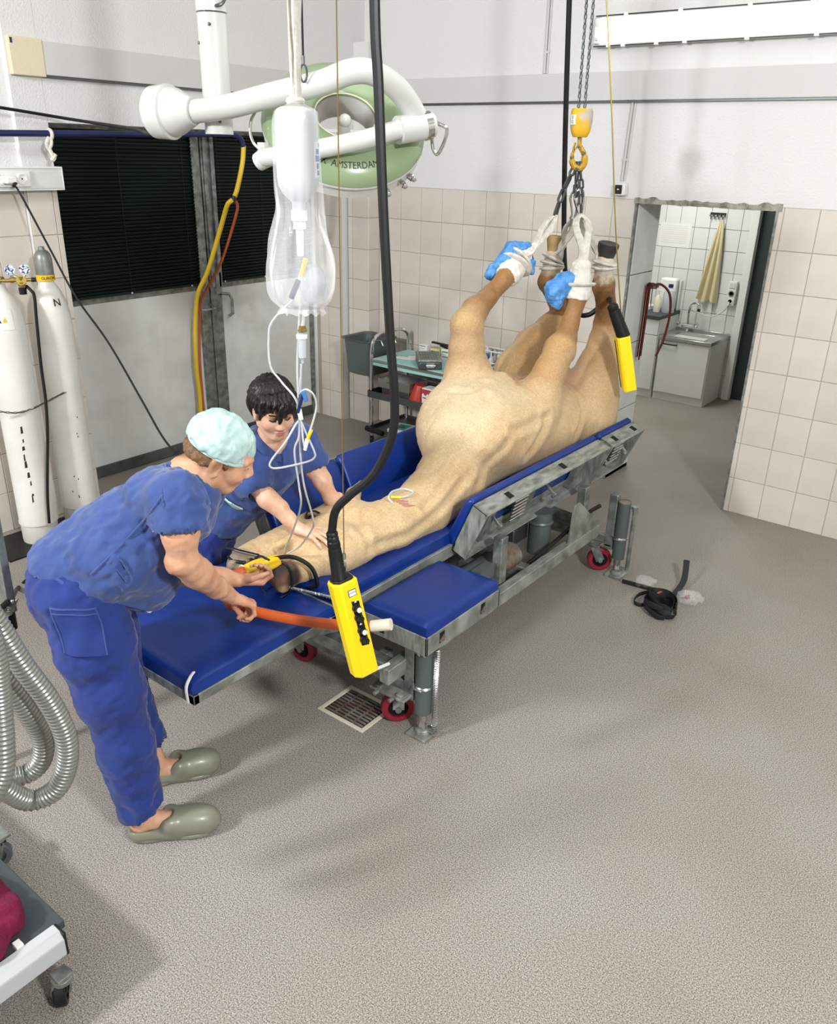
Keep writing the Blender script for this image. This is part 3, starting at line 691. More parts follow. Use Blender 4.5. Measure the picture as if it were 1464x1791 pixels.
# --- small side pad on the near corner
g = G().box((-1.61, 2.185, .44), (-1.60, 2.705, .522)).box((-1.93, 2.185, .44), (-1.92, 2.705, .522)).box((-1.93, 2.185, .44), (-1.60, 2.195, .522)).box((-1.93, 2.695, .44), (-1.60, 2.705, .522)).box((-1.92, 2.195, .49), (-1.61, 2.695, .5))
at_ = obj('side_tray', g, 'galvw', tb, bevel=.0025)
for y in (2.285, 2.575):
    obj('slot', G().box((-1.6008, y-.016, .463), (-1.5992, y+.016, .51)), 'dkhole', at_); obj('clip', G().bar((-1.602, y-.012, .47), (-1.596, y+.012, .49), .012, .012), 'rust', at_)
obj('slot', G().box((-1.86, 2.1842, .46), (-1.815, 2.186, .505)), 'dkhole', at_)
obj('side_pad', pad(G(), (-1.925, 2.19, .505), (-1.605, 2.7, .572), .010, .025), 'vinyl', tb)
# --- folding side flaps: a frame in the plane p0 (hinge) -> p1 (top), running along y
def flap(y0, y1, hx, hz, tx, tz, s, ribs, label, springs=(), full=True, slots=()):
    A, B = V(hx, 0, hz), V(tx, 0, tz); u = norm(B-A); L = np.linalg.norm(B-A); nrm = V(u[2], 0, -u[0])*s   # outward
    Y = lambda p, y: V(p[0], y, p[2])
    d = .088; p = obj('flap_frame', (lambda g: (
        g.prism([Y(A, y0), Y(B, y0), Y(B+nrm*d, y0), Y(A+nrm*d*.95, y0)], (0, .008, 0)),
        g.prism([Y(A, y1-.008), Y(B, y1-.008), Y(B+nrm*d, y1-.008), Y(A+nrm*d*.95, y1-.008)], (0, .008, 0)),
        g.prism([Y(B-u*.008, y0), Y(B, y0), Y(B+nrm*d, y0), Y(B+nrm*d-u*.008, y0)], (0, y1-y0, 0)),
        g.prism([Y(A, y0), Y(A+u*.05, y0), Y(A+u*.05+nrm*.008, y0), Y(A+nrm*.008, y0)], (0, y1-y0, 0)),
        g.prism([Y(A, y0), Y(A+u*.008, y0), Y(A+u*.008+nrm*d*.95, y0), Y(A+nrm*d*.95, y0)], (0, y1-y0, 0)),
        g.prism([Y(A, y0), Y(B, y0), Y(B+nrm*.004, y0), Y(A+nrm*.004, y0)], (0, .03, 0)), g)[-1])(G()), 'galvw', tb, bevel=.002)
    for y in ribs:
        obj('rib', G().prism([Y(A+u*.01+nrm*.004, y-.03), Y(B-u*.01+nrm*.004, y-.03), Y(B-u*.01+nrm*.03, y-.03), Y(A+u*.01+nrm*.045, y-.03)], (0, .06, 0)), 'galv', p, bevel=.003)
    for ys in springs:
        for k in range(6):
            t = .07+.15*k/5*L/.3; c = A+u*t+nrm*(.055)
            obj('spring_bar', G().cyl(Y(c, ys-.065-.01*k), Y(c, ys+.06-.01*k), .0075, n=8), 'steel', p)
        obj('spring_plate', G().prism([Y(A+u*.04+nrm*.03, ys-.02), Y(B-u*.03+nrm*.03, ys-.05), Y(B-u*.03+nrm*.045, ys-.05), Y(A+u*.04+nrm*.045, ys-.02)], (0, .09, 0)), 'galv', p, bevel=.002)
    for y in slots:
        c = B+nrm*d*.5; q = G().prism([Y(c-nrm*.02-u*.006, y-.02), Y(c+nrm*.02-u*.006, y-.02), Y(c+nrm*.02+u*.001, y-.02), Y(c-nrm*.02+u*.001, y-.02)], (0, .04, 0))
        obj('slot', q, 'dkhole', p)
        q = G().cyl(Y(A+u*.17+nrm*.02, y-.05), Y(A+u*.14+nrm*.1, y-.05), .009, n=8).cyl(Y(A+u*.14+nrm*.085, y-.05), Y(A+u*.137+nrm*.1, y-.05), .016, n=6)
        obj('stop_bolt', q, 'steel', p)
    # pad on the inner face
    g = G(); k = 12
    pr = [(A+u*.012, .004), (A+u*.0-nrm*.03, 0), (A+u*.02-nrm*.055, 0), (B-u*.02-nrm*.05, 0), (B+u*.012-nrm*.035, 0), (B+u*.012-nrm*.008, 0), (B-u*.0-nrm*.002, 0)]
    poly = [q[0] for q in pr]; ys = [y0+.004, y0+.012]+list(np.linspace(y0+.03, y1-.03, k))+[y1-.012, y1-.004]
    cen = sum(poly)/len(poly); vs = []
    for i, y in enumerate(ys):
        sc = .80 if i in (0, len(ys)-1) else (.95 if i in (1, len(ys)-2) else 1)
        for q in poly: w_ = cen+(q-cen)*sc; vs.append((w_[0], y, w_[2]))
    m = len(poly); f = [(i*m+j, i*m+(j+1) % m, (i+1)*m+(j+1) % m, (i+1)*m+j) for i in range(len(ys)-1) for j in range(m)]
    f += [tuple(range(m))[::-1], tuple(range((len(ys)-1)*m, len(ys)*m))]; g.add(vs, f)
    obj('flap_pad', g, 'vinyl', p, ang=60, bevel=.008)
    return p
flap(2.86, 4.10, -1.97, .535, -1.862, .795, 1, (3.05, 3.42, 3.95), '', springs=(3.3,), slots=(3.1, 3.62))
flap(4.125, 4.55, -1.965, .545, -1.858, .795, 1, (4.2,), '', springs=(4.38,), slots=(4.22, 4.47))
flap(2.36, 2.87, -2.635, .545, -2.742, .785, -1, (2.5, 2.7), '')
flap(2.885, 4.10, -2.635, .545, -2.742, .795, -1, (3.2, 3.8), '')
flap(4.125, 4.55, -2.635, .545, -2.742, .795, -1, (4.3,), '')
for y in (3.02, 3.86):                       # struts that carry the near flap
    obj('flap_strut', G().bar((-1.80, y, .36), (-1.80, y, .60), .055, .05).bar((-2.02, y, .40), (-1.79, y, .385), .05, .05), 'galv', tb, bevel=.004)
for y in (2.6, 3.1, 3.7): obj('flap_strut', G().bar((-2.79, y, .36), (-2.75, y, .60), .05, .05), 'galv', tb, bevel=.004)
# ================================================================== HORSE, on its back, legs slung up
hs = thing('horse', (-2.3, 3.5, .61), 'golden tan horse lying on its back with its four legs slung up', 'horse')
LF = [(-2.46, 3.68, 1.02), (-2.475, 3.675, 1.15), (-2.478, 3.655, 1.28), (-2.477, 3.65, 1.405), (-2.472, 3.71, 1.475), (-2.468, 3.82, 1.535), (-2.466, 3.95, 1.603), (-2.462, 4.02, 1.645), (-2.455, 4.09, 1.70)]
RF = [(-2.13, 3.74, .92), (-2.12, 3.86, 1.05), (-2.115, 3.93, 1.16), (-2.115, 4.035, 1.268), (-2.118, 4.085, 1.315), (-2.12, 4.13, 1.40), (-2.12, 4.17, 1.49), (-2.12, 4.185, 1.54), (-2.12, 4.19, 1.64)]
RFr = [.15, .106, .080, .082, .064, .045, .043, .055, .050]
LFr = [.15, .118, .087, .084, .066, .046, .044, .056, .050]
LH = [(-2.43, 4.46, .88), (-2.45, 4.24, 1.05), (-2.45, 4.37, 1.17), (-2.445, 4.53, 1.275), (-2.44, 4.64, 1.335), (-2.44, 4.55, 1.435), (-2.44, 4.43, 1.56), (-2.44, 4.455, 1.655), (-2.44, 4.465, 1.70)]
LHr = [.22, .165, .13, .085, .064, .052, .060, .046, .046]
RH = [(-2.14, 4.40, .80), (-2.12, 4.47, .94), (-2.12, 4.55, 1.09), (-2.13, 4.605, 1.22), (-2.14, 4.62, 1.325), (-2.14, 4.605, 1.43), (-2.14, 4.54, 1.56), (-2.14, 4.518, 1.655), (-2.14, 4.522, 1.70)]
RHr = [.22, .165, .115, .082, .066, .052, .060, .046, .046]
S = Sdf()
S.ell((-2.3, 3.60, .875), (.325, .26, .42), d=(0, 1, 0), k=.05)
S.ell((-2.3, 3.95, .83), (.34, .265, .50), d=(0, 1, 0), k=.08)
S.ell((-2.3, 4.38, .78), (.31, .18, .36), d=(0, 1, 0), k=.08)
# neck and breast
S.chain([(-2.28, 3.44, .80), (-2.225, 3.18, .735), (-2.195, 2.96, .695), (-2.18, 2.74, .685), (-2.21, 2.56, .69)], [.22, .160, .124, .104, .10], .04)
S.chain([(-2.17, 3.18, .71), (-2.12, 2.88, .675), (-2.12, 2.62, .675), (-2.14, 2.42, .675)], [.135, .092, .080, .075], .04)
S.ell((-2.42, 3.52, .955), (.18, .17, .235), d=(0.05, 1, .25), k=.05)
S.ell((-2.18, 3.44, .925), (.185, .17, .24), d=(-.05, 1, .25), k=.05)
S.cone((-2.3, 3.3, .98), (-2.31, 3.75, 1.10), .05, .05, .10)
S.cone((-2.16, 3.24, .83), (-2.17, 2.76, .745), .040, .026, .03)      # long neck muscle
S.cone((-2.29, 3.22, .83), (-2.24, 2.82, .745), .042, .026, .03)
S.cone((-2.09, 3.22, .76), (-2.075, 2.8, .69), .042, .026, .03)
for P, R in ((LF, LFr), (RF, RFr)):
    S.chain(P[:4], R[:4], .035); S.chain(P[3:], R[3:], .02)
for P, R in ((LH, LHr), (RH, RHr)):
    S.cone(P[0], P[1], R[0], R[1], .08); S.chain(P[1:5], R[1:5], .04); S.chain(P[4:], R[4:], .025)
for P in (LH, RH):                            # hock point and the cord above it
    hk = V(P[4]); S.cone(hk+V(0, .045, .0), hk+V(0, .02, .045), .03, .028, .03); S.cone(hk+V(0, .04, 0), V(P[2])+V(0, .10, -.02), .022, .03, .035)
for P in (LF, RF):                            # knee bones and tendons
    k = V(P[3]); d = norm(V(P[5])-k)
    S.ell(k+V(0, -.026, .02), (.066, .056, .07), d=d, k=.025); S.cone(k+V(0, .05, .02), V(P[6])+V(0, .03, -.01), .03, .024, .03)
S.cone((-2.44, 3.5, .92), (-2.46, 3.66, 1.1), .15, .11, .07); S.cone((-2.15, 3.5, .88), (-2.12, 3.8, 1.0), .15, .12, .07)
S.ell((-2.03, 4.42, .83), (.085, .17, .17), d=(0, 1, .4), k=.06); S.ell((-2.57, 4.4, .88), (.10, .18, .18), d=(0, 1, .3), k=.08)
# head on its side: forehead away from the camera, jaw towards it
S.cone((-2.33, 2.56, .685), (-2.385, 2.02, .665), .102, .066, .05)
S.cone((-2.41, 2.50, .69), (-2.42, 2.02, .675), .070, .050, .04)
S.ell((-2.235, 2.30, .682), (.165, .088, .155), d=(.2, 1, 0), up=(0, 0, 1), k=.045)       # cheek
S.ell((-2.125, 2.315, .655), (.05, .055, .11), d=(.15, 1, 0), k=.05)                        # jaw angle
S.cone((-2.16, 2.28, .655), (-2.215, 2.06, .645), .062, .048, .035)                     # lower jaw
S.ell((-2.385, 1.965, .675), (.062, .058, .075), d=(0, 1, 0), k=.03)                   # nose
S.ell((-2.375, 1.905, .695), (.022, .022, .026), d=(0, 1, .2), k=.012)
S.ell((-2.35, 1.9, .70), (.014, .012, .018), d=(.4, 1, .2), k=.01, sub=True)
S.ell((-2.21, 2.02, .655), (.050, .060, .066), d=norm((.2, .9, -.3)), k=.02); S.ell((-2.175, 1.985, .635), (.030, .026, .034), d=(0, 1, 0), k=.02); S.ell((-2.235, 1.975, .665), (.035, .022, .03), d=(0, 1, 0), k=.015)                   # dark chin
S.ell((-2.385, 2.36, .735), (.045, .022, .055), d=(0, 1, 0), k=.03)                    # brow
S.cone((-2.30, 2.38, .765), (-2.31, 2.1, .735), .018, .014, .04)                       # facial crest
S.ell((-2.365, 2.345, .760), (.024, .018, .034), d=(0, 1, 0), k=.012, sub=True)
# ears
S.cone((-2.36, 2.575, .735), (-2.395, 2.65, .765), .038, .034, .03); S.cone((-2.395, 2.65, .765), (-2.435, 2.755, .79), .036, .008, .01)
S.ell((-2.395, 2.67, .79), (.018, .014, .055), d=(-.3, .9, .25), k=.01, sub=True)
S.cone((-2.43, 2.56, .67), (-2.52, 2.64, .66), .036, .012, .03)
def seg_d(X, P):
    d = np.full(len(X), 9.0); t = np.zeros(len(X))
    for i in range(len(P)-1):
        a, b = V(P[i]), V(P[i+1]); ba = b-a; u = np.clip(((X-a)@ba)/(ba@ba), 0, 1); q = np.linalg.norm(X-a-u[:, None]*ba, axis=1)
        m = q < d; d[m] = q[m]; t[m] = i+u[m]
    return d, t
def hcol(X, n):
    L = lambda h: np.array(lin(h)[:3]); base = L('#cbad84'); c = np.tile(base, (len(X), 1))
    def put(wt, h): c[:] = c*(1-wt[:, None])+L(h)*wt[:, None]
    f = fbm(X, 2.2, 5)
    put(ss(-.5, .8, f)*.30, '#dcc8a2')
    put(ss(.1, -1.2, f)*.2, '#b08b5c')
    put(ss(.80, 1.0, X[:, 2])*ss(3.95, 3.45, X[:, 1])*ss(.30, .16, np.abs(X[:, 0]+2.3))*.6, '#dfceac')        # breast
    put(ss(3.2, 2.5, X[:, 1])*.35, '#ceb48a')
    for P, hind in ((LF, 0), (RF, 0), (LH, 1), (RH, 1)):
        d, t = seg_d(X, P); near = ss(.22, .12, d)
        put(near*ss(.6, 2.0, t)*.55, '#a87e4c')
        put(near*ss(3.2, 4.4, t)*.75, '#8a5c2e')
        if hind:
            put(near*ss(4.0, 4.5, t)*.6, '#70461f'); put(near*ss(6.15, 6.7, t+.25*fbm(X, 12, 3)), '#d9cfbd')
        else: put(near*ss(2.7, 3.1, t)*ss(3.6, 3.2, t)*.4, '#c9a56b')
    put(ss(.20, .06, np.linalg.norm((X-V(-2.25, 4.30, .98))*V(1.0, .8, 1.0), axis=1))*.75, '#a8877e')   # groin
    put(ss(.26, .10, np.linalg.norm((X-V(-2.36, 4.45, 1.02))*V(1.3, .9, .9), axis=1))*.55, '#b9a99f')
    put(ss(.22, .08, np.linalg.norm((X-V(-2.2, 4.5, .97))*V(1.2, .9, .9), axis=1))*.6, '#b09a92')
    put(ss(.085, .062, np.linalg.norm((X-V(-2.205, 2.015, .652))*V(1, 1, .95), axis=1)), '#2a1c16')         # dark lower lip
    put(ss(.085, .062, np.linalg.norm((X-V(-2.205, 2.015, .652))*V(1, 1, .95), axis=1))*ss(.0, .7, fbm(X, 9, 33))*.7, '#6b4228')
    put(ss(.10, .05, np.linalg.norm(X-V(-2.38, 1.92, .69), axis=1))*.8, '#6d6660')
    put(ss(.05, .025, np.linalg.norm(X-V(-2.365, 2.345, .76), axis=1))*.9, '#3a2a1e')
    put(ss(.06, .02, np.linalg.norm((X-V(-2.395, 2.67, .785)), axis=1))*.6, '#8d6a4b')
    g = fbm(X*np.array([1, .5, 1]), 9, 9); put(ss(.3, 1.0, g)*.10, '#f0dfba')
    # darker belly hair beyond the whorl line between the forelegs
    la, lb = V(-2.477, 3.837, 1.120), V(-2.123, 3.702, 1.070); ld = (lb-la)*V(1, 1, 0); ln_ = norm(V(-ld[1], ld[0], 0)); ln_ = ln_ if ln_[1] > 0 else -ln_
    sd_ = (X-la)@ln_+.012*fbm(X, 14, 4)
    put(ss(-.012, .012, sd_)*ss(.62, .80, X[:, 2])*ss(.26, .08, np.abs(X[:, 0]+2.3))*ss(4.6, 4.3, X[:, 1])*.6, '#a97c48')
    put(ss(.028, .006, np.abs(sd_))*ss(1.04, 1.08, X[:, 2])*ss(.2, .1, np.abs(X[:, 0]+2.33))*ss(-.1, .5, fbm(X, 22, 6))*.6, '#7a5527')
    return c
HS = S
def snap_to(fn, q):
    p = np.array(q, float)[None]
    for _ in range(12):
        g = np.stack([(fn(p+np.eye(3)[i]*.002)-fn(p-np.eye(3)[i]*.002))/.004 for i in range(3)], 1); p = p-fn(p)[:, None]*g/np.maximum((g**2).sum(1), .2)[:, None]
    return p[0]
GROOVES = [([(-1.935, 3.686, 0.990), (-1.923, 3.622, 0.900), (-1.908, 3.520, 0.800)], .016, .024), ([(-1.972, 3.391, 1.000), (-1.958, 3.504, 1.000), (-1.987, 3.718, 1.000)], .011, .020),
           ([(-2.196, 3.450, 1.090), (-2.089, 3.225, 1.000), (-2.044, 3.069, 0.920)], .010, .026), ([(-1.964, 3.108, 0.900), (-1.987, 2.892, 0.780), (-2.015, 2.714, 0.700), (-2.072, 2.562, 0.680), (-2.113, 2.435, 0.680)], .013, .018),
           ([(-2.091, 3.077, 0.950), (-2.023, 2.877, 0.880), (-1.998, 2.759, 0.830)], .009, .018), ([(-2.164, 4.201, 1.000), (-2.021, 4.182, 0.930), (-1.903, 4.108, 0.860), (-1.875, 4.038, 0.800)], .016, .024),
           ([(-2.375, 3.421, 1.080), (-2.283, 3.437, 1.100), (-2.289, 3.576, 1.120)], .011, .020), ([(-1.932, 3.332, 0.950), (-1.872, 3.196, 0.840), (-1.923, 3.156, 0.780)], .008, .022),
           ([(-2.240, 2.492, 0.760), (-2.151, 2.415, 0.730), (-2.085, 2.385, 0.680)], .012, .018), ([(-2.223, 2.250, 0.740), (-2.131, 2.204, 0.720), (-2.105, 2.262, 0.680)], .006, .016)]
GROOVES = [(spline([snap_to(HS, q) for q in pts], 5), d, w_) for pts, d, w_ in GROOVES]
def hdisp(X, n):
    w = ss(.75, .95, X[:, 2])*ss(2.6, 3.0, X[:, 1])
    d = .0020*fbm(X, 16, 11)+.003*fbm(X*np.array([1, .7, 1]), 5, 12)*w+.004*np.abs(fbm(X*np.array([1.6, .7, 1.0]), 2.6, 14))*w
    for P, dep_, wd in GROOVES:
        q, _ = seg_d(X, P); d = d-dep_*np.exp(-(q/wd)**2)+dep_*.45*np.exp(-((q-2.0*wd)/wd)**2)
    la, lb = V(-2.477, 3.837, 1.120), V(-2.123, 3.702, 1.070); q, _ = seg_d(X, [snap_to(HS, la), snap_to(HS, (la+lb)/2), snap_to(HS, lb)])
    return d+ss(.04, .01, q)*ss(1.02, 1.06, X[:, 2])*.003*np.sin(X@V(1, .6, 0)*160+4*fbm(X, 20, 3))
body = sdf_obj('body', S, 'horse', .0125, hs, hcol, hdisp)
# eye, mane, hooves, wraps
ey = obj('eye', G().ell((-2.365, 2.345, .752), (.019, .026, .019), 14, 10), 'iris', hs)
obj('eyelid', G().tube(spline([(-2.355, 2.305, .768), (-2.372, 2.32, .779), (-2.385, 2.345, .782), (-2.375, 2.375, .777), (-2.355, 2.385, .768)], 5), .004, 6), 'dkhole', ey)
g = G()
rn = np.random.RandomState(5)
for k in range(16):                            # forelock and short mane hanging to the pad
    y = 2.50+.12*k/15; a = V(-2.42, y, .70); b = a+V(-.05-.03*rn.rand(), rn.uniform(-.03, .03), -.05-.03*rn.rand())
    g.tube(spline([a, (a+b)/2+V(-.015, 0, .02), b], 3), [.009, .009, .008, .007, .005, .004, .002], 5)
obj('mane', g, 'towel', hs, kind='stuff')
def hoof(c, ax, r, L_, m, name='hoof'):
    x, y, d = frame(ax); return obj(name, G().lathe([(r*.86, -.01), (r*.95, .01), (r*1.18, L_*.75), (r*1.2, L_*.95), (r*1.1, L_), (r*.7, L_-.008)], c, ax, 22), M[m], hs)
hoof((-2.44, 4.468, 1.715), norm((.02, .03, 1)), .044, .10, 'hoofp')
hoof((-2.14, 4.524, 1.712), norm((.18, -.05, 1)), .05, .085, 'hoof')
hoof((-2.455, 4.09, 1.69), norm((.15, .75, .6)), .05, .07, 'hoof'); hoof((-2.12, 4.19, 1.63), norm((-.1, .1, 1)), .042, .05, 'hoof')
def wrap(name, s, m, h=.006, amp=.004, sc=22, seed=1, rid=0):
    return sdf_obj(name, s, m, h, hs, None, lambda X, n: amp*fbm(X, sc, seed)+rid*np.sin(X@V(.3, .6, 1)*420))
wrap('bandage', Sdf().cone((-2.465, 4.02, 1.64), (-2.452, 4.115, 1.72), .072, .066, 0).cut((-2.466, 3.985, 1.625), (.02, -.85, -.5)), 'gauze', rid=.001)
wrap('overshoe', Sdf().ell((-2.49, 4.06, 1.71), (.070, .060, .075), d=(0, .6, .5), k=0).cone((-2.52, 4.01, 1.685), (-2.565, 3.985, 1.63), .038, .034, .03).cone((-2.48, 4.06, 1.76), (-2.42, 4.12, 1.775), .042, .030, .03).cone((-2.40, 4.12, 1.69), (-2.385, 4.12, 1.65), .03, .02, .03), 'bluefilm', amp=.008, sc=16, seed=4)
wrap('bandage', Sdf().cone((-2.12, 4.18, 1.555), (-2.12, 4.193, 1.685), .072, .055, 0).cut((-2.12, 4.17, 1.52), (0, -.2, -1)), 'gauze', rid=.001)
wrap('overshoe', Sdf().cone((-2.16, 4.155, 1.59), (-2.205, 4.09, 1.565), .05, .055, 0).cone((-2.205, 4.09, 1.57), (-2.19, 4.09, 1.50), .05, .03, .04).cone((-2.15, 4.16, 1.64), (-2.18, 4.11, 1.62), .04, .04, .03), 'bluefilm', amp=.008, sc=11, seed=7)
# wound dressing and catheter on the neck
wc = snap_to(HS, (-2.166, 2.675, 0.740))
obj('catheter', G().tube(spline([wc+V(*q) for q in ((-.01, -.01, .0), (-.03, -.02, .025), (-.05, .03, .035), (-.04, .10, .03), (0, .12, .02), (.01, .07, .02), (-.01, .03, .015))], 6), .0045, 6), 'tubing', hs)
obj('catheter_hub', G().cyl(wc+V(-.035, .0, .022), wc+V(-.005, .035, .018), .0065, n=8), 'yellow', hs)
for k in range(5):
    q = [snap_to(HS, wc+V(-.02+.013*k+.010*i_+.004*math.sin(k*3), .0+.014*i_*(1+.2*math.sin(k*2))+.004*k, -.004*k)) for i_ in range(4)]
    obj('skin_fold', G().tube(spline(q, 4), [.002]+[.0045]*11+[.002], 5), 'flesh', hs)
# ------------------------------------------------------------------ mouth gag, straps
gag = thing('mouth_gag', (-2.27, 2.02, .60), 'black metal mouth gag strapped over the muzzle of the horse', 'mouth gag')
g = G()
def ring(c, ax, r, wire, t0=0, t1=2*math.pi, sy=1.0, n=26):
    x, y, d = frame(ax); return [V(c)+r*(math.cos(t)*x+sy*math.sin(t)*y) for t in np.linspace(t0, t1, n)]
obj('lower_plate', G().tube(ring((-2.215, 1.985, .652), (.25, -1, .35), .077, .005, 0, 2*math.pi-.01), .005, 6), 'black', gag)
obj('side_bow', G().tube(spline([(-2.24, 1.99, .735), (-2.17, 2.04, .745), (-2.115, 2.085, .70), (-2.10, 2.10, .62), (-2.13, 2.09, .60)], 6), .009, 8), 'black', gag)
obj('side_bow', G().tube(spline([(-2.31, 1.97, .72), (-2.26, 1.95, .75), (-2.22, 1.96, .74)], 5), .009, 8), 'black', gag)
obj('ratchet', G().prism([(-2.33, 1.955, .725), (-2.27, 1.95, .735), (-2.275, 1.93, .65), (-2.335, 1.935, .65)], (.012, -.012, 0)), 'black', gag, bevel=.003)
obj('upper_plate', G().tube(spline([(-2.45, 1.94, .735), (-2.40, 1.93, .748), (-2.35, 1.945, .745), (-2.29, 1.965, .742)], 5), .009, 8, flat=(1, .6)).tube(spline([(-2.44, 1.935, .70), (-2.38, 1.905, .712), (-2.33, 1.93, .71)], 5), .007, 6), 'black', gag)
obj('tooth_plate', G().prism([(-2.40, 1.955, .71), (-2.31, 1.96, .72), (-2.315, 1.95, .69), (-2.39, 1.945, .68)], (0, -.01, 0)), 'brass', gag)
sp = []
for t in np.linspace(0, 1, 150): 
    a, b = V(-2.16, 1.99, .635), V(-1.97, 2.09, .605); x, y, d = frame(b-a); sp.append(a+(b-a)*t+.007*(math.cos(t*95)*x+math.sin(t*95)*y))
obj('screw_bar', G().cyl((-2.16, 1.99, .635), (-1.97, 2.09, .605), .006, n=8).tube(sp, .002, 4), 'steel', gag)
# ------------------------------------------------------------------ hoist, chain, slings
ho = thing('chain_hoist', (-2.285, 4.36, 2.17), 'yellow hoist block and hook hanging on two steel chains above the horse', 'hoist')
obj('hoist_chain', chain(G(), [(-2.330, 4.33, 4.3), (-2.305, 4.349, 2.475)], .03, .0038, .02, m=8), 'dksteel', ho, kind='stuff')
obj('hoist_chain', chain(G(), [(-2.300, 4.36, 4.3), (-2.279, 4.368, 2.475)], .03, .0038, .02, m=8), 'dksteel', ho, kind='stuff')
rx3, ry3 = norm((.797, .604, 0)), norm((-.604, .797, 0))
g = G()
prof = [(0, .05, .038), (.012, .056, .046), (.06, .058, .047), (.11, .05, .042), (.132, .04, .036), (.138, .034, .03)]
vs = []; cc = V(-2.288, 4.361, 2.472)
for h, a, b in prof:
    for k in range(20):
        t = 2*math.pi*k/20; s1, c1 = math.sin(t), math.cos(t); e = .55
        vs.append(cc+rx3*a*math.copysign(abs(c1)**e, c1)+ry3*b*math.copysign(abs(s1)**e, s1)-V(0, 0, h))
m_ = len(prof); g.add(vs, [(i*20+k, i*20+(k+1) % 20, (i+1)*20+(k+1) % 20, (i+1)*20+k) for i in range(m_-1) for k in range(20)]+[tuple(range(20)), tuple(range((m_-1)*20, m_*20))[::-1]])
blk = obj('hoist_block', g, 'hoistblk', ho)
pc = cc-rx3*.05-ry3*.034-V(0, 0, .045)
lb = obj('label_plate', G().xf(np.array([rx3*.5-ry3*.86, rx3*.86+ry3*.5, V(0, 0, 1)]).T, cc-rx3*.047-ry3*.033-V(0, 0, .055)).box((-.014, -.006, -.024), (.014, .006, .024)), 'white', blk)
ex, ey_ = rx3*.5-ry3*.86, -(rx3*.86+ry3*.5)
for i, s_ in enumerate('EG'):
    g = text_geo(s_, .022, lambda x, y, i=i: cc-rx3*.047-ry3*.033-V(0, 0, .055)+ex*x+ey_*.0068+V(0, 0, y+.011-.022*i), bold=.0006)
    obj('letter', g, 'blueprint', lb, smooth=False)
hk = [cc+rx3*q[0]+V(0, 0, q[1]) for q in [(.0, -.135), (.002, -.165), (.004, -.18), (.022, -.205), (.036, -.235), (.034, -.27), (.015, -.29), (-.012, -.285), (-.028, -.262), (-.032, -.235), (-.03, -.215)]]
obj('hook', G().tube(spline(hk, 4), [.012]*8+[.014]*8+[.019]*12+[.017]*6+[.012]*4+[.009]*3, 10), 'hookm', ho)
obj('safety_latch', G().bar(cc+rx3*-.028+V(0, 0, -.225), cc+rx3*-.002+V(0, 0, -.17), .014, .006).bar(cc+rx3*-.022+V(0, 0, -.165), cc+rx3*-.03+V(0, 0, -.22), .012, .008), 'hookm', ho)
hb = cc+rx3*.0+V(0, 0, -.275)
ch = thing('leg_chain', tuple(hb-V(0, 0, .3)), 'steel chains and ring links hooked under the yellow hoist block', 'chain')
obj('link', chain(G(), [hb+V(0, 0, .012), hb+V(-.04, -.02, -.085), hb+V(-.062, -.035, -.16), hb+V(-.083, -.05, -.265)], .085, .0075, .042, m=12), 'dksteel', ch, kind='stuff')
for q, e in (((.004, .0, .01), (.01, .006, -.16)), ((.012, .004, .012), (.035, .03, -.16)), ((-.006, 0, .01), (0, .01, -.15))):
    obj('link', chain(G(), [hb+V(q), hb+V(e)], .06, .006, .03, m=10), 'dksteel', ch, kind='stuff')
def snap(c, L_=.15, wd=.055, tilt=0):
    ax = norm(rx3*tilt+V(0, 0, 1)); sd = norm(np.cross(ry3, ax)); pts = [c+sd*x+ax*y for x, y in ((0, 0), (-wd*.4, -.012), (-wd*.5, -.045), (-wd*.2, -.09), (.0, -.125), (-wd*.1, -.145), (.012, -.148), (wd*.35, -.13), (wd*.42, -.08), (wd*.42, -.03), (wd*.3, -.006))]
    return spline(pts, 4, True)
obj('snap_link', G().tube(snap(hb+V(.022, .02, -.125)), .0065, 8, True), 'chrome', ch)
obj('snap_link', G().tube(snap(hb+V(.0, .02, -.13), wd=.05, tilt=.1), .006, 8, True), 'steel', ch)
obj('link', chain(G(), [hb+V(.03, .02, -.15), hb+V(.035, .03, -.25)], .06, .006, .028, m=10), 'dksteel', ch, kind='stuff')
def sling(label, top, mid, foot, ax, rfoot, turns=2, twist=0.5, spread=.02):
    s = thing('leg_sling', tuple(foot), label, 'sling', 'white cotton slings on the horse legs')
    top, mid, foot = V(top), V(mid), V(foot); x, y, d = frame(mid-top); sd = norm(np.cross(d, ry3)) if abs(np.dot(d, ry3)) < .95 else x
    loop = [top+V(0, 0, .02)+d*-.0, top+sd*spread+d*.01]
    for sgn in (-1, 1):
        pts = [top-d*.012, top+sd*sgn*spread*.8+d*.03, top*.6+mid*.4+sd*sgn*spread, mid+sd*sgn*spread*.3*(-1 if twist else 1), foot*.6+mid*.4+sd*sgn*.02, foot+norm(V(foot)-mid)*rfoot*.5+sd*sgn*rfoot*.7]
        obj('strand', G().tube(spline(pts, 6), [.013]*6+[.016]*25, 8, flat=(1.3, .7)), 'cloth_w', s)
    for k in range(turns):
        c = foot+V(ax)*(k-.5*(turns-1))*.028; pts = ring(c, norm(V(ax)+.25*(k-.5)*sd), rfoot, 0, 0, 2*math.pi*.98, n=24)
        obj('wrap', G().tube(pts, .018, 8, True, flat=(1.3, .6), up=ax), 'cloth_w', s)
    return s
sling('white cotton sling on the left foreleg with blue overshoe, nearest the tool trolley', hb+V(-.086, -.052, -.27), (-2.39, 4.11, 1.76), (-2.452, 4.075, 1.69), norm((.1, .75, .6)), .074)
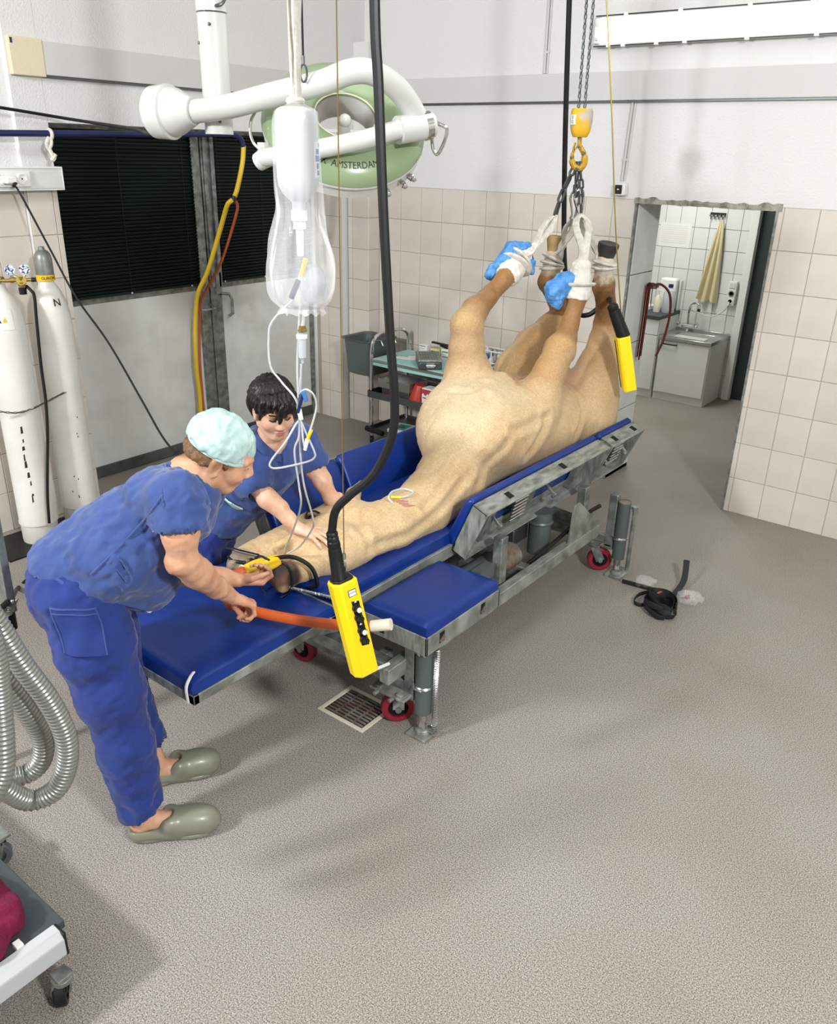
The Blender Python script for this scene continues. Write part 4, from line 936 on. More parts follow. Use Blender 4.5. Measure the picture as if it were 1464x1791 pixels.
sling('twisted white sling on the hind leg with the pale hoof', hb+V(-.02, .04, -.29), (-2.38, 4.45, 1.76), (-2.44, 4.455, 1.66), norm((0, .1, 1)), .052, 3)
sling('taut white sling on the foreleg in front of the yellow pendant', hb+V(.05, .01, -.26), (-2.11, 4.19, 1.78), (-2.12, 4.187, 1.60), norm((0, .15, 1)), .07, 1, 0, .035)
sling('white sling on the hind leg with the black hoof', hb+V(.035, .045, -.27), (-2.19, 4.49, 1.755), (-2.14, 4.52, 1.675), norm((.1, 0, 1)), .054, 2)
# ================================================================== PEOPLE
RTv, FWv, UP = V(.797, .604, 0), V(-.604, .797, 0), V(0, 0, 1)
def head(S, c, f, u, k=.02, w=1.0):
    """skull, face, jaw, nose, lips, ears; f = where the face looks, u = towards the crown"""
    f = norm(f); u = norm(V(u)-np.dot(u, f)*f); s = np.cross(f, u)
    P = lambda a, b, d: c+s*a*w+f*b*w+u*d*w
    E = lambda p, r, k_=k, sub=False: S.ell(p, V(r)*w, d=f, up=u, k=k_, sub=sub)     # radii (side, up, forward)
    E(P(0, -.012, .035), (.076, .085, .098), .04); E(P(0, .028, -.02), (.060, .085, .066), .03)
    E(P(0, .045, -.085), (.032, .024, .036), .03)                            # chin
    for a in (-1, 1):
        S.cone(P(a*.052, -.005, -.06), P(a*.018, .055, -.092), .022*w, .018*w, .03)      # jaw line
        E(P(a*.040, .062, -.03), (.022, .018, .020), .035)                   # cheek
        E(P(a*.032, .088, .012), (.019, .012, .014), .012, True)             # eye socket
        E(P(a*.031, .075, .011), (.0145, .0125, .013), .004)                 # lids
        S.cone(P(a*.012, .088, .03), P(a*.044, .074, .028), .010*w, .009*w, .012)        # brow
        E(P(a*.078, -.012, -.005), (.010, .034, .020), .008)                 # ear
        E(P(a*.086, -.006, -.002), (.006, .020, .010), .004, True)
        S.cone(P(a*.078, .0, -.03), P(a*.078, -.004, -.036), .009*w, .008*w, .006)
        E(P(a*.012, .098, -.03), (.009, .008, .010), .008)                   # nostril wing
    S.cone(P(0, .086, .022), P(0, .107, -.022), .010*w, .0125*w, .012)       # nose
    E(P(0, .086, -.056), (.024, .006, .012), .008); E(P(0, .083, -.068), (.020, .006, .012), .008)
    E(P(0, .099, -.0618), (.022, .0016, .012), .002, True)
    return P, s, f, u
def hand(S, wr, d, n, tdir, curls, thumb, w=1.0, k=.010, fan=.16):
    """palm and five separate fingers. d: wrist to knuckles, n: where the palm faces, tdir: the thumb's side"""
    d = norm(d); n = norm(V(n)-np.dot(n, d)*d); t = np.cross(d, n); t = t if np.dot(t, tdir) > 0 else -t
    wr = V(wr)
    K = [wr+d*l*w+t*o*w-n*h*w for l, o, h in ((.088, .030, .0), (.092, .010, .004), (.087, -.010, .003), (.078, -.029, -.002))]
    for i, q in enumerate(K):
        S.cone(wr+t*(.016-.011*i)*w+d*.008*w, q, .0145*w, .0115*w, .016)
    for q, r in zip(K, K[1:]): S.cone(q*.45+wr*.55, r*.6+wr*.4, .0125*w, .0115*w, .012)
    L = [(.042, .026, .020), (.046, .029, .021), (.043, .027, .020), (.034, .021, .018)]
    R = [(.0095, .0085, .0078, .0065), (.0098, .0088, .008, .0066), (.0094, .0084, .0076, .0063), (.0084, .0075, .0068, .0057)]
    for i, q in enumerate(K):
        a = 0; p = q; fd0 = norm(d+t*fan*(1.1-.75*i))
        for j in range(3):
            a += curls[i][j]; fd = fd0*math.cos(a)+n*math.sin(a); e = p+fd*L[i][j]*w
            S.cone(p, e, R[i][j]*w, R[i][j+1]*w, .006 if j or i == 0 else .008); p = e
    p = wr+d*.022*w+t*.020*w+n*.006*w; v = [norm(V(q)) for q in thumb]
    for j, (l, r0, r1) in enumerate(((.045, .0145, .0115), (.034, .011, .0098), (.026, .0098, .0072))):
        q = v[j][0]*d+v[j][1]*t+v[j][2]*n; e = p+norm(q)*l*w; S.cone(p, e, r0*w, r1*w, .010 if j == 0 else .004); p = e
def skin_col(base, regions):
    L = lambda h: np.array(lin(h)[:3])
    def fn(X, n):
        c = np.tile(L(base), (len(X), 1))
        f = fbm(X, 9, 21); w = ss(.2, 1.1, f)*.25; c = c*(1-w[:, None])+L('#c58a6e')*w[:, None]
        for ctr, r0, r1, col, amt in regions:
            w = ss(r0, r1, np.linalg.norm(X-V(ctr), axis=1))*amt; c = c*(1-w[:, None])+L(col)*w[:, None]
        return c
    return fn
def on_surface(fn, p, n, lim=.25):
    p = V(p); n = norm(n); a = p+n*lim
    for _ in range(90):
        d = fn(a[None])[0]
        if d < .0008: break
        a = a-n*max(d*.8, .0006)
    return a
def folds(amp, seed, sc=5, rid=0.0, rdir=(1, 0, 0), rs=30):
    def fn(X, n):
        a = fbm(X, sc, seed, 3); b = fbm(X, sc*.45, seed+50, 2)
        d = amp*(1-np.abs(a)*2.0)*.7+amp*.8*b
        if rid: d = d+rid*np.sin(X@V(rdir)*rs+3*b+2*a)
        return d
    return fn

# ------------------------------------------------------------------ the man at the head end
mn = thing('person', (-2.12, 1.27, 0), 'person in blue scrubs, mint cap and grey green clogs bending over the head pad', 'person')
S = Sdf()
hc = V(-1.985, 1.575, 1.345); mf, mu = V(.52, .66, -.44), V(.36, .22, .88)
P, s_, f_, u_ = head(S, hc, mf, mu)
S.cone(P(0, -.035, -.06), V(-2.03, 1.475, 1.285), .058, .062, .03); S.cone(V(-2.03, 1.475, 1.285), V(-2.10, 1.42, 1.20), .065, .10, .04)
# trunk and legs under the clothes keep the figure one body
S.chain([(-2.10, 1.42, 1.19), (-2.19, 1.33, 1.08), (-2.28, 1.23, .96)], [.115, .11, .12], .05)
S.cone((-2.0, 1.40, 1.255), (-1.90, 1.345, 1.27), .07, .06, .04); S.cone((-2.08, 1.52, 1.22), (-2.16, 1.60, 1.17), .07, .06, .04)
# near arm
S.chain([(-1.895, 1.345, 1.275), (-1.885, 1.325, 1.19), (-1.892, 1.328, 1.105)], [.058, .052, .043], .02)
S.ell((-1.902, 1.318, 1.09), (.036, .04, .036), k=.02)
S.chain([(-1.892, 1.335, 1.095), (-1.925, 1.40, 1.015), (-1.985, 1.515, .895), (-2.025, 1.605, .805)], [.045, .046, .036, .026], .02)
S.cone((-1.905, 1.36, 1.06), (-1.95, 1.45, .96), .040, .034, .02)
hand(S, (-2.026, 1.607, .802), (.18, .72, -.52), (.0, -.55, -.85), (-.8, .2, -.3), [(.95, 1.1, .7), (1.0, 1.1, .7), (1.0, 1.1, .7), (.95, 1.1, .8)], [(.75, .35, .6), (.85, -.1, .5), (.75, -.55, .4)], fan=.05)
# far arm
S.chain([(-2.17, 1.60, 1.165), (-2.25, 1.575, 1.0), (-2.275, 1.53, .855)], [.055, .048, .042], .02)
S.chain([(-2.275, 1.535, .85), (-2.25, 1.60, .82), (-2.19, 1.70, .785), (-2.165, 1.745, .765)], [.045, .045, .035, .027], .02)
hand(S, (-2.165, 1.748, .765), (.42, .78, -.16), (.1, .25, 1), (.45, -.2, .2), [(.75, 1.2, .6), (.95, 1.3, .7), (1.1, 1.35, .7), (1.2, 1.35, .8)], [(.5, .8, .5), (.8, .3, .5), (.9, 0, .4)], fan=.05)
# legs and feet
S.cone((-2.26, 1.18, .92), (-2.14, 1.17, .60), .085, .06, .04); S.cone((-2.14, 1.17, .60), (-2.075, 1.195, .10), .055, .036, .02)
S.cone((-2.34, 1.28, .90), (-2.33, 1.325, .45), .085, .06, .04); S.cone((-2.33, 1.325, .45), (-2.265, 1.385, .10), .052, .034, .02)
for a, b in (((-2.075, 1.195, .07), (-1.95, 1.33, .035)), ((-2.265, 1.385, .07), (-2.185, 1.50, .035))):
    S.cone(a, b, .038, .030, .02); S.ell(V(a)+V(-.012, -.014, -.012), (.034, .034, .034), k=.02)
man_skin = sdf_obj('body', S, 'skin', .0052, mn, skin_col('#d2a486', [(P(0, -.06, .0), .115, .085, '#8d6a49', .0), (hc+s_*0-f_*.075-u_*.035, .07, .04, '#8a6846', .85), (P(.07, -.035, -.0), .05, .03, '#8a6846', .7), (P(-.07, .02, .02), .035, .02, '#8a6846', .7), (P(.07, .02, .02), .035, .02, '#8a6846', .7), (P(0, .09, -.06), .02, .01, '#b06a5a', .7), ((-1.902, 1.318, 1.09), .06, .02, '#bd7f66', .6), ((-2.0, 1.66, .73), .09, .04, '#c4876b', .5), ((-2.13, 1.8, .75), .09, .04, '#c4876b', .5)]),
                   lambda X, n: .0012*fbm(X, 22, 3))
for a in (-1, 1):
    e = obj('eye', G().ell(P(a*.031, .077, .0095), (.0125, .0125, .0125), 12, 8), 'eye', mn)
    obj('iris', G().ell(P(a*.031, .0855, .006), (.006, .006, .005), 10, 6), 'iris', e)
# cap
C = Sdf(); C.ell(P(0, -.014, .042), (.084, .090, .104), d=f_, up=u_, k=0); C.ell(P(0, -.040, .055), (.080, .080, .080), d=f_, up=u_, k=.03)
C.cut(P(0, .0, .022), norm(-u_-f_*.02), .01)
C.ell(P(0, -.01, .012), (.076, .06, .094), d=f_, up=u_, k=.006, sub=True)
sdf_obj('surgical_cap', C, 'cap', .006, mn, None, lambda X, n: .005*(1-2*np.abs(fbm(X, 10, 31)))+.0025*np.sin((X-hc)@(s_*.3+f_)*150+4*fbm(X, 4, 32))*ss(.06, .0, (X-hc)@u_))
obj('cap_band', G().tube([P(.083*math.cos(t), -.014+.102*math.sin(t), .022-.004*math.sin(t)) for t in np.linspace(0, 2*math.pi, 40, False)], .0055, 6, True, flat=(.6, 1.3), up=u_), 'cap', mn)
# hair under the cap
Hh = Sdf(); Hh.ell(P(0, -.035, -.005), (.079, .055, .085), d=f_, up=u_, k=0)
for a in (-1, 1): Hh.ell(P(a*.068, .022, .008), (.012, .026, .014), d=f_, up=u_, k=.01)
Hh.cut(P(0, .0, .018), u_); Hh.ell(P(0, .07, -.01), (.09, .12, .075), d=f_, up=u_, k=.01, sub=True); Hh.ell(P(0, .03, -.06), (.09, .07, .06), d=f_, up=u_, k=.01, sub=True)
M['brownhair'] = mat('brown_hair', '#7d5c3c', 0.6, col2='#5d432b', nscale=80, bump=.5, bscale=200)
sdf_obj('hair', Hh, 'brownhair', .0055, mn, None, lambda X, n: .003*fbm(X, 30, 8))
# shirt: trunk, two short sleeves, hanging hem
T_ = Sdf()
T_.cone((-1.915, 1.345, 1.285), (-1.872, 1.328, 1.165), .078, .080, 0); T_.cone((-2.15, 1.595, 1.175), (-2.245, 1.575, .99), .082, .080, .03)
for a_, b_, r_, q_ in (((-1.874, 1.329, 1.13), (-1.862, 1.322, 1.0), .11, .13), ((-2.262, 1.565, .935), (-2.29, 1.555, .84), .10, .12)): T_.cone(a_, b_, r_, q_, .0, True)
T_.cone((-1.884, 1.331, 1.24), (-1.874, 1.326, 1.1), .058, .072, .006, True); T_.cone((-2.24, 1.575, 1.03), (-2.26, 1.565, .93), .06, .072, .006, True)
T_.chain([(-2.285, 1.215, .975), (-2.225, 1.275, 1.03), (-2.14, 1.35, 1.11), (-2.06, 1.425, 1.185)], [.158, .150, .142, .138], .05)
T_.ell((-2.165, 1.325, 1.06), (.19, .14, .19), d=norm((.6, .6, .5)), k=.05)
T_.cone((-2.03, 1.365, 1.25), (-1.915, 1.345, 1.275), .10, .078, .04); T_.cone((-2.09, 1.51, 1.20), (-2.155, 1.595, 1.17), .10, .08, .04)
T_.cone((-2.02, 1.475, 1.255), (-2.06, 1.44, 1.20), .082, .10, .04)
T_.cone((-2.22, 1.34, .97), (-2.185, 1.37, .915), .12, .105, .05)                    # cloth hanging in front
T_.cone((-2.09, 1.37, 1.05), (-2.12, 1.35, .93), .095, .08, .05)
T_.cut((-2.225, 1.215, .925), norm((-.30, -.42, -.86)), .004)
T_.ell((-2.30, 1.19, .88), (.150, .125, .12), d=norm((-.30, -.42, -.86)), k=.01, sub=True)
T_.cone((-1.995, 1.515, 1.30), (-1.90, 1.60, 1.40), .066, .11, .012, True)
shirt = sdf_obj('scrub_shirt', T_, 'scrub', .0085, mn, None, folds(.0075, 41, 7.5, .0015, (.6, .6, .3), 60))
obj('shirt_pocket', (lambda g: g.tube(spline([(-2.035, 1.215, 1.01), (-2.0, 1.255, .965), (-1.985, 1.27, .94)], 4), .004, 5).tube(spline([(-2.06, 1.195, .99), (-2.02, 1.235, .93)], 4), .004, 5))(G()), 'scrub', shirt) if False else None
def cam_snap(fn, p):
    p = V(p); return on_surface(fn, p, V(0, 0, CAM_H)-p, .4)
def seam(name, fn, pts, r, m, parent, lift=.001, n=8):
    Q_ = [cam_snap(fn, q) for q in spline(pts, n)]; Q_ = [q+norm(V(0, 0, CAM_H)-q)*(lift+.0015*math.sin(i*2.4)) for i, q in enumerate(Q_)]
    return obj(name, G().tube(Q_, r, 6), m, parent)
def ring_on(name, fn, c, ax, lim, r, m, parent, n=44, flat=(.5, 1.5)):
    x, y, d = frame(ax); c = V(c)
    pts = [on_surface(fn, c, math.cos(t)*x+math.sin(t)*y, lim) for t in np.linspace(0, 2*math.pi, n, False)]
    return obj(name, G().tube(pts, r, 8, True, flat=flat, up=ax), m, parent)
seam('side_seam', T_, [(-1.964, 1.334, 1.290), (-2.011, 1.299, 1.214), (-2.074, 1.251, 1.126), (-2.130, 1.208, 1.056), (-2.166, 1.181, 1.013)], .0035, 'scrub', shirt)
seam('armhole_seam', T_, [(-1.950, 1.345, 1.386), (-1.962, 1.336, 1.336), (-1.967, 1.332, 1.284), (-1.964, 1.335, 1.244)], .003, 'scrub', shirt)
seam('pocket_seam', T_, [(-2.113, 1.221, 1.056), (-2.092, 1.238, 1.077), (-2.070, 1.254, 1.028), (-2.051, 1.268, 0.985)], .003, 'scrub', shirt)
seam('pocket_seam', T_, [(-2.103, 1.229, 1.047), (-2.086, 1.242, 1.008), (-2.071, 1.254, 0.972)], .0025, 'scrub', shirt)
ring_on('hem', T_, V(-2.235, 1.25, .955), (-.30, -.42, -.86), .26, .006, 'scrub', shirt)
ring_on('sleeve_hem', T_, (-1.874, 1.329, 1.222), (.1, -.1, -1), .12, .005, 'scrub', shirt)
def hem(path, r, m, parent, name='hem', flat=(.5, 1.6), up=UP): return obj(name, G().tube(path, r, 8, True, flat=flat, up=up), m, parent)
# trousers
Q = Sdf()
Q.ell((-2.285, 1.205, .935), (.172, .148, .165), d=norm((.65, .5, .55)), k=0)
Q.chain([(-2.235, 1.175, .91), (-2.18, 1.165, .76), (-2.13, 1.17, .60), (-2.10, 1.18, .40), (-2.08, 1.19, .12)], [.132, .116, .100, .086, .079], .04)
Q.chain([(-2.345, 1.265, .90), (-2.345, 1.295, .70), (-2.335, 1.325, .48), (-2.29, 1.365, .16)], [.125, .105, .090, .078], .035)
Q.cut((-2.08, 1.19, .118), (.25, .25, -.95), .004); Q.cut((-2.29, 1.365, .11), (0, .1, -1), .004)
Q.cone((-2.075, 1.195, .13), (-2.06, 1.20, .05), .066, .075, .006, True); Q.cone((-2.28, 1.37, .17), (-2.26, 1.385, .05), .066, .07, .006, True)
tr = sdf_obj('trousers', Q, 'scrubp', .0085, mn, None, folds(.0075, 61, 6.0, .0015, (.5, .3, .9), 44))
# patch pocket on the seat
pc = V(-2.120, 1.091, 0.896)
outn = norm((.55, -.83, .10)); pu, pv = norm((.78, .50, -.10)), norm((.20, .10, -.97))
def pk(u, v): return on_surface(Q, pc+pu*(u-.5)*.125+pv*(v-.35)*.155, outn)+outn*(.009+.003*math.sin(u*9+v*5))
g = G().sheet(pk, 12, 14, .004); pocket = obj('patch_pocket', g, 'scrubp', tr, ang=60)
g = G(); 
for a, b, c, d in ((.0, .02, 1, .02), (.0, .13, 1, .13)): g.tube([pk(a+(c-a)*t, b+(d-b)*t)+outn*.003 for t in np.linspace(0, 1, 12)], .0022, 5)
for u in (.02, .98): g.tube([pk(u, t)+outn*.003 for t in np.linspace(0.02, .98, 12)], .0022, 5)
obj('pocket_seam', g, 'scrub', pocket)
obj('drawstring', G().tube(spline([(-2.13, 1.305, .88), (-2.115, 1.32, .86), (-2.10, 1.325, .845), (-2.095, 1.335, .85), (-2.108, 1.33, .855)], 5), .006, 6), 'white', tr)
# clogs
def clog(heel, toe, label=None):
    heel, toe = V(heel), V(toe); d = norm(toe-heel); s = np.cross(UP, d); L_ = np.linalg.norm(toe-heel)
    K = Sdf(); q = lambda a, b, z: heel+d*a*L_+s*b+UP*z
    K.chain([q(.13, 0, .034), q(.5, 0, .034), q(.80, .004, .036)], [.042, .044, .050], .02)
    K.ell(q(.70, .0, .062), (.050, .042, .095), d=d, k=.03); K.ell(q(.90, .0, .040), (.040, .034, .042), d=d, k=.03)
    K.cone(q(.47, -.03, .075), q(.47, .03, .075), .022, .022, .03)
    K.cut(q(0, 0, .004), -UP, .006)
    K.ell(q(.20, 0, .078), (.036, .046, .085), d=d, k=.01, sub=True); K.cone(q(.42, 0, .095), q(.15, 0, .095), .03, .05, .01, True)
    k = sdf_obj('clog', K, 'clog', .005, mn)
    so = [q(a, b, .006) for a, b in ((.02, 0), (.06, .032), (.2, .040), (.45, .036), (.7, .052), (.88, .047), (.98, .02), (1.0, 0), (.98, -.02), (.88, -.046), (.7, -.050), (.45, -.036), (.2, -.040), (.06, -.032))]
    obj('sole', G().prism(so, (0, 0, .016)), 'clog', k, bevel=.004)
    return k
clog((-2.105, 1.145, 0), (-1.912, 1.375, 0)); clog((-2.295, 1.345, 0), (-2.155, 1.57, 0))

# ------------------------------------------------------------------ the woman on the far side
wm = thing('person', (-2.80, 2.02, 0), "person with short black hair in blue scrubs, both hands on the horse's head", 'person')
S = Sdf(); hw = V(-2.405, 2.19, 1.275); wf, wu = V(.86, -.40, -.30), V(.30, -.18, .88)
P, s_, f_, u_ = head(S, hw, wf, wu, w=.95)
S.cone(P(0, -.03, -.06), (-2.475, 2.235, 1.125), .05, .054, .03); S.cone((-2.475, 2.235, 1.125), (-2.54, 2.25, 1.03), .056, .09, .04)
S.chain([(-2.55, 2.25, 1.02), (-2.64, 2.20, .89), (-2.76, 2.13, .76)], [.105, .10, .115], .05)
wq = on_surface(HS, (-2.285, 2.185, .74), (0, 0, 1))+UP*.034
S.chain([(-2.53, 2.14, 1.035), (-2.49, 2.125, .97), (-2.415, 2.14, .90), tuple(wq+V(-.045, -.012, .035)), tuple(wq)], [.048, .043, .039, .029, .024], .02)
S.cone((-2.415, 2.14, .895), tuple(wq+V(-.08, -.02, .08)), .036, .032, .02)
hand(S, wq, (.85, .30, -.16), (-.12, -.02, -1), (-.1, 1, .1), [(.10, .18, .12), (.14, .22, .15), (.18, .24, .18), (.2, .26, .2)], [(.62, .75, .12), (.72, .65, .12), (.80, .5, .08)], fan=.34, w=.95)
S.chain([(-2.52, 2.46, 1.04), (-2.45, 2.45, .945), (-2.41, 2.46, .89), (-2.385, 2.49, .80), (-2.378, 2.50, .775)], [.052, .046, .040, .032, .026], .02)
hand(S, (-2.385, 2.52, .80), (.15, .45, -.62), (.55, .1, -.75), (.5, -.3, .2), [(.3, .4, .3), (.3, .4, .3), (.3, .4, .3), (.3, .4, .3)], [(.6, .7, .2), (.8, .4, .2), (.9, .2, .2)], fan=.14)
S.cone((-2.53, 2.17, 1.04), (-2.53, 2.44, 1.05), .06, .06, .05)
for a, b, c in (((-2.77, 2.05, .74), (-2.72, 1.96, .42), (-2.86, 1.93, .09)), ((-2.83, 2.22, .74), (-2.84, 2.10, .42), (-2.98, 2.12, .09))):
    S.cone(a, b, .085, .06, .04); S.cone(b, c, .055, .036, .02); S.cone(V(c)+V(0, 0, -.045), V(c)+V(.14, -.06, -.055), .035, .028, .02)
sdf_obj('body', S, 'skin', .0052, wm, skin_col('#dfb79d', [(P(0, .09, -.062), .022, .012, '#b3685e', .75), (P(-.05, .07, -.03), .035, .01, '#d08a74', .35), (P(.05, .07, -.03), .035, .01, '#d08a74', .35), (P(-.031, .082, .012), .02, .01, '#6a4636', .55), (P(.031, .082, .012), .02, .01, '#6a4636', .55)]), lambda X, n: .0008*fbm(X, 22, 3))
for a in (-1, 1):
    obj('eyebrow', G().tube(spline([P(a*.012, .099, .030), P(a*.03, .096, .036), P(a*.05, .078, .030)], 5), [.003]*6+[.0035]*4+[.0015], 6), 'hair', wm)
    obj('eyelash', G().tube(spline([P(a*.018, .086, .004), P(a*.031, .091, .002), P(a*.046, .080, .005)], 5), .0022, 6), 'hair', wm)
# hair: a cropped cap with a heavy fringe swept over the forehead
Hh = Sdf(); Hh.ell(P(0, -.020, .040), (.092, .100, .112), d=f_, up=u_, k=0); Hh.ell(P(0, -.055, .01), (.086, .088, .075), d=f_, up=u_, k=.03)
Hh.ell(P(0, .085, -.035), (.075, .095, .075), d=f_, up=u_, k=.01, sub=True); Hh.cut(P(0, -.02, -.075), -u_+f_*.3, .01)
Hh.ell(P(.085, .0, -.01), (.022, .035, .028), d=f_, up=u_, k=.008, sub=True); Hh.ell(P(-.085, .0, -.01), (.022, .035, .028), d=f_, up=u_, k=.008, sub=True)
for a0, b0, d0, a1, b1, d1 in ((.045, .06, .10, .060, .080, .058), (.02, .07, .105, .046, .092, .050), (-.005, .07, .108, .026, .104, .014), (-.012, .069, .107, .012, .110, .000), (-.03, .065, .105, -.006, .108, .028), (-.05, .055, .095, -.030, .098, .034), (-.058, .045, .09, -.054, .084, .026), (.06, .04, .09, .074, .050, .035), (-.066, .03, .085, -.072, .060, .010)):
    m1 = P((a0*.6+a1*.4), (b0+b1)/2+.022, (d0*.55+d1*.45)+.008)
    pts = spline([P(a0, b0, d0), m1, P(a1, b1, d1)], 5); rr = np.linspace(.017, .0035, len(pts)); Hh.chain(pts, rr, .008)
def hairdisp(X, n):
    q = (X-hw); ph = np.arctan2(q@s_, q@f_+.02); return .0035*np.sin(ph*26+5*fbm(X, 5, 9)+q@u_*20)+.0018*np.sin(ph*60+q@u_*40)
sdf_obj('hair', Hh, 'hair', .005, wm, None, hairdisp)
obj('earring', G().ell(P(.080, -.004, -.042), (.004, .004, .004), 8, 6), 'chrome', wm); obj('earring', G().ell(P(-.080, -.004, -.042), (.004, .004, .004), 8, 6), 'chrome', wm)
obj('necklace', G().tube(spline([(-2.50, 2.185, 1.135), (-2.455, 2.185, 1.095), (-2.435, 2.225, 1.08), (-2.455, 2.275, 1.10), (-2.50, 2.30, 1.135)], 6), .004, 6), 'black', wm)
T_ = Sdf()
T_.chain([(-2.55, 2.27, 1.01), (-2.64, 2.22, .90), (-2.75, 2.15, .77)], [.148, .145, .155], .06)
T_.cone((-2.53, 2.17, 1.045), (-2.53, 2.44, 1.045), .088, .088, .05)
T_.cone((-2.53, 2.15, 1.04), (-2.478, 2.122, .955), .078, .074, .03); T_.cone((-2.53, 2.455, 1.045), (-2.458, 2.452, .965), .078, .074, .03)
T_.cone((-2.465, 2.225, 1.125), (-2.40, 2.20, 1.20), .062, .10, .01, True); T_.cone((-2.44, 2.22, 1.08), (-2.41, 2.22, 1.02), .028, .012, .012, True)
T_.cone((-2.462, 2.122, .935), (-2.43, 2.125, .88), .056, .07, .006, True); T_.cone((-2.445, 2.45, .945), (-2.42, 2.455, .90), .056, .07, .006, True)
T_.cut((-2.80, 2.1, .72), (-.6, -.3, -.75), .01)
ws = sdf_obj('scrub_shirt', T_, 'scrub', .008, wm, None, folds(.0075, 81, 5, .002, (.6, .6, .3), 44))
obj('collar', G().tube(spline([(-2.425, 2.22, 1.045), (-2.44, 2.165, 1.10), (-2.50, 2.155, 1.155), (-2.55, 2.21, 1.165), (-2.55, 2.28, 1.155), (-2.49, 2.305, 1.135), (-2.44, 2.265, 1.085), (-2.425, 2.22, 1.04)], 5), .014, 8, flat=(.5, 1.5)), 'scrub', ws)
Q = Sdf(); Q.ell((-2.79, 2.13, .735), (.15, .14, .16), k=0)
Q.chain([(-2.775, 2.06, .72), (-2.73, 1.975, .43), (-2.85, 1.935, .12)], [.115, .092, .075], .04); Q.chain([(-2.83, 2.21, .72), (-2.84, 2.11, .43), (-2.965, 2.115, .12)], [.115, .092, .075], .035)
Q.cut((-2.85, 1.93, .09), (0, 0, -1), .004); wt = sdf_obj('trousers', Q, 'scrubp', .009, wm, None, folds(.007, 91, 4.5))
for c, e in (((-2.86, 1.93, 0), (-2.66, 1.845, 0)), ((-2.98, 2.12, 0), (-2.78, 2.04, 0))):
    d = norm(V(e)-V(c)); K = Sdf(); K.cone(V(c)-d*.02+UP*.03, V(e)-d*.04+UP*.03, .036, .042, 0); K.ell(V(e)-d*.07+UP*.045, (.045, .035, .08), d=d, k=.03); K.cut(V(c)+UP*.003, -UP); sdf_obj('clog', K, 'clog', .007, wm)
g = G().sheet(lambda u, v: V(-2.60, 2.07, .865)+V(.125, .015, -.025)*(u-.5)+V(.01, .05, -.06)*(v-.5)+UP*.012*math.sin(u*5+v*2), 8, 5, .006)
obj('face_mask', g, 'cap', wm)
# ================================================================== THINGS THAT HANG
# ------------------------------------------------------------------ operating lamp
lp = thing('operating_lamp', (-2.838, 2.366, 2.3), 'green ring shaped operating lamp with white arms on a white ceiling column', 'lamp')
cx, cy = -2.838, 2.366
obj('column', G().cyl((cx, cy, 2.285), (cx, cy, 2.70), .055, n=28).cyl((cx, cy, 2.30), (cx, cy, 2.285), .055, .05, n=28), 'lampw', lp)
obj('column_collar', G().cyl((cx, cy, 2.705), (cx, cy, 2.80), .058, n=28).cyl((cx, cy, 2.8), (cx, cy, 4.3), .045, n=24).lathe([(.05, 0), (.12, .0), (.12, .04), (.05, .06)], (cx, cy, 4.24)), 'lampw', lp)
for z, t in ((2.66, -.9), (2.33, -.6), (2.60, -2.0)): obj('screw', G().ell((cx+.055*math.cos(t), cy+.055*math.sin(t), z), (.006, .006, .006), 8, 6), 'dksteel', lp)
a0, a1 = V(-3.043, 2.211, 2.357), V(-2.819, 2.280, 2.365); ax = norm(a1-a0)
obj('joint_drum', G().lathe([(.06, -.005), (.085, .0), (.095, .012), (.098, .06), (.1, .07), (.1, .085), (.09, .09), (.085, .12), (.06, .17), (.05, .19)], a0, ax, 32), 'lampw', lp)
arm = [(-2.864, 2.271, 2.363), (-2.710, 2.312, 2.381), (-2.510, 2.363, 2.422), (-2.333, 2.423, 2.458), (-2.234, 2.473, 2.495), (-2.185, 2.535, 2.497), (-2.157, 2.631, 2.460), (-2.150, 2.712, 2.404), (-2.144, 2.767, 2.342)]
obj('yoke_arm', G().tube(spline(arm, 8), .043, 18), 'lampw', lp)
fork = [(-2.128, 2.779, 2.330), (-2.164, 2.676, 2.317), (-2.215, 2.537, 2.279), (-2.337, 2.419, 2.242), (-2.483, 2.384, 2.219), (-2.595, 2.375, 2.205)]
obj('fork_arm', G().tube(spline(fork, 6), [.042]*7+[.034]*24, 16), 'lampw', lp)
obj('fork_sleeve', G().cyl((-2.118, 2.787, 2.333), (-2.164, 2.663, 2.313), .05, n=20), 'lampw', lp)
obj('pivot_ring', G().cyl((-2.124, 2.770, 2.330), (-2.111, 2.792, 2.335), .052, n=20), 'chrome', lp)
obj('end_cap', G().cyl((-2.111, 2.792, 2.335), (-2.105, 2.803, 2.337), .045, n=20), 'lampw', lp)
hd = [(-2.104, 2.797, 2.349), (-2.071, 2.797, 2.339), (-2.036, 2.798, 2.325), (-2.037, 2.798, 2.294), (-2.048, 2.789, 2.257), (-2.067, 2.787, 2.233), (-2.086, 2.786, 2.249), (-2.104, 2.797, 2.293)]
obj('guide_handle', G().tube(spline(hd, 5), .007, 8), 'chrome', lp)
obj('pivot_knob', G().cyl((-2.628, 2.374, 2.188), (-2.580, 2.386, 2.213), .034, .04, n=12).box(tuple(np.array((-2.601, 2.383, 2.241))-.018), tuple(np.array((-2.601, 2.383, 2.241))+.018)), 'lampw', lp)
obj('wire_handle', G().tube(spline([(-2.646, 2.386, 2.365), (-2.652, 2.369, 2.333), (-2.648, 2.359, 2.292), (-2.632, 2.359, 2.256), (-2.606, 2.366, 2.233)], 5), .006, 8), 'chrome', lp)
LC = V(-2.455, 2.681, 2.324); LN = norm((.535, -.43, .74))
prof = [(.316, 0), (.325, .004), (.322, .020), (.306, .047), (.275, .070), (.235, .082), (.195, .083), (.160, .075), (.132, .063), (.120, .054)]
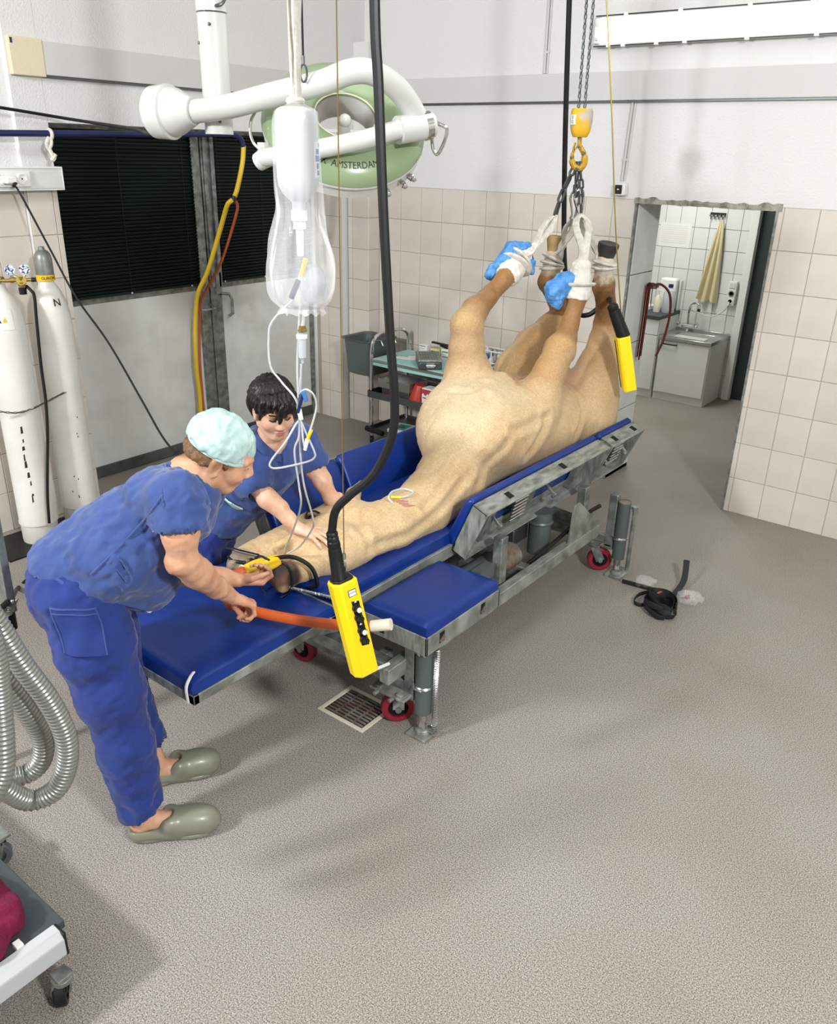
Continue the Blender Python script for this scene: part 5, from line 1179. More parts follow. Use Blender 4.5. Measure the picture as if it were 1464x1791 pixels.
hood = obj('lamp_hood', G().lathe(prof+[(.118, .045), (.14, .05), (.24, .06), (.30, .03), (.312, 0)], LC, LN, 72, closed=True), 'lampg', lp, ang=60)
obj('hood_seal', G().lathe([(.118, .055), (.122, .058), (.125, .055), (.122, .052)], LC, LN, 48, closed=True), 'cream', hood)
obj('rim_band', G().lathe([(.3265, .003), (.3265, -.004), (.318, -.008), (.316, -.055), (.30, -.06), (.30, .002)], LC, LN, 72, closed=True), 'lampw', lp, ang=60)
obj('inner_wall', G().lathe([(.120, .052), (.117, .03), (.112, -.05), (.124, -.06), (.128, -.05), (.123, .04)], LC, LN, 48, closed=True), 'lampw', lp, ang=60)
obj('light_glass', G().lathe([(.302, -.05), (.302, -.056), (.12, -.056), (.12, -.05)], LC, LN, 48, closed=True), 'bottle', lp)
gx, gy, gz = frame(LN)
obj('centre_handle', G().bar(LC+gx*.115-gz*.02, LC-gx*.115-gz*.02, .02, .012).cyl(LC-gz*.03, LC+gz*.02, .028, .024, n=16).ell(LC+gz*.03, (.026, .026, .026)), 'lampw', lp)
cd = norm(V(.674, -.737, -.02)); e_ = norm(cd-LN*np.dot(cd, LN)); te = norm(np.cross(e_, LN)); te = te if np.dot(te, RTv) > 0 else -te
pr_r = [p[0] for p in prof][::-1]; pr_h = [p[1] for p in prof][::-1]
def on_hood(x, y):
    r = .277-y; th = x/.277+.03; q = e_*math.cos(th)+te*math.sin(th); return LC+q*r+LN*(np.interp(r, pr_r, pr_h)+.0015)
obj('lettering', text_geo('OLUX  AMSTERDAM', .032, on_hood), 'ink', hood, smooth=False)
kn = G()
for t_, s_k in ((1.02, 1), (.86, 1), (.62, 1.1)):
    q = e_*math.cos(t_)+te*math.sin(t_); c = LC+q*.318-LN*.03
    k_ = obj('clamp_knob', G().cyl(c, c+q*.022, .012, n=10).cyl(c+q*.018-LN*.012, c+q*.018+LN*.012, .008, n=8).ell(c+q*.03, (.011, .011, .011), 8, 6), 'chrome', lp)
obj('lamp_cable', G().tube(spline([(-2.889, 2.352, 2.820), (-2.882, 2.357, 2.743), (-2.830, 2.347, 2.716), (-2.783, 2.345, 2.720), (-2.767, 2.370, 2.737), (-2.784, 2.407, 2.801)], 5), .006, 6), 'dksteel', lp)
hk2 = thing('ceiling_hook', (-2.351, 2.359, 2.518), 'small dark snap hook hanging behind the white straps above the lamp', 'hook')
hx = V(-2.351, 2.358, 2.486)
obj('cord', G().cyl(hx+UP*.05, (hx[0], hx[1], 4.3), .004, n=6), 'black', hk2)
obj('snap', G().tube([hx+RTv*.012*math.cos(t)+UP*(.028*math.sin(t)) for t in np.linspace(0, 2*math.pi, 18, False)], .004, 6, True).cyl(hx+UP*.028, hx+UP*.055, .006, n=8), 'dksteel', hk2)

# ------------------------------------------------------------------ infusion bottle in its clear bag
iv = thing('infusion_bottle', (-1.946, 1.913, 2.111), 'milky white infusion bottle hanging upside down inside a clear bag', 'bottle')
bx, by = -1.945, 1.914
obj('bottle', G().lathe([(.0, 2.352), (.045, 2.352), (.058, 2.345), (.063, 2.33), (.064, 2.30), (.0635, 2.16), (.060, 2.135), (.048, 2.112), (.028, 2.094), (.021, 2.088), (.021, 2.062), (.0, 2.062)][::-1], (bx, by, 0), (0, 0, 1), 32), 'bottle', iv, ang=60)
lab = [V(bx, by, z)+.0645*(math.cos(t)*RTv-math.sin(t)*FWv) for z in (2.16, 2.26) for t in np.linspace(-.35, .55, 10)]
g = G(); g.add(lab, [(i, i+1, i+11, i+10) for i in range(9)]); lb = obj('label', g, 'white', iv)
g = G()
for k, (z0, z1, t0, t1) in enumerate(((2.245, 2.256, -.2, .1), (2.225, 2.24, .0, .4), (2.205, 2.222, -.1, .45), (2.185, 2.2, .05, .35), (2.167, 2.18, -.05, .3))):
    q = [V(bx, by, z)+.0652*(math.cos(t)*RTv-math.sin(t)*FWv) for z in (z0, z1) for t in np.linspace(t0, t1, 5)]; g.add(q, [(i, i+1, i+6, i+5) for i in range(4)])
obj('label_print', g, 'blueprint', lb)
obj('bottle_cap', G().cyl((bx, by, 2.035), (bx, by, 2.066), .025, n=20).box((bx-.014, by-.014, 2.01), (bx+.014, by+.014, 2.036)), 'white', iv)
obj('spike', G().cyl((bx, by, 1.93), (bx, by, 2.01), .011, .013, n=12), 'tubing', iv)
bag = thing('clear_bag', (-1.946, 1.913, 1.765), 'clear crumpled plastic bag knotted round the hanging infusion bottle', 'bag')
BP = [(2.385, .014), (2.372, .016), (2.358, .028), (2.345, .062), (2.31, .070), (2.20, .071), (2.12, .070), (2.06, .068), (2.02, .075), (1.98, .088), (1.94, .098), (1.90, .105), (1.86, .107), (1.82, .102), (1.79, .088), (1.772, .066), (1.766, .06)]
zz, rr = zip(*BP)
def bagpt(u, v):
    z = np.interp(u, np.linspace(0, 1, len(zz)), zz); r = np.interp(u, np.linspace(0, 1, len(rr)), rr); t = v*2*math.pi
    wv = .007*ss(.3, .5, u)*math.sin(9*t+8*u)+.004*math.sin(17*t-5*u)*ss(.25, .45, u)*(1-ss(.8, .95, u))+.003*math.sin(5*t+20*u)
    fl = 1-.25*ss(.35, .7, u)
    return V(bx-.01*ss(.4, .9, u)*0, by, 0)+RTv*(math.cos(t)*(r+wv))-FWv*(math.sin(t)*(r+wv)*fl)+UP*z
nU, nV = 46, 96; g = G(); vs = [bagpt(i/nU, j/nV) for i in range(nU+1) for j in range(nV)]
g.add(vs, [(i*nV+j, i*nV+(j+1) % nV, (i+1)*nV+(j+1) % nV, (i+1)*nV+j) for i in range(nU) for j in range(nV)])
obj('film', g, 'film', bag, ang=180)
g = G()
for k in range(40):                          # frilled bottom seam
    t0, t1 = k/40*2*math.pi, (k+1)/40*2*math.pi
    f_ = lambda t, z, r: V(bx, by, z)+RTv*r*math.cos(t)-FWv*r*.55*math.sin(t)
    g.add([f_(t0, 1.768, .068), f_(t1, 1.768, .068), f_(t1, 1.752+.006*math.sin(k*2.3), .078+.006*math.sin(k*1.7)), f_(t0, 1.752+.006*math.sin((k-1)*2.3), .078+.006*math.sin((k-1)*1.7))], [(0, 1, 2, 3)])
obj('seam', g, 'film', bag)
obj('fluid_pouch', G().ell(V(bx, by, 1.845)+RTv*.038-FWv*.01, (.05, .05, .062), 20, 14), 'fluid', bag)
st = thing('hanging_straps', (-1.945, 1.914, 2.355), 'white cotton straps holding up the bagged infusion bottle', 'strap')
for p in ([(-1.969, 1.921, 2.891), (-1.957, 1.917, 2.624), (-1.949, 1.910, 2.481), (-1.946, 1.913, 2.366)], [(-1.924, 1.954, 2.893), (-1.931, 1.924, 2.623), (-1.929, 1.913, 2.509), (-1.943, 1.915, 2.363)], [(-1.932, 1.923, 2.887), (-1.933, 1.910, 2.621), (-1.930, 1.912, 2.480), (-1.931, 1.912, 2.362)]):
    obj('strand', G().tube(spline(p, 6), .011, 8, flat=(1.2, .5)), 'cloth_w', st)
obj('knot', G().tube(spline([V(bx, by, 2.368)+.02*(math.cos(t)*RTv-math.sin(t)*FWv) for t in np.linspace(0, 6, 9)], 4), .009, 8), 'cloth_w', st)
def line(name, pts, r, m, label, cat='tube', group=None, n=8, k=8):
    o = obj(name, G().tube(spline(pts, k), r, n), m); return tag(o, label, cat, group)
ds = thing('drip_set', (-1.950, 1.910, 1.654), 'clear drip chamber with brass coloured collar hanging below the bag', 'drip chamber')
obj('inlet_tube', G().tube(spline([(-1.941, 1.916, 1.762), (-1.942, 1.916, 1.736), (-1.946, 1.913, 1.706)], 4), .006, 8), 'tubing', ds)
obj('collar', G().lathe([(.006, .012), (.012, .010), (.012, .002), (.015, 0), (.015, -.006), (.009, -.008)], (-1.946, 1.913, 1.699), (0, 0, 1), 16), 'brass', ds)
c_ = V(-1.948, 1.911, 1.677)
obj('chamber', G().lathe([(.005, .012), (.016, .008), (.017, -.006), (.0145, -.008), (.013, -.07), (.006, -.078), (.004, -.09)], c_, (0, 0, 1), 18), 'bottle', ds)
obj('chamber_band', G().lathe([(.0175, .006), (.0185, .004), (.0185, -.006), (.0175, -.008)], c_, (0, 0, 1), 18), 'white', ds)
il = thing('infusion_lines', (-2.075, 1.916, 0.859), 'looping clear infusion lines running from the bag down to the horse', 'infusion line')
LNS = [[(-1.952, 1.908, 1.585), (-1.965, 1.911, 1.477), (-1.978, 1.914, 1.332), (-1.994, 1.939, 1.150), (-2.005, 1.993, 0.982), (-2.051, 2.034, 0.907), (-2.156, 2.068, 0.789), (-2.234, 2.071, 0.729)],
       [(-1.970, 1.895, 1.792), (-2.024, 1.854, 1.722), (-2.035, 1.845, 1.670), (-2.034, 1.846, 1.575), (-2.007, 1.867, 1.522), (-1.966, 1.897, 1.450), (-1.972, 1.906, 1.335), (-1.994, 1.902, 1.268), (-1.999, 1.923, 1.131), (-2.011, 1.939, 1.044), (-2.104, 1.982, 0.898), (-2.213, 2.037, 0.764)],
       [(-1.969, 1.908, 1.457), (-1.961, 1.902, 1.480), (-1.942, 1.916, 1.498), (-1.922, 1.931, 1.481), (-1.915, 1.936, 1.441), (-1.924, 1.929, 1.391), (-1.943, 1.915, 1.322)],
       [(-1.950, 1.910, 1.285), (-1.954, 1.907, 1.318), (-1.962, 1.901, 1.389), (-1.987, 1.857, 1.319), (-2.030, 1.824, 1.247), (-2.031, 1.823, 1.223), (-2.013, 1.849, 1.218), (-1.948, 1.911, 1.238), (-1.924, 1.929, 1.256), (-1.925, 1.929, 1.281), (-1.957, 1.917, 1.356), (-1.973, 1.905, 1.427), (-1.955, 1.906, 1.539)],
       [(-1.955, 1.931, 1.888), (-1.944, 1.915, 1.837), (-1.954, 1.907, 1.728), (-1.963, 1.900, 1.577), (-1.963, 1.900, 1.470)]]
for q in LNS: obj('tube', G().tube(spline(q, 8), .0036, 7), 'tubing', il)
obj('yellow_connector', G().cyl((-1.930, 1.925, 1.356), (-1.942, 1.916, 1.322), .006, n=10), 'yellow', il)
obj('white_connector', G().cyl((-1.942, 1.916, 1.322), (-1.950, 1.910, 1.282), .008, .006, n=10), 'white', il)
obj('blue_clamp', G().bar((-1.944, 1.902, 1.483), (-1.958, 1.891, 1.419), .018, .012), 'navy', il, bevel=.003); obj('blue_clamp', G().bar((-1.935, 1.896, 1.498), (-1.927, 1.902, 1.462), .012, .014), 'blueprint', il, bevel=.003)
obj('white_wheel', G().bar((-1.955, 1.894, 1.433), (-1.950, 1.897, 1.393), .014, .012), 'white', il, bevel=.003)
obj('yellow_valve', G().cyl((-1.903, 1.895, 1.927), (-1.916, 1.886, 1.875), .008, n=10), 'cap_y', il); obj('blue_valve', G().cyl((-1.923, 1.880, 1.861), (-1.943, 1.865, 1.804), .009, n=10), 'navy', il)

# ------------------------------------------------------------------ control pendant in front
pn = thing('hoist_pendant', (-1.525, 1.730, 0.641), 'yellow push button pendant with black and white buttons beside the small blue pad', 'pendant control')
T0, B0 = V(-1.579, 1.689, 0.993), V(-1.523, 1.732, 0.650); pa = norm(B0-T0); PL = np.linalg.norm(B0-T0)
fn_ = V(.95, -.35, .12); fn_ = norm(fn_-pa*np.dot(fn_, pa)); sd = np.cross(pa, fn_)      # front normal, sideways
sd = sd if np.dot(sd, RTv) < 0 else -sd                                               # to image-left
W_, D_ = .084, .070
sec = [(-.5, -.5), (.38, -.5), (.5, -.30), (.5, .18), (.30, .5), (-.32, .5), (-.5, .36)]
sec = [(a*W_, b*D_) for a, b in sec]
pt = lambda a, b, l: T0+sd*a+fn_*b+pa*l
obj('casing', G().prism([pt(a, b, 0) for a, b in sec], pa*PL), 'yellow', pn, bevel=.005, seg=3)
obj('end_plate', G().prism([pt(a*.8, b*.8-.002, -.008) for a, b in sec], pa*.01), 'black', pn, bevel=.002)
fz = D_*.5
obj('badge', G().prism([pt(-.024, fz-.001, .028), pt(.004, fz-.001, .028), pt(.004, fz+.001, .028), pt(-.024, fz+.001, .028)], pa*.024), 'navy', pn)
obj('badge_face', G().prism([pt(-.022, fz, .030), pt(.002, fz, .030), pt(.002, fz+.0016, .030), pt(-.022, fz+.0016, .030)], pa*.008).prism([pt(-.022, fz, .040), pt(.002, fz, .040), pt(.002, fz+.0016, .040), pt(-.022, fz+.0016, .040)], pa*.010), 'white', pn)
obj('button_plate', G().prism([pt(-.026, fz-.001, .075), pt(.0, fz-.001, .068), pt(.0, fz+.001, .068), pt(-.026, fz+.001, .075)], pa*.165), 'dkhole', pn)
for k, l in enumerate((.095, .130, .178, .213)):
    c = pt(-.011, fz, l)
    b_ = obj('button', G().cyl(c, c+fn_*.010, .015, .013, n=18).cyl(c+fn_*.008, c+fn_*.022, .0105, n=16), 'black', pn)
    if k in (0, 2): obj('button_cap', G().cyl(c+fn_*.020, c+fn_*.025, .0085, n=14), 'white', b_)
    obj('arrow', G().prism([pt(-.018, fz+.001, l-.019), pt(-.008, fz+.001, l-.019), pt(-.013, fz+.001, l-.026)], fn_*.0006), 'white', pn)
s0, s1 = V(-1.602, 1.672, 1.159), V(-1.586, 1.684, 1.009); sa = norm(s1-s0)
g = G().lathe([(.016, 0), (.0185, .004), (.0185, .012), (.016, .014), (.0185, .018), (.019, .028), (.0165, .030), (.02, .034), (.021, .05), (.019, .052), (.021, .06), (.024, .16), (.026, np.linalg.norm(s1-s0)+.012)], s0, sa, 18)
obj('cable_sleeve', g, 'rubber', pn)
cab = [(-1.525, 1.755, 2.936), (-1.499, 1.750, 2.570), (-1.491, 1.756, 2.387), (-1.479, 1.765, 2.078), (-1.462, 1.778, 1.747), (-1.452, 1.786, 1.599), (-1.456, 1.783, 1.479), (-1.497, 1.751, 1.355), (-1.556, 1.706, 1.283), (-1.591, 1.680, 1.231), (-1.602, 1.672, 1.155)]
cab[:1] = [(cab[1][0]-.03, cab[1][1], 4.3), (cab[1][0]-.02, cab[1][1], 3.7), (cab[1][0]-.01, cab[1][1], 3.15)]
obj('control_cable', G().tube(spline(cab, 10), .0135, 10), 'rubber', pn)
wt_, wb = V(-1.574, 1.693, 2.568), V(-1.572, 1.694, 1.062)
wb = V(-1.572, 1.694, 1.066)
obj('support_wire', G().cyl((wb[0], wb[1], 4.3), wb, .0018, n=6), 'brass', pn)
obj('wire_clamp', G().cyl(wb, wb+UP*.02, .006, n=8).cyl(wb-UP*.022, wb-UP*.01, .006, n=8), 'steel', pn)
obj('shackle', G().tube(spline([wb-UP*.01, wb-UP*.03+RTv*.006, pt(-.01, .0, -.006), wb-UP*.03-RTv*.006], 5, True), .0026, 6, True).tube([pt(.012, .012, .004), wb-UP*.03, pt(-.012, .01, .004)], .0028, 6), 'steel', pn)

# ------------------------------------------------------------------ second pendant by the doorway
p2 = thing('hoist_pendant', (-1.842, 4.377, 1.018), 'yellow pendant with black cable hanging beside the right hind leg', 'pendant control')
T0, B0 = V(-1.898, 4.334, 1.329), V(-1.837, 4.380, 1.025); pa = norm(B0-T0); PL = np.linalg.norm(B0-T0)
fn_ = V(-.75, -.65, .05); fn_ = norm(fn_-pa*np.dot(fn_, pa)); sd = np.cross(pa, fn_); sd = sd if np.dot(sd, RTv) < 0 else -sd
pt = lambda a, b, l: T0+sd*a+fn_*b+pa*l
rot2 = [(-.5, -.5), (.5, -.5), (.5, .36), (.34, .5), (-.34, .5), (-.5, .36)]
obj('casing', G().prism([pt(a*.085, b*.07, 0) for a, b in rot2], pa*PL), 'yellow', p2, bevel=.005, seg=3)
obj('joint_strip', G().prism([pt(.020, .0345, .02), pt(.032, .0345, .02), pt(.032, .037, .02), pt(.020, .037, .02)], pa*(PL-.04)), 'black', p2)
obj('end_plate', G().prism([pt(a*.07, b*.055, -.008) for a, b in rot2], pa*.01), 'black', p2)
s0, s1 = V(-1.960, 4.287, 1.502), V(-1.894, 4.337, 1.335)
obj('cable_sleeve', G().lathe([(.02, 0), (.03, .01), (.03, .03), (.027, .035), (.032, .04), (.036, .15), (.038, np.linalg.norm(s1-s0)+.01)], s0, norm(s1-s0), 14), 'rubber', p2)
cab = [(0, 0, 0), (-2.549, 4.593, 3.014), (-2.525, 4.611, 2.515), (-2.499, 4.631, 2.064), (-2.470, 4.653, 1.678), (-2.438, 4.677, 1.510), (-2.366, 4.707, 1.356), (-2.306, 4.715, 1.345), (-2.255, 4.728, 1.384), (-2.199, 4.708, 1.441), (-2.077, 4.512, 1.488), (-1.954, 4.292, 1.490)]
cab[:1] = [(cab[1][0]-.03, cab[1][1], 4.3), (cab[1][0]-.02, cab[1][1], 3.7), (cab[1][0]-.01, cab[1][1], 3.15)]
obj('control_cable', G().tube(spline(cab, 8), .0155, 8), 'rubber', p2)
wa = [(-2.162, 4.159, 3.228), (-2.113, 4.171, 2.928), (-2.047, 4.221, 2.437), (-1.980, 4.272, 1.894), (-1.901, 4.332, 1.361)]
obj('support_wire', G().tube(spline(wa, 4), .0035, 6), 'brass', p2)
# ================================================================== REST OF THE ROOM
# ------------------------------------------------------------------ breathing tube in the man's hands
tu = thing('breathing_tube', (-2.033, 1.696, 0.700), 'orange breathing tube with yellow cuff running from the horse mouth to a cream end', 'tube')
tp = [(-2.243, 1.851, 0.733), (-2.251, 1.807, 0.730), (-2.217, 1.733, 0.728), (-2.134, 1.682, 0.702), (-2.036, 1.700, 0.702), (-1.920, 1.757, 0.690), (-1.791, 1.830, 0.683), (-1.626, 1.904, 0.700)]
obj('tube', G().tube(spline(tp, 10), .0195, 18), 'orange', tu)
obj('tube_end', G().cyl((-1.634, 1.898, 0.703), (-1.570, 1.928, 0.721), .0205, .0215, n=20), 'cream', tu)
g = G(); c0, c1 = V(-2.256, 1.853, 0.725), V(-2.227, 2.013, 0.722); x_, y_, d_ = frame(c1-c0); vs = []
for i in range(15):
    u = i/14
    for k in range(24):
        t = 2*math.pi*k/24; r = (.023+.005*math.sin(math.pi*u)**.6)*(1+.10*math.sin(5*t+3*u)+.06*math.sin(3*t-6*u)); vs.append(c0+(c1-c0)*u+r*(math.cos(t)*x_+math.sin(t)*y_))
g.add(vs, [(i*24+k, i*24+(k+1) % 24, (i+1)*24+(k+1) % 24, (i+1)*24+k) for i in range(14) for k in range(24)]+[tuple(range(24))[::-1], tuple(range(14*24, 15*24))])
obj('cuff', g, 'cap_y', tu, ang=80)
obj('cuff_band', G().tube([c0+.0255*(math.cos(t)*x_+math.sin(t)*y_) for t in np.linspace(0, 2*math.pi, 24, False)], .003, 6, True), 'cream', tu)

# ------------------------------------------------------------------ gas cylinders
def cylinder(x, y, label, r=.108):
    t = thing('gas_cylinder', (x, y, .012), label, 'gas cylinder', 'white gas cylinders chained to the pier')
    obj('shell', G().lathe([(.0, .012), (r*.94, .012), (r*.96, .03), (r*.96, .125), (r*1.03, .13), (r*1.03, .142), (r, .15), (r, 1.26), (r*.97, 1.33), (r*.85, 1.405), (r*.62, 1.465), (r*.42, 1.495), (.040, 1.51), (.038, 1.535), (0, 1.535)], (x, y, 0), (0, 0, 1), 40), 'cyl', t, ang=30)
    return t
ca = cylinder(-4.60, 2.235, 'white gas cylinder with brass pressure regulator nearest the left edge')
cb = cylinder(-4.655, 2.545, 'white gas cylinder with grey valve cap behind the black cord')
def on_cyl(x, y, r, th, z): return V(x+r*math.cos(th), y+r*math.sin(th), z)
th0 = math.atan2(-2.2, 4.6)                                    # towards the camera
g = G()
for k in range(9):                                             # scratched paint along the seam
    z0 = .28+.055*k+random.uniform(-.01, .01); h = random.uniform(.015, .05); a = th0-.12+.05*math.sin(k); w_ = random.uniform(.003, .012)
    q = [on_cyl(-4.60, 2.235, .1086, a+dx, z) for dx, z in ((-w_*8, z0), (w_*7, z0+.004), (w_*6, z0+h), (-w_*5, z0+h*.9))]; g.add(q, [(0, 1, 2, 3)])
obj('paint_scratches', g, 'ink', ca, smooth=False, kind='stuff')
g = G(); lab = [on_cyl(-4.60, 2.235, .109*f, th0+a, z) for z, f in ((1.30, .99), (1.37, .93), (1.405, .86)) for a in np.linspace(-.35, .45, 8)]
g.add(lab, [(i+8*j, i+8*j+1, i+8*j+9, i+8*j+8) for j in range(2) for i in range(7)]); lb = obj('label', g, 'carton', ca)
q = lambda a, z: on_cyl(-4.60, 2.235, .1105*.945, th0+a, z)
obj('hazard_mark', G().add([q(-.05, 1.345), q(.06, 1.325), q(.16, 1.345), q(.06, 1.37)], [(0, 1, 2, 3)]), 'cap_y', lb, smooth=False)
obj('hazard_mark', G().add([q(-.28, 1.34), q(-.2, 1.32), q(-.12, 1.34), q(-.2, 1.36)], [(0, 1, 2, 3)]), 'ink', lb, smooth=False)
obj('valve', G().cyl((-4.60, 2.235, 1.53), (-4.60, 2.235, 1.59), .02, n=14).cyl((-4.60, 2.235, 1.56), (-4.56, 2.25, 1.56), .013, n=10), 'brass', ca)
rg = thing('pressure_regulator', (-4.500, 2.295, 1.490), 'brass pressure regulator with two round gauges and black knob', 'regulator')
rc = V(-4.500, 2.319, 1.554)
cd4 = norm(V(4.5, -2.45, .6)); sx = norm(V(.48, .88, 0))
obj('valve_body', G().cyl(rc-cd4*.02, rc+cd4*.02, .026, n=18).cyl(rc+UP*.02, rc-UP*.035, .022, .018, n=16).cyl(rc-sx*.11, rc+sx*.06, .009, n=10).cyl(rc-sx*.055, rc-sx*.035, .014, n=8).cyl(rc-sx*.10, rc-sx*.115, .016, n=8).lathe([(.018, 0), (.024, .004), (.024, .012), (.018, .016)], rc-UP*.022, (0, 0, 1), 16), 'brass', rg)
obj('adjust_knob', G().cyl(rc-UP*.04, rc-UP*.075, .021, .019, n=16), 'black', rg)
obj('outlet_knob', G().cyl(rc+sx*.05, rc+sx*.075, .012, n=12), 'black', rg)
for s_ in (-1, 1):
    c = rc+sx*(.036*s_-.012)+UP*.055
    q = obj('gauge', G().cyl(c-cd4*.012, c+cd4*.012, .030, n=28).cyl(rc+sx*.012*s_+UP*.012, c-UP*.028, .007, n=8), 'steel', rg)
    obj('gauge_face', G().cyl(c+cd4*.011, c+cd4*.0135, .026, n=28), 'gauge', q); obj('needle', G().bar(c+cd4*.0145-sx*.012, c+cd4*.0145+sx*.016+UP*.008, .002, .001), 'ink', q)
x, y = -4.655, 2.545
obj('valve_cap', G().lathe([(.042, 1.525), (.048, 1.53), (.048, 1.63), (.044, 1.655), (.034, 1.675), (.018, 1.685), (.016, 1.70), (.012, 1.702), (0, 1.702)], (x, y, 0), (0, 0, 1), 28), 'alu', cb)
band = obj('yellow_band', G().lathe([(.0445, 1.515), (.050, 1.517), (.050, 1.548), (.0445, 1.55)], (x, y, 0), (0, 0, 1), 32, closed=True), 'cap_y', cb)
tcb = math.atan2(-y, -x)
obj('lettering', text_geo('GURON', .022, lambda u, v: V(x+.0506*math.cos(tcb+u/.05+.3), y+.0506*math.sin(tcb+u/.05+.3), 1.532+v), bold=.0004), 'ink', band, smooth=False)
obj('letter_mark', text_geo('N', .055, lambda u, v: V(x, y, 0)+(lambda z: V(math.cos(tcb+u/.09+.45)*np.interp(z, (1.33, 1.405, 1.465), (.106, .0925, .069)), math.sin(tcb+u/.09+.45)*np.interp(z, (1.33, 1.405, 1.465), (.106, .0925, .069)), z))(1.40+v), bold=.001), 'ink', cb, smooth=False)
g = G()
for z, a in ((.62, .4), (.60, .42), (.35, -.1), (.33, .1), (.25, -.3), (.22, .0), (.21, .02), (.72, .55)):
    c = on_cyl(x, y, .1083, tcb+a, z); g.ell(c, (.003, .003, .006), 6, 4)
obj('paint_chips', g, 'ink', cb, kind='stuff')
mt = obj('floor_mat', G().box((-4.79, 1.95, 0), (-4.44, 2.56, .012)), 'rubber', None, bevel=.003, org=(-4.6, 2.25, 0)); tag(mt, 'black rubber mat under the gas cylinders', 'mat')
cc_ = thing('restraint_chain', (-4.540, 2.360, 0.816), 'thin steel chain holding the two gas cylinders to the pier', 'chain')
pts = [(-4.500, 1.989, 0.905), (-4.495, 2.075, 0.871), (-4.490, 2.166, 0.845), (-4.495, 2.257, 0.847), (-4.520, 2.338, 0.855), (-4.545, 2.444, 0.873), (-4.570, 2.553, 0.892), (-4.620, 2.623, 0.901), (-4.750, 2.712, 0.886)]
obj('links', chain(G(), spline(pts, 6), .026, .0026, .014, m=8), 'dksteel', cc_, kind='stuff')
gh = tag(obj('gas_hose', G().tube(spline([(-4.500, 2.342, 1.521), (-4.470, 2.348, 1.500), (-4.460, 2.357, 1.469), (-4.460, 2.348, 1.340), (-4.460, 2.332, 1.087), (-4.450, 2.321, 0.893), (-4.440, 2.294, 0.697), (-4.430, 2.232, 0.362), (-4.420, 2.206, 0.171)], 8), .0085, 8), 'rubber'), 'black gas hose hanging straight down between the two gas cylinders', 'hose')

# ------------------------------------------------------------------ socket trunking on the pier, cord
tk = thing('socket_trunking', (XL+.03, 2.5, 2.0), 'grey wall trunking with a double white socket above the gas cylinders', 'trunking')
obj('duct', G().box((XL-.04, 1.9, 1.998), (XL+.055, 2.80, 2.105)), 'ltgrey', tk, bevel=.004)
obj('lid_edge', G().box((XL+.03, 1.9, 2.105), (XL+.058, 2.80, 2.115)).box((XL+.03, 1.9, 1.99), (XL+.058, 2.80, 1.998)).box((XL-.04, 2.797, 1.99), (XL+.058, 2.803, 2.115)), 'white', tk, bevel=.001)
pl = obj('socket_plate', G().box((XL+.055, 2.36, 2.01), (XL+.066, 2.60, 2.095)), 'white', tk, bevel=.004)
for yy in (2.42, 2.55):
    obj('socket', G().lathe([(.022, .0), (.03, .0), (.031, .005), (.023, .006), (.021, -.004)], (XL+.066, yy, 2.052), (1, 0, 0), 24, closed=True), 'white', pl); obj('socket_hole', G().box((XL+.0655, yy-.004, 2.049), (XL+.067, yy+.004, 2.056)), 'black', pl)
cordt = thing('power_cord', (-4.740, 2.498, 2.055), 'white plug with black power cord stretched down to the operating table', 'cord')
pq = V(XL+.09, 2.47, 2.05)
obj('plug', G().box((XL+.066, 2.435, 2.028), (XL+.115, 2.50, 2.07)), 'white', cordt, bevel=.01)
obj('plug_boot', G().cyl((XL+.10, 2.49, 2.035), (-4.690, 2.461, 2.017), .012, .008, n=10), 'black', cordt)
obj('cord', G().tube(spline([(-4.690, 2.462, 2.023), (-4.690, 2.493, 1.976), (-4.477, 2.503, 1.691), (-4.303, 2.510, 1.464), (-4.049, 2.514, 1.250), (-3.757, 2.485, 0.992), (-3.553, 2.451, 0.837), (-3.382, 2.431, 0.754), (-3.126, 2.399, 0.599), (-3.05, 2.5, .28), (-2.8, 2.6, .3)], 8), .0058, 7), 'rubber', cordt)

# ------------------------------------------------------------------ blue pipe with hoses, cable to the lamp
bpz = thing('gas_pipe', (-4.75, 3.2, 2.29), 'dark blue gas pipe running along the wall in front of the blinds', 'pipe')
pp = [(-4.720, 2.268, 2.274), (-4.720, 2.449, 2.280), (-4.720, 2.954, 2.292), (-4.720, 3.551, 2.307), (-4.720, 3.940, 2.318), (-4.720, 4.052, 2.318), (-4.720, 4.115, 2.295), (-4.720, 4.137, 2.249)]
obj('pipe', G().tube(spline(pp, 6), .017, 12), 'navy', bpz)
hy = thing('gas_hoses', (-4.900, 3.719, 0.358), 'yellow hose splitting into yellow and orange hoses beside the door post', 'hose')
obj('yellow_hose', G().tube(spline([(-4.720, 4.138, 2.256), (-4.730, 4.127, 2.144), (-4.740, 4.076, 1.980), (-4.750, 4.049, 1.917)], 6), .016, 10), 'yhose', hy)
obj('junction', G().cyl((-4.750, 4.053, 1.931), (-4.750, 4.042, 1.898), .018, n=10), 'black', hy)
obj('yellow_hose', G().tube(spline([(-4.750, 4.038, 1.909), (-4.780, 4.015, 1.875), (-4.850, 4.024, 1.773), (-4.950, 4.022, 1.587), (-5.050, 4.006, 1.387), (-5.120, 3.976, 1.259), (-5.150, 3.961, 1.144), (-5.150, 3.931, 0.956), (-5.140, 3.907, 0.699), (-5.130, 3.909, 0.475), (-5.120, 3.897, 0.272), (-5.100, 3.907, 0.084)], 8), .0165, 10), 'yhose', hy)
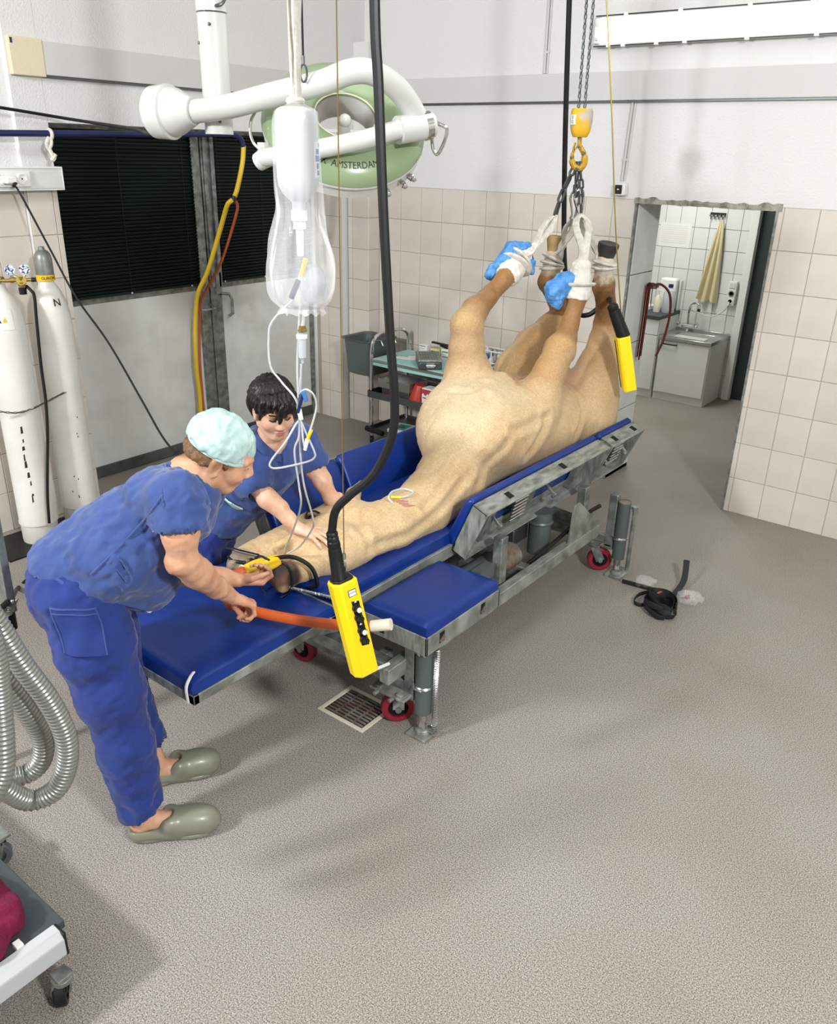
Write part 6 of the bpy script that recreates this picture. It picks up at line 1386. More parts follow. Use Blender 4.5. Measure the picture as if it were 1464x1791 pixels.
obj('orange_hose', G().tube(spline([(-4.750, 4.053, 1.905), (-4.760, 4.085, 1.874), (-4.790, 4.101, 1.819), (-4.920, 4.122, 1.623), (-5.030, 4.111, 1.433), (-5.130, 4.059, 1.262), (-5.160, 4.013, 1.158), (-5.170, 3.989, 0.945), (-5.160, 3.960, 0.686), (-5.150, 3.952, 0.416), (-5.150, 3.955, 0.276)], 8), .0105, 8), 'ohose', hy)
obj('hose_hook', G().tube(spline([(XD+.03, 4.13, 1.135), (XD+.16, 4.08, 1.125), (XD+.17, 4.0, 1.12), (XD+.15, 3.97, 1.12)], 5), .008, 8), 'galv', hy)
obj('red_cap', G().ell((-5.140, 3.972, 0.302), (.018, .018, .018), 10, 8), 'red', hy)
knot = thing('cord_tie', (-4.700, 2.719, 2.195), 'knotted white cotton tie hanging from the blue pipe', 'tie')
obj('loop', G().tube([V(-4.720, 2.731, 2.282)+.024*(math.cos(t)*V(1, 0, 0)+math.sin(t)*UP) for t in np.linspace(0, 2*math.pi, 16, False)], .010, 8, True), 'cloth_w', knot)
obj('tail', G().tube(spline([(-4.695, 2.708, 2.267), (-4.690, 2.686, 2.232), (-4.690, 2.698, 2.203), (-4.690, 2.709, 2.192)], 5), .010, 8).tube(spline([(-4.690, 2.718, 2.268), (-4.685, 2.713, 2.233), (-4.685, 2.695, 2.204)], 5), .009, 8), 'cloth_w', knot)
obj('knob', G().tube(spline([(-4.685, 2.696, 2.209), (-4.680, 2.703, 2.186), (-4.680, 2.716, 2.163), (-4.680, 2.700, 2.151), (-4.675, 2.723, 2.181)], 5), .011, 8), 'cloth_w', knot)
tag(obj('lamp_supply_cable', G().tube(spline([(-4.700, 2.342, 2.408), (-4.700, 2.461, 2.403), (-4.693, 2.842, 2.365), (-3.982, 2.753, 2.315), (-3.553, 2.577, 2.289), (-2.84, 2.37, 2.36)], 8), .0085, 8), 'rubber'), 'thin black cable sagging across the pier to the lamp column', 'cable')

# ------------------------------------------------------------------ lit wall fixture, conduits, switch
fx = thing('wall_fixture', (-2.0, YB-.05, 2.89), 'long lit fluorescent wall fixture with clipped clear cover at the top right', 'light fixture')
x0, x1 = -2.83, -.6
obj('tray', G().box((x0, YB-.05, 2.885), (x1, YB, 3.06)), 'lampw', fx, bevel=.01)
obj('diffuser', G().prism([(x0+.045, YB-.05, 2.897), (x0+.045, YB-.085, 2.91), (x0+.045, YB-.10, 2.97), (x0+.045, YB-.085, 3.035), (x0+.045, YB-.05, 3.048)], (x1-x0-.06, 0, 0)), 'lamp_on', fx, bevel=.008)
obj('end_piece', G().box((x0+.008, YB-.072, 2.90), (x0+.045, YB-.048, 3.045)), 'white', fx, bevel=.008)
for z in (2.93, 3.01): obj('lamp_holder', G().cyl((x0+.03, YB-.075, z), (x0+.05, YB-.075, z), .014, n=10), 'white', fx)
obj('seal', G().box((x0+.005, YB-.056, 2.885), (x1, YB-.05, 2.891)).box((x0+.005, YB-.056, 3.054), (x1, YB-.05, 3.06)), 'black', fx)
for z, n_ in ((2.884, (0, .1, .32, .5, .87, 1.25, 1.6)), (3.055, (.1, .45, .86, 1.2, 1.6))):
    for a in n_: obj('clip', G().box((x0+.1+a, YB-.068, z-.006), (x0+.125+a, YB-.045, z+.012)), 'white', fx, bevel=.002)
for pts, lab in ((((-3.205, YB-.01, 4.2), (-3.187, YB-.01, 2.75)), 'thin grey conduit on the upper wall left of the black hoist cable'), (((-2.520, YB-.01, 2.57), (-2.535, YB-.01, 2.10)), 'thin grey conduit leading down to the black wall switch')):
    o = obj('conduit', G().cyl((pts[0][0]-.010, YB-.008, pts[0][2]), (pts[1][0]-.010, YB-.008, pts[1][2]), .008, n=8).cyl((pts[0][0]+.010, YB-.006, pts[0][2]), (pts[1][0]+.010, YB-.006, pts[1][2]), .006, n=8).box((pts[1][0]-.02, YB-.014, pts[1][2]+.12), (pts[1][0]+.02, YB, pts[1][2]+.135)), 'band'); tag(o, lab, 'conduit')
sw = thing('wall_switch', (-2.535, YB-.03, 2.045), 'small square wall switch with black face left of the doorway', 'switch')
obj('box', G().box((-2.572, YB-.055, 2.008), (-2.498, YB, 2.084)), 'white', sw, bevel=.008)
obj('rocker', G().box((-2.564, YB-.062, 2.018), (-2.515, YB-.05, 2.074)), 'black', sw, bevel=.004)
obj('mark', G().box((-2.546, YB-.0635, 2.043), (-2.534, YB-.0615, 2.05)), 'white', sw)

# ------------------------------------------------------------------ floor: drain, straps, bags
dr = thing('floor_drain', (-1.985, 2.205, 0), 'square floor drain with dark ribbed grate beside the maroon caster wheel', 'drain')
obj('frame', G().box((-2.115, 2.095, 0), (-1.855, 2.115, .006)).box((-2.115, 2.295, 0), (-1.855, 2.315, .006)).box((-2.115, 2.115, 0), (-2.095, 2.295, .006)).box((-1.875, 2.115, 0), (-1.855, 2.295, .006)), 'cream', dr, bevel=.002)
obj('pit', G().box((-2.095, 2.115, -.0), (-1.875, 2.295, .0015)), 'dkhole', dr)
for k in range(9): obj('grate_bar', G().box((-2.09, 2.121+.0196*k, .001), (-1.88, 2.131+.0196*k, .007)), 'rust', dr, bevel=.001)
for x in (-2.04, -1.985, -1.93): obj('cross_bar', G().box((x-.004, 2.118, .001), (x+.004, 2.292, .005)), 'rust', dr)
sp_ = thing('strap_bundle', (-1.24, 3.72, 0), 'coiled bundle of black webbing straps on the floor near the far outrigger', 'strap')
ctr = V(-1.262, 3.70, 0)
def ribbon(pts, w_=.018, fl=(.16, 1.0), k=6, name='webbing'):
    return obj(name, G().tube(spline(pts, k), w_, 8, flat=fl, up=(0, 0, 1)), 'strap', sp_)
rn = np.random.RandomState(8)
ccs = V(-1.294, 3.872, 0.000)
ux, uy = V(.76, .65, 0), V(-.65, .76, 0)
for k in range(9):                            # flattened coils, one over the other
    a, b = .105-.009*(k % 4), .068-.008*(k % 3); z = .022+.007*k; ph = rn.rand()*.5-.25; o = ux*rn.uniform(-.015, .015)+uy*rn.uniform(-.012, .012)
    t0 = math.radians(-60+rn.rand()*40); pts = [ccs+o+(ux*math.cos(t+ph)*b*1.1+uy*math.sin(t+ph)*a)+UP*(z+.012*math.sin(t*2+k)) for t in np.linspace(t0, t0+5.8, 12)]
    ribbon(pts, .017)
ribbon([(-1.347, 4.371, 0.100), (-1.316, 4.285, 0.070), (-1.300, 4.222, 0.035), (-1.289, 4.086, 0.030), (-1.283, 3.928, 0.050)], .017, (1.0, .18), 8)
ribbon([(-1.585, 4.034, 0.020), (-1.512, 4.042, 0.020), (-1.417, 4.042, 0.025), (-1.331, 3.993, 0.040)], .014, (.2, 1.0), 8)
ribbon([(-1.404, 4.030, 0.020), (-1.442, 3.946, 0.020), (-1.432, 3.856, 0.020), (-1.384, 3.847, 0.020), (-1.359, 3.938, 0.025), (-1.352, 3.999, 0.030)], .012, (.2, 1.0), 8)
obj('red_stitching', G().bar((-1.331, 3.916, 0.080), (-1.319, 3.948, 0.085), .012, .004), 'red', sp_)
def crumple(name, c, r, seed, label):
    s = Sdf(); s.ell(c, r, k=0); f = lambda X, n: .010*(1-2*np.abs(fbm(X, 12, seed)))+.006*fbm(X, 25, seed+1)
    c = V(c); s.p = []; s.ell(c+UP*r[2]*.2, r, d=ux, k=0); s.cone(c+ux*r[0]*.6, c+ux*r[0]*1.5+UP*.0, .02, .006, .03); s.cut(c*V(1, 1, 0)+UP*.014, -UP, .004)
    o = sdf_obj(name, s, 'film2', .007, None, None, f, org=tuple(c*V(1, 1, 0))); return tag(o, label, 'bag')
b1 = crumple('plastic_bag', (-1.203, 4.059, 0.030), (.05, .03, .06), 3, 'crumpled clear plastic bag right of the black strap bundle')
b2 = crumple('plastic_bag', (-1.466, 4.075, 0.030), (.045, .025, .05), 5, 'small crumpled clear plastic bag left of the black strap bundle')
g = G()
for k in range(6): g.bar(V(-1.217, 4.052, 0.035)+ux*rn.uniform(-.03, .02)+uy*rn.uniform(-.02, .02)+UP*rn.uniform(0, .02), V(-1.217, 4.052, 0.035)+ux*rn.uniform(-.03, .03)+uy*rn.uniform(-.02, .02)+UP*rn.uniform(0, .02), .006, .003)
obj('printed_slips', g, 'redprint', b1, kind='stuff')

# ------------------------------------------------------------------ corrugated hoses at the left edge
def corr(pts, r, label):
    P = spline(pts, 14); L_ = [0]
    for a, b in zip(P, P[1:]): L_.append(L_[-1]+np.linalg.norm(b-a))
    n = int(L_[-1]/.0023); s = np.linspace(0, L_[-1], n); P = np.array(P); Q = np.stack([np.interp(s, L_, P[:, i]) for i in range(3)], 1)
    rr = r*(1+.085*np.sin(s*2*math.pi/.0115))
    return tag(obj('corrugated_hose', G().tube(list(Q), list(rr), 22), 'corr', ang=80), label, 'hose')
corr([(-1.827, 0.698, 1.319), (-1.813, 0.734, 1.194), (-1.797, 0.771, 1.053), (-1.780, 0.809, 0.936), (-1.769, 0.830, 0.821), (-1.776, 0.824, 0.727), (-1.800, 0.794, 0.647), (-1.836, 0.741, 0.624), (-1.842, 0.687, 0.698), (-1.841, 0.637, 0.824)], .0265, 'silver corrugated breathing hose, the outer loop at the left edge')
corr([(-1.988, 0.726, 1.071), (-1.933, 0.768, 0.969), (-1.915, 0.807, 0.846), (-1.914, 0.833, 0.745), (-1.921, 0.827, 0.666), (-1.948, 0.794, 0.619), (-1.968, 0.741, 0.632), (-1.996, 0.670, 0.680)], .0265, 'silver corrugated breathing hose, the inner loop at the left edge')
corr([(-1.744, 0.686, 1.266), (-1.739, 0.689, 1.144), (-1.749, 0.682, 1.015), (-1.737, 0.665, 0.913), (-1.734, 0.643, 0.826), (-1.740, 0.588, 0.755)], .025, 'silver corrugated breathing hose hanging straight down at the left edge')
sd_ = thing('machine_stand', (-2.760, 1.170, 0.589), 'grey steel stand with bolted foot bracket at the left edge behind the hoses', 'stand')
obj('post', G().bar((-2.771, 1.187, 1.042), (-2.753, 1.176, 0.667), .03, .05), 'galv', sd_, bevel=.003)
obj('brace', G().bar((-2.869, 1.113, 0.671), (-2.756, 1.173, 0.667), .02, .03), 'galv', sd_, bevel=.003)
br = obj('bracket', G().prism([(-2.770, 1.137, 0.685), (-2.698, 1.192, 0.733), (-2.717, 1.165, 0.669), (-2.753, 1.137, 0.643)], (.01, -.012, .004)), 'galv', sd_, bevel=.002)
for q in ((-2.699, 1.166, 0.729), (-2.714, 1.155, 0.691)): obj('bolt', G().ell(q, (.008, .008, .008), 8, 6), 'steel', br)
obj('rubber_foot', G().cyl((-2.771, 1.162, 0.657), (-2.767, 1.165, 0.589), .035, .03, n=20), 'rubber', sd_)
obj('lower_post', G().cyl((-2.783, 1.165, 0.619), (-2.83, 1.04, 0.0), .018, n=10), 'dksteel', sd_)
obj('hose_line', G().tube(spline([(-4.125, 1.891, 0.030), (-4.062, 1.792, 0.030), (-2.771, 1.187, 0.698), (-2.842, 1.133, 0.623)], 6), .011, 8), 'rubber', sd_)
eq = thing('equipment_trolley', (-2.36, .74, 0), 'trolley leg with chromed caster at the left edge above the dark cart', 'trolley')
q = caster(eq, -2.345, .80, .05, .03, (.9, -.45, 0), (-.02, -.01, 0), 'grey', 'dksteel', .03)
obj('leg', G().bar((-2.52, .70, .12), (-2.33, .80, .135), .05, .03).cyl((-2.365, .79, .11), (-2.365, .79, .15), .012, n=8), 'steel', eq, bevel=.004)
obj('brake_lever', G().bar((-2.42, .78, .125), (-2.30, .815, .118), .02, .008), 'black', eq)
M['rimwhite'] = mat('rim_paint', '#b4b6b6', .45)
ct = thing('low_cart', (-2.0, .5, 0), 'low cart with dark rubber top and white front rim at the bottom left', 'cart')
obj('deck', G().box((-2.75, -.1, .205), (-1.772, .735, .232)), 'darktop', ct, bevel=.003)
obj('front_rim', G().prism([(-1.775, -.1, .165), (-1.722, -.1, .165), (-1.722, -.1, .222), (-1.742, -.1, .243), (-1.775, -.1, .243)], (0, .805, 0)), 'rimwhite', ct, bevel=.003)
obj('rim_end', G().box((-1.775, .704, .160), (-1.724, .712, .240)), 'rubber', ct, bevel=.002)
obj('underframe', G().box((-2.7, -.05, .17), (-1.78, .69, .205)), 'dksteel', ct)
obj('rim_bracket', G().box((-1.80, .60, .225), (-1.772, .62, .25)), 'white', ct, bevel=.002)
caster(ct, -1.735, .672, .045, .034, (.55, .83, 0), (-.025, .0, 0), 'rubber', 'black', .022)
caster(ct, -2.6, .62, .045, .034, (.55, .83, 0), (-.025, .0, 0), 'rubber', 'black', .022)
tw = Sdf(); tw.ell((-1.99, .57, .262), (.16, .11, .045), d=(0, 0, 1), k=0)
tw.p = []; tw.cone((-2.22, .63, .262), (-1.86, .63, .262), .034, .030, 0); tw.cone((-2.2, .55, .275), (-1.82, .55, .268), .05, .040, .03); tw.cone((-2.1, .43, .275), (-1.805, .44, .268), .05, .038, .03); tw.cone((-1.90, .63, .262), (-1.81, .40, .262), .032, .032, .03); tw.cone((-2.1, .3, .27), (-1.80, .33, .262), .05, .03, .03); tw.ell((-1.97, .50, .262), (.17, .17, .042), d=(0, 0, 1), k=.05); tw.cut((-2, .5, .2325), -UP)
to = sdf_obj('towel', tw, 'plum', .007, None, None, lambda X, n: .007*(1-2*np.abs(fbm(X, 6, 2))), org=(-1.98, .52, .2325)); tag(to, 'magenta towel bunched on the dark top of the low cart', 'towel')
# ================================================================== INSTRUMENT TROLLEY
TX0, TX1, TY0, TY1 = -4.28, -3.02, 4.97, 5.44
it = thing('instrument_trolley', (-3.65, 5.2, 0), 'chromed three shelf instrument trolley with turquoise drape behind the horse', 'trolley')
for x in (TX0, TX1):
    g = G().tube(spline([(x, TY0, .07), (x, TY0, .3), (x, TY0, .6), (x, TY0, .78), (x, TY0+.03, .865), (x, TY0+.11, .90), (x, (TY0+TY1)/2, .905), (x, TY1-.11, .90), (x, TY1-.03, .865), (x, TY1, .78), (x, TY1, .3), (x, TY1, .07)], 5), .0135, 10)
    obj('upright', g, 'chrome', it)
obj('top_shelf', G().box((TX0-.0, TY0-.005, .69), (TX1, TY1, .712)), 'steel', it, bevel=.003)
g = G().sheet(lambda u, v: V(TX0+.012+(TX1-TX0-.02)*u, TY0-.012+(TY1-TY0)*max(v, .04), .716-.052*(1 if v < .03 else 0)-.003*math.sin(u*7)*(v < .1)), 24, 30, .003)
obj('drape', g, 'teal', it)
for z, h in ((.40, .055), (.115, .03)):
    s = obj('shelf', G().box((TX0-.025, TY0-.02, z), (TX1+.02, TY1, z+.006)).box((TX0-.025, TY0-.025, z), (TX1+.02, TY0-.018, z+h)).box((TX0-.03, TY0-.02, z), (TX0-.024, TY1, z+h)).box((TX1+.014, TY0-.02, z), (TX1+.02, TY1, z+h)).box((TX0, TY1-.01, z), (TX1, TY1-.004, z+h)), 'dksteel', it, bevel=.002)
obj('bumper', G().cyl((TX0-.03, TY0-.03, .135), (TX0+.16, TY0-.05, .13), .022, n=14), 'rubber', it)
for x in (TX0, TX1):
    for y in (TY0, TY1): caster(it, x, y, .035, .025, (.8, .6, 0), (.015, .0, 0), 'rubber', 'dksteel')
def small(name, g, m, label, cat, loc, group=None, **k):
    o = obj(name, g, m, None, org=loc, **k); return tag(o, label, cat, group)
# waste basin hooked on the trolley end
x0, x1, y0, y1 = -4.645, -4.325, 5.01, 5.335
wb_ = thing('waste_basin', (-4.48, 5.17, .52), 'deep grey steel basin hanging at the left end of the instrument trolley', 'basin')
def rr(x0, x1, y0, y1, z, r=.06, n=6):
    return [(cx_+r*math.cos(a), cy_+r*math.sin(a), z) for cx_, cy_, a0_ in ((x1-r, y1-r, 0), (x0+r, y1-r, 90), (x0+r, y0+r, 180), (x1-r, y0+r, 270)) for a in np.radians(np.linspace(a0_, a0_+90, n))]
g = G(); L_ = [rr(x0-.02, x1+.02, y0-.02, y1+.02, .825), rr(x0-.02, x1+.02, y0-.02, y1+.02, .832), rr(x0, x1, y0, y1, .826), rr(x0+.01, x1-.01, y0+.01, y1-.01, .70), rr(x0+.02, x1-.02, y0+.02, y1-.02, .545), rr(x0+.05, x1-.05, y0+.05, y1-.05, .53)]
L_ += [[(a, b, c+.004) for a, b, c in L_[5]], rr(x0+.025, x1-.025, y0+.025, y1-.025, .55), rr(x0+.014, x1-.014, y0+.014, y1-.014, .70), rr(x0+.006, x1-.006, y0+.006, y1-.006, .822), L_[0]]
k = len(L_[0]); vs = [q for l in L_ for q in l]
g.add(vs, [(i*k+j, i*k+(j+1) % k, (i+1)*k+(j+1) % k, (i+1)*k+j) for i in range(len(L_)-1) for j in range(k)]+[tuple(range(5*k, 6*k)), tuple(range(6*k, 7*k))])
obj('bowl', g, 'grey', wb_, ang=50)
for y in (y0+.08, y1-.08): obj('hook', G().tube([(x1-.02, y, .83), (x1+.04, y, .835), (TX0, y, .83), (TX0+.02, y, .80)], .006, 8), 'steel', wb_)
# on top
ic = thing('instrument_case', (-3.78, 5.10, .718), 'perforated steel sterilising case with latch on the turquoise drape', 'case')
R_ = np.array([[.74, .67, 0], [-.67, .74, 0], [0, 0, 1.0]]).T; o_ = V(-3.80, 5.09, .718)
obj('box', G().xf(R_, o_).box((-.09, -.155, 0), (.09, .155, .06)), 'dksteel', ic, bevel=.01)
lid = obj('lid', G().xf(R_, o_).box((-.093, -.158, .058), (.093, .158, .078)), 'galv', ic, bevel=.006)
obj('vents', (lambda g: [g.box((-.07+.02*k, -.13, .0775), (-.058+.02*k, .13, .0792)) for k in range(7)] and g)(G().xf(R_, o_)), 'grey', lid, kind='stuff')
obj('latch', G().xf(R_, o_).box((-.03, -.17, .02), (.03, -.156, .05)).tube([(-.035, -.158, .045), (-.035, -.18, .04), (.035, -.18, .04), (.035, -.158, .045)], .004, 6), 'chrome', ic)
kd = [((-4.02, 5.33, .716), .075, .05, .052, 'carton', 'small white printed carton at the left of the top shelf, lower one'), ((-4.02, 5.33, .769), .075, .05, .045, 'carton', 'small white printed carton stacked on another at the left of the top shelf'), ((-3.915, 5.345, .716), .08, .05, .075, 'yellowish', 'pale yellow printed carton on the trolley top between white cartons'), ((-3.81, 5.35, .716), .085, .05, .088, 'carton', 'white carton with green print beside the pale yellow carton'), ((-3.70, 5.36, .716), .07, .045, .11, 'carton', 'tall white carton on the trolley top behind the foreleg')]
M['yellowish'] = mat('pale_yellow_card', '#cfc98f', .7)
for i, (c, a, b, h, m_, lab) in enumerate(kd):
    o = small('carton', G().box((c[0]-a/2, c[1]-b/2, c[2]), (c[0]+a/2, c[1]+b/2, c[2]+h)), m_, lab, 'box', c, 'medicine cartons on the trolley top', bevel=.0015)
    obj('print_strip', G().box((c[0]-a*.42, c[1]-b/2-.0008, c[2]+h*.68), (c[0]+a*.3, c[1]-b/2+.001, c[2]+h*.8)), 'ink' if i != 3 else 'green', o); obj('print_strip', G().box((c[0]-a*.42, c[1]-b/2-.0008, c[2]+h*.25), (c[0]+a*(.1+.08*i), c[1]-b/2+.001, c[2]+h*.32)), 'blueprint', o)
small('clipper', G().bar((-3.97, 5.36, .835), (-3.78, 5.37, .825), .03, .014).bar((-3.88, 5.365, .826), (-3.80, 5.365, .812), .05, .022), 'black', 'black clipper lying on top of the trolley cartons', 'clipper', (-3.88, 5.36, .81), bevel=.004)
for i, (c, r, lab) in enumerate((((-4.08, 5.16), .3, 'green edged sterile pouch lying flat on the drape at the left'), ((-4.0, 5.2), -.5, 'green edged sterile pouch lying across another on the drape'))):
    R2 = np.array([[math.cos(r), -math.sin(r), 0], [math.sin(r), math.cos(r), 0], [0, 0, 1]])
    o = small('sterile_pouch', G().xf(R2, (c[0], c[1], .719+.004*i)).box((-.10, -.045, 0), (.10, .045, .004)), 'carton', lab, 'pouch', (c[0], c[1], .719), 'sterile pouches on the drape', bevel=.001)
    obj('seal_edge', G().xf(R2, (c[0], c[1], .719+.004*i)).box((-.10, .03, .0036), (.10, .045, .0048)).box((-.10, -.045, .0036), (-.085, .045, .0048)), 'papergreen', o)
small('kidney_dish', G().lathe([(.0, .0), (.05, .0), (.065, .03), (.07, .032), (.063, .026), (.05, .006), (0, .006)], (-3.52, 5.02, .718), (0, 0, 1), 24), 'steel', 'small steel dish at the right of the instrument case', 'dish', (-3.52, 5.02, .718))
# middle and bottom shelf
tr_ = thing('steel_tray', (-4.07, 5.12, .407), 'open steel instrument tray on the left of the middle shelf', 'tray')
obj('tray', G().box((-4.22, 4.99, .49), (-3.90, 5.22, .494)).box((-4.22, 4.985, .49), (-3.90, 4.99, .565)).box((-4.22, 5.215, .49), (-3.90, 5.22, .565)).box((-4.225, 4.985, .49), (-4.22, 5.22, .565)).box((-3.905, 4.985, .49), (-3.90, 5.22, .565)), 'steel', tr_, bevel=.002)
obj('tray_foot', G().box((-4.2, 5.0, .406), (-3.92, 5.2, .488)), 'dksteel', tr_, bevel=.004); obj('tray_handle', G().tube([(-4.12, 4.985, .54), (-4.12, 4.965, .545), (-4.02, 4.965, .545), (-4.02, 4.985, .54)], .004, 6), 'chrome', tr_)
fn2 = thing('red_funnel', (-3.87, 5.04, .407), 'red plastic funnel lying upside down on the middle shelf', 'funnel')
obj('cone', G().lathe([(.08, .0), (.078, .02), (.045, .15), (.040, .16), (.0, .16)], (-3.865, 5.045, .407), (0.15, 0, 1), 24), 'red', fn2); obj('rim', G().tube([(-3.88+.115*math.cos(t), 5.04+.085*math.sin(t), .42+.008*math.sin(t)) for t in np.linspace(0, 2*math.pi, 28, False)], .011, 8, True), 'orange', fn2)
small('red_cloth', G().box((-4.17, 4.962, .407), (-3.98, 4.978, .455)), 'plum', 'folded dark red cloth along the front of the middle shelf', 'cloth', (-4.07, 4.97, .407), bevel=.006)
b_ = thing('glove_box', (-3.70, 5.03, .407), 'white box with dark red wavy print on the middle shelf', 'box')
obj('box', G().box((-3.775, 4.98, .407), (-3.615, 5.08, .565)), 'carton', b_, bevel=.002)
pg = []
for k in range(13): pg.append((-3.772+.154*k/12, 4.979, .515+.012*math.sin(k*1.9)))
obj('print', G().prism([(-3.62, 4.979, .557), (-3.772, 4.979, .557)]+pg, (0, .002, 0)), 'redprint', b_); obj('print_strip', G().box((-3.765, 4.9785, .485), (-3.64, 4.981, .492)).box((-3.765, 4.9785, .44), (-3.70, 4.981, .447)), 'ink', b_)
b2_ = thing('open_carton', (-3.53, 5.03, .407), 'open white carton with raised flap beside the red printed box', 'box')
obj('box', G().box((-3.61, 4.975, .407), (-3.43, 5.09, .54)), 'carton', b2_, bevel=.002); obj('flap', G().prism([(-3.605, 4.98, .538), (-3.45, 4.98, .538), (-3.47, 5.03, .605), (-3.59, 5.03, .60)], (0, .003, .002)), 'carton', b2_)
for i, (x, y, w_, h, r, lab) in enumerate(((-4.06, 5.10, .17, .035, .15, 'stack of white and teal paper packs at the left of the bottom shelf'), (-3.84, 5.06, .16, .05, -.2, 'teal printed sterile pack in the middle of the bottom shelf'), (-3.62, 5.05, .13, .03, .3, 'white wrapped pack at the right of the bottom shelf'))):
    R2 = np.array([[math.cos(r), -math.sin(r), 0], [math.sin(r), math.cos(r), 0], [0, 0, 1]])
    o = small('sterile_pack', G().xf(R2, (x, y, .121)).box((-w_/2, -.10, 0), (w_/2, .10, h)), 'carton', lab, 'pack', (x, y, .121), 'sterile packs on the bottom shelf', bevel=.006)
    obj('teal_print', G().xf(R2, (x, y, .121)).box((-w_*.3, -.07, h-.0005), (w_*.32, .07, h+.001)), 'papergreen', o); obj('ink_lines', G().xf(R2, (x, y, .121)).box((-w_*.15, -.02, h+.0008), (w_*.2, -.005, h+.0018)).box((-w_*.15, .015, h+.0008), (w_*.1, .028, h+.0018)), 'ink', o)
small('grey_crate', G().box((-3.70, 5.2, .121), (-3.35, 5.42, .33)), 'grey', 'dark grey crate at the back of the bottom shelf', 'crate', (-3.52, 5.31, .121), bevel=.01)
# bottle rack at the right end, grey bag strap
rk = thing('bottle_rack', (-3.28, 5.36, .716), 'white wire rack with small coloured bottles at the right of the trolley', 'rack')
for z in (.77, .86):
    for y in (5.30, 5.42): obj('wire', G().cyl((-3.52, y, z), (-3.03, y, z), .006, n=8), 'white', rk)
    for x in (-3.52, -3.03): obj('wire', G().cyl((x, 5.30, z), (x, 5.42, z), .006, n=8), 'white', rk)
for x in (-3.52, -3.36, -3.20, -3.03): obj('wire', G().cyl((x, 5.30, .716), (x, 5.30, .86), .006, n=8), 'white', rk)
capc = ['orange', 'white', 'dksteel', 'white', 'orange', 'red', 'green', 'white', 'orange']
for i in range(9):
    x = -3.49+.053*i; y = 5.345+.02*(i % 2); h = .09+.012*((i*5) % 3)
    bt = thing('medicine_bottle', (x, y, .716), '%s capped small bottle, number %d from the left in the white rack' % (capc[i].replace('dksteel', 'grey'), i+1) if 0 else ['orange capped bottle at the left end of the white rack', 'white capped bottle second from the left end of the rack', 'grey capped bottle third from the left end of the rack', 'white capped bottle fourth from the left end of the rack', 'orange capped bottle in the middle of the white rack', 'red capped bottle beside the green capped bottle in the rack', 'green capped bottle in the white rack', 'white capped bottle right of the green capped bottle', 'orange capped bottle at the right end of the white rack'][i], 'bottle', 'medicine bottles in the white rack')
    obj('flask', G().lathe([(0, 0), (.02, 0), (.021, .004), (.021, h*.75), (.012, h*.9), (.011, h), (0, h)], (x, y, .716), (0, 0, 1), 16), ['ink', 'blueprint', 'carton', 'ink', 'navy', 'carton', 'ink', 'cap_y', 'ink'][i], bt)
    obj('cap', G().cyl((x, y, .716+h), (x, y, .716+h+.045), .013, .010, n=14), capc[i], bt)
    obj('paper_label', G().lathe([(.0214, h*.2), (.0214, h*.6)], (x, y, .716), (0, 0, 1), 16), 'carton', bt)
tag(obj('grey_hose_bag', G().tube(spline([(-3.30, 5.02, .735), (-3.2, 5.05, .80), (-3.08, 5.10, .82), (-2.98, 5.14, .76), (-2.95, 5.16, .70)], 6), .028, 10), 'grey', None, org=(-3.1, 5.1, .72)), 'dark grey bag strap rolled at the right end of the trolley top', 'bag')

# ================================================================== KITCHEN CORNER BEYOND THE DOORWAY
KF, KB = 7.93, KY
ku = thing('sink_cabinet', (-2.82, 8.18, 0), 'white sink cabinet with steel sink top beyond the doorway', 'cabinet')
obj('carcass', G().box((-3.08, KF+.02, .075), (-2.565, KB-.004, .605)), 'lam', ku, bevel=.002)
obj('plinth', G().box((-3.08, KF+.03, 0), (-2.568, KB-.02, .075)), 'lam', ku)
dd = obj('door', G().box((-3.06, KF, .085), (-2.575, KF+.02, .60)), 'lam', ku, bevel=.003)
obj('handle', G().tube(spline([(-3.03, KF, .572), (-3.025, KF-.025, .572), (-2.90, KF-.025, .572), (-2.895, KF, .572)], 4), .007, 8), 'black', dd)
sk = obj('sink_top', G().box((-3.09, KF-.015, .605), (-2.555, KF+.06, .64)).box((-3.09, KF+.36, .605), (-2.555, KB-.004, .64)).box((-3.09, KF+.06, .605), (-3.03, KF+.36, .64)).box((-2.66, KF+.06, .605), (-2.555, KF+.36, .64)).box((-3.03, KF+.06, .52), (-2.66, KF+.36, .525)).box((-3.09, KB-.03, .63), (-2.555, KB-.004, .66)), 'steel', ku, bevel=.003)
tp_ = thing('tap', (-2.98, 8.33, .64), 'chromed mixer tap with swan neck on the sink', 'tap')
obj('body', G().cyl((-3.02, 8.33, .70), (-2.90, 8.33, .70), .02, n=14).cyl((-2.96, 8.33, .64), (-2.96, 8.33, .72), .018, n=14), 'chrome', tp_)
for x in (-3.04, -2.88): obj('tap_handle', G().lathe([(.012, 0), (.026, .012), (.024, .03), (.0, .034)], (x, 8.32, .71), (-1 if x < -3 else 1, -.3, .6), 12), 'chrome', tp_)
obj('spout', G().tube(spline([(-2.96, 8.33, .71), (-2.965, 8.33, .82), (-2.95, 8.32, .90), (-2.90, 8.30, .935), (-2.855, 8.28, .92), (-2.85, 8.275, .885)], 6), .011, 10), 'chrome', tp_); obj('aerator', G().cyl((-2.85, 8.275, .885), (-2.85, 8.275, .86), .015, n=12), 'black', tp_)
kc = thing('kitchen_cabinet', (-3.35, 8.18, 0), 'white base cabinet with dark worktop left of the sink', 'cabinet')
obj('carcass', G().box((-3.60, KF+.02, .075), (-3.10, KB-.004, .79)), 'lam', kc, bevel=.002); obj('plinth', G().box((-3.60, KF+.03, 0), (-3.10, KB-.02, .075)), 'lam', kc)
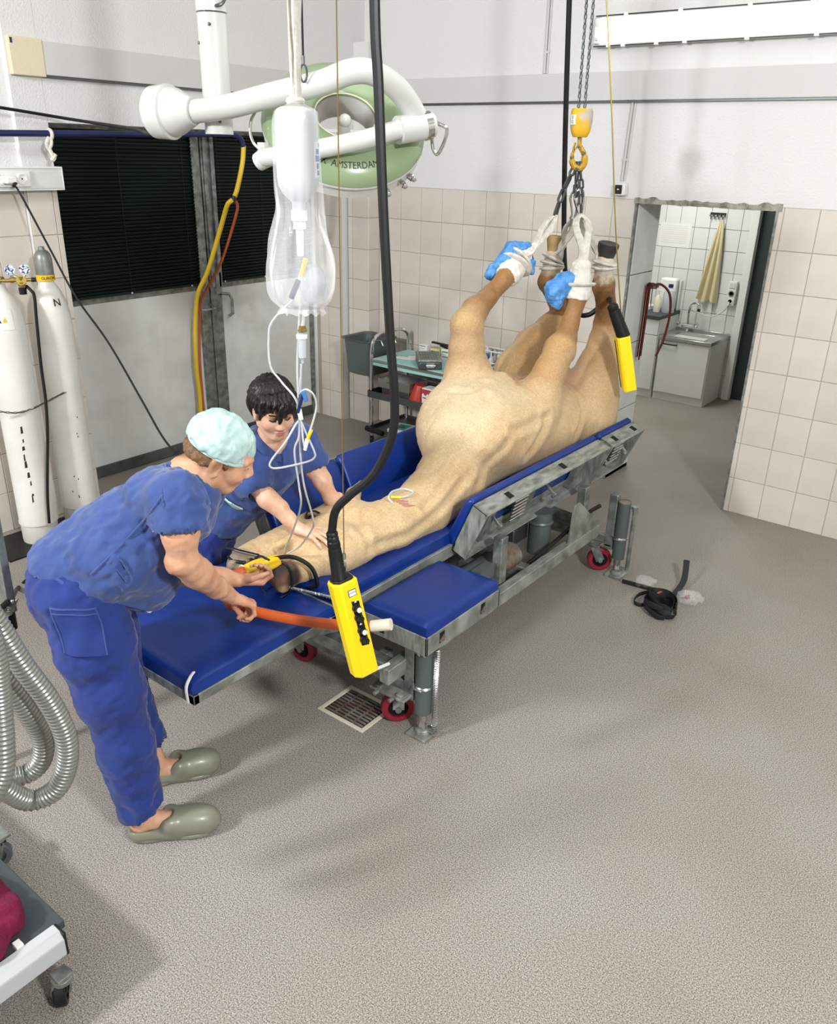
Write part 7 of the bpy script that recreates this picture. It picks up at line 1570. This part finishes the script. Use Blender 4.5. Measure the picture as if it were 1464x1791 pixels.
obj('door', G().box((-3.595, KF, .085), (-3.105, KF+.02, .63)), 'lam', kc, bevel=.003); obj('drawer', G().box((-3.595, KF, .636), (-3.105, KF+.02, .785)), 'lam', kc, bevel=.003)
obj('worktop', G().box((-3.61, KF-.02, .79), (-3.09, KB-.004, .825)), 'darktop', kc, bevel=.003)
sp2 = obj('splash_panel', G().box((-3.12, KB-.06, .825), (-3.105, KB, 1.12)), 'lam', kc, bevel=.002)
q = thing('soap_bottle', (-3.235, 8.15, .825), 'small white pump bottle on the dark worktop', 'bottle')
obj('body', G().lathe([(0, 0), (.035, 0), (.036, .01), (.036, .13), (.02, .155), (.014, .165), (0, .165)], (-3.235, 8.15, .825), (0, 0, 1), 20), 'cream', q); obj('pump', G().cyl((-3.235, 8.15, .99), (-3.235, 8.15, 1.04), .006, n=8).bar((-3.235, 8.15, 1.04), (-3.20, 8.12, 1.037), .012, .01), 'white', q)
q = thing('jerrycan', (-3.14, 8.20, .825), 'milky plastic canister with blue cap on the dark worktop', 'canister')
obj('body', G().lathe([(0, 0), (.06, 0), (.064, .01), (.064, .17), (.05, .215), (.022, .235), (.02, .25), (0, .25)], (-3.14, 8.20, .825), (0, 0, 1), 24), 'bottle', q); obj('cap', G().cyl((-3.14, 8.20, 1.07), (-3.14, 8.20, 1.10), .024, n=16), 'navy', q)
small('white_canister', G().box((-3.30, 8.30, .825), (-3.13, 8.41, 1.14)), 'white', 'tall white canister standing behind the two bottles', 'canister', (-3.2, 8.35, .825), bevel=.02)
small('paper_pile', G().box((-3.50, 8.2, .825), (-3.33, 8.38, .86)), 'carton', 'low white paper pile at the back of the dark worktop', 'paper', (-3.42, 8.3, .825), bevel=.003)
hr = thing('hook_rail', (-2.86, KB-.03, 1.74), 'small black rail of four ring hooks on the white tiles', 'hook rail')
obj('rail', G().box((-2.935, KB-.012, 1.765), (-2.785, KB, 1.778)), 'black', hr)
for k in range(4): obj('ring_hook', G().tube([(-2.917+.038*k+.017*math.cos(t), KB-.018, 1.752+.014*math.sin(t)) for t in np.linspace(0, 2*math.pi, 16, False)], .004, 6, True).tube([(-2.917+.038*k, KB-.018, 1.738), (-2.917+.038*k, KB-.03, 1.72), (-2.917+.038*k, KB-.035, 1.728)], .004, 6), 'black', hr)
def towel_pt(u, v):
    z = 1.715-.745*u-.03*abs(math.sin(v*5))*u; w_ = .012+.085*u**.75; t = (v-.5)*2
    return V(-2.80-.03*u+w_*t, KB-.045-.02*u*0-.022*(.4+u)*math.sin(v*15+2*u)*min(1, u*3), z)
small('hanging_towel', G().sheet(towel_pt, 26, 44, .012), 'towel', 'long cream towel hanging from the black hook rail', 'towel', (-2.82, KB-.05, .97), ang=80)
so_ = thing('socket_strip', (-2.595, KB-.03, 1.04), 'grey vertical switch and socket strip on the tiles right of the towel', 'socket')
obj('case', G().box((-2.635, KB-.05, .935), (-2.555, KB, 1.165)), 'ltgrey', so_, bevel=.006); obj('rocker', G().box((-2.622, KB-.056, 1.10), (-2.568, KB-.048, 1.15)), 'band', so_, bevel=.004)
for z in (1.05, .975): obj('socket', G().lathe([(.014, 0), (.026, 0), (.026, .006), (.022, .007), (.014, -.004), (0, -.004)], (-2.595, KB-.05, z), (0, -1, 0), 20), 'grey' if z > 1 else 'ltgrey', so_)
tag(obj('sink_cable', G().tube(spline([(-2.60, KB-.06, .97), (-2.60, KB-.08, .94), (-2.65, KB-.06, .87), (-2.75, KB-.05, .81), (-2.86, KB-.05, .82), (-2.95, KB-.08, .85)], 8), .006, 8), 'band', None, org=(-2.75, KB-.05, .8)), 'grey flexible cable looping from the socket strip to the tap', 'cable')
nt = thing('paper_notice', (-3.27, KB-.004, 1.53), 'printed white paper sheet taped to the tiles left of the towel', 'notice')
obj('sheet', G().box((-3.42, KB-.003, 1.43), (-3.10, KB-.001, 1.66)), 'carton', nt)
for k in range(9): obj('print_row', G().box((-3.40, KB-.0042, 1.63-.02*k), (-3.14, KB-.003, 1.634-.02*k)), 'band', nt)
ls = thing('leather_straps', (DX0+.03, 5.83, 1.35), 'dark red leather straps hanging on a bracket in the doorway', 'strap')
obj('bracket', G().box((DX0+.008, 5.80, 1.385), (DX0+.07, 5.90, 1.405)), 'galv', ls, bevel=.002)
for dx, z1 in ((.035, .90), (.05, .88), (.06, .91)): obj('strap', G().tube(spline([(DX0+dx+.01, 5.86, 1.39), (DX0+dx, 5.80, 1.415), (DX0+dx, 5.765, 1.38), (DX0+dx+.002, 5.76, 1.2), (DX0+dx, 5.755, z1)], 6), .014, 8, flat=(.25, 1)), 'redstrap', ls)
obj('short_strap', G().tube(spline([(DX0+.065, 5.80, 1.41), (DX0+.075, 5.775, 1.36), (DX0+.07, 5.79, 1.29), (DX0+.07, 5.80, 1.26)], 5), .010, 8, flat=(.3, 1)), 'redstrap', ls)
obj('loop', G().tube(spline([(DX0+.05, 5.82, 1.41), (DX0+.08, 5.92, 1.405), (DX0+.12, 6.0, 1.33), (DX0+.13, 6.03, 1.18), (DX0+.11, 6.03, 1.0), (DX0+.08, 6.0, .87)], 6), .009, 8), 'redstrap', ls)
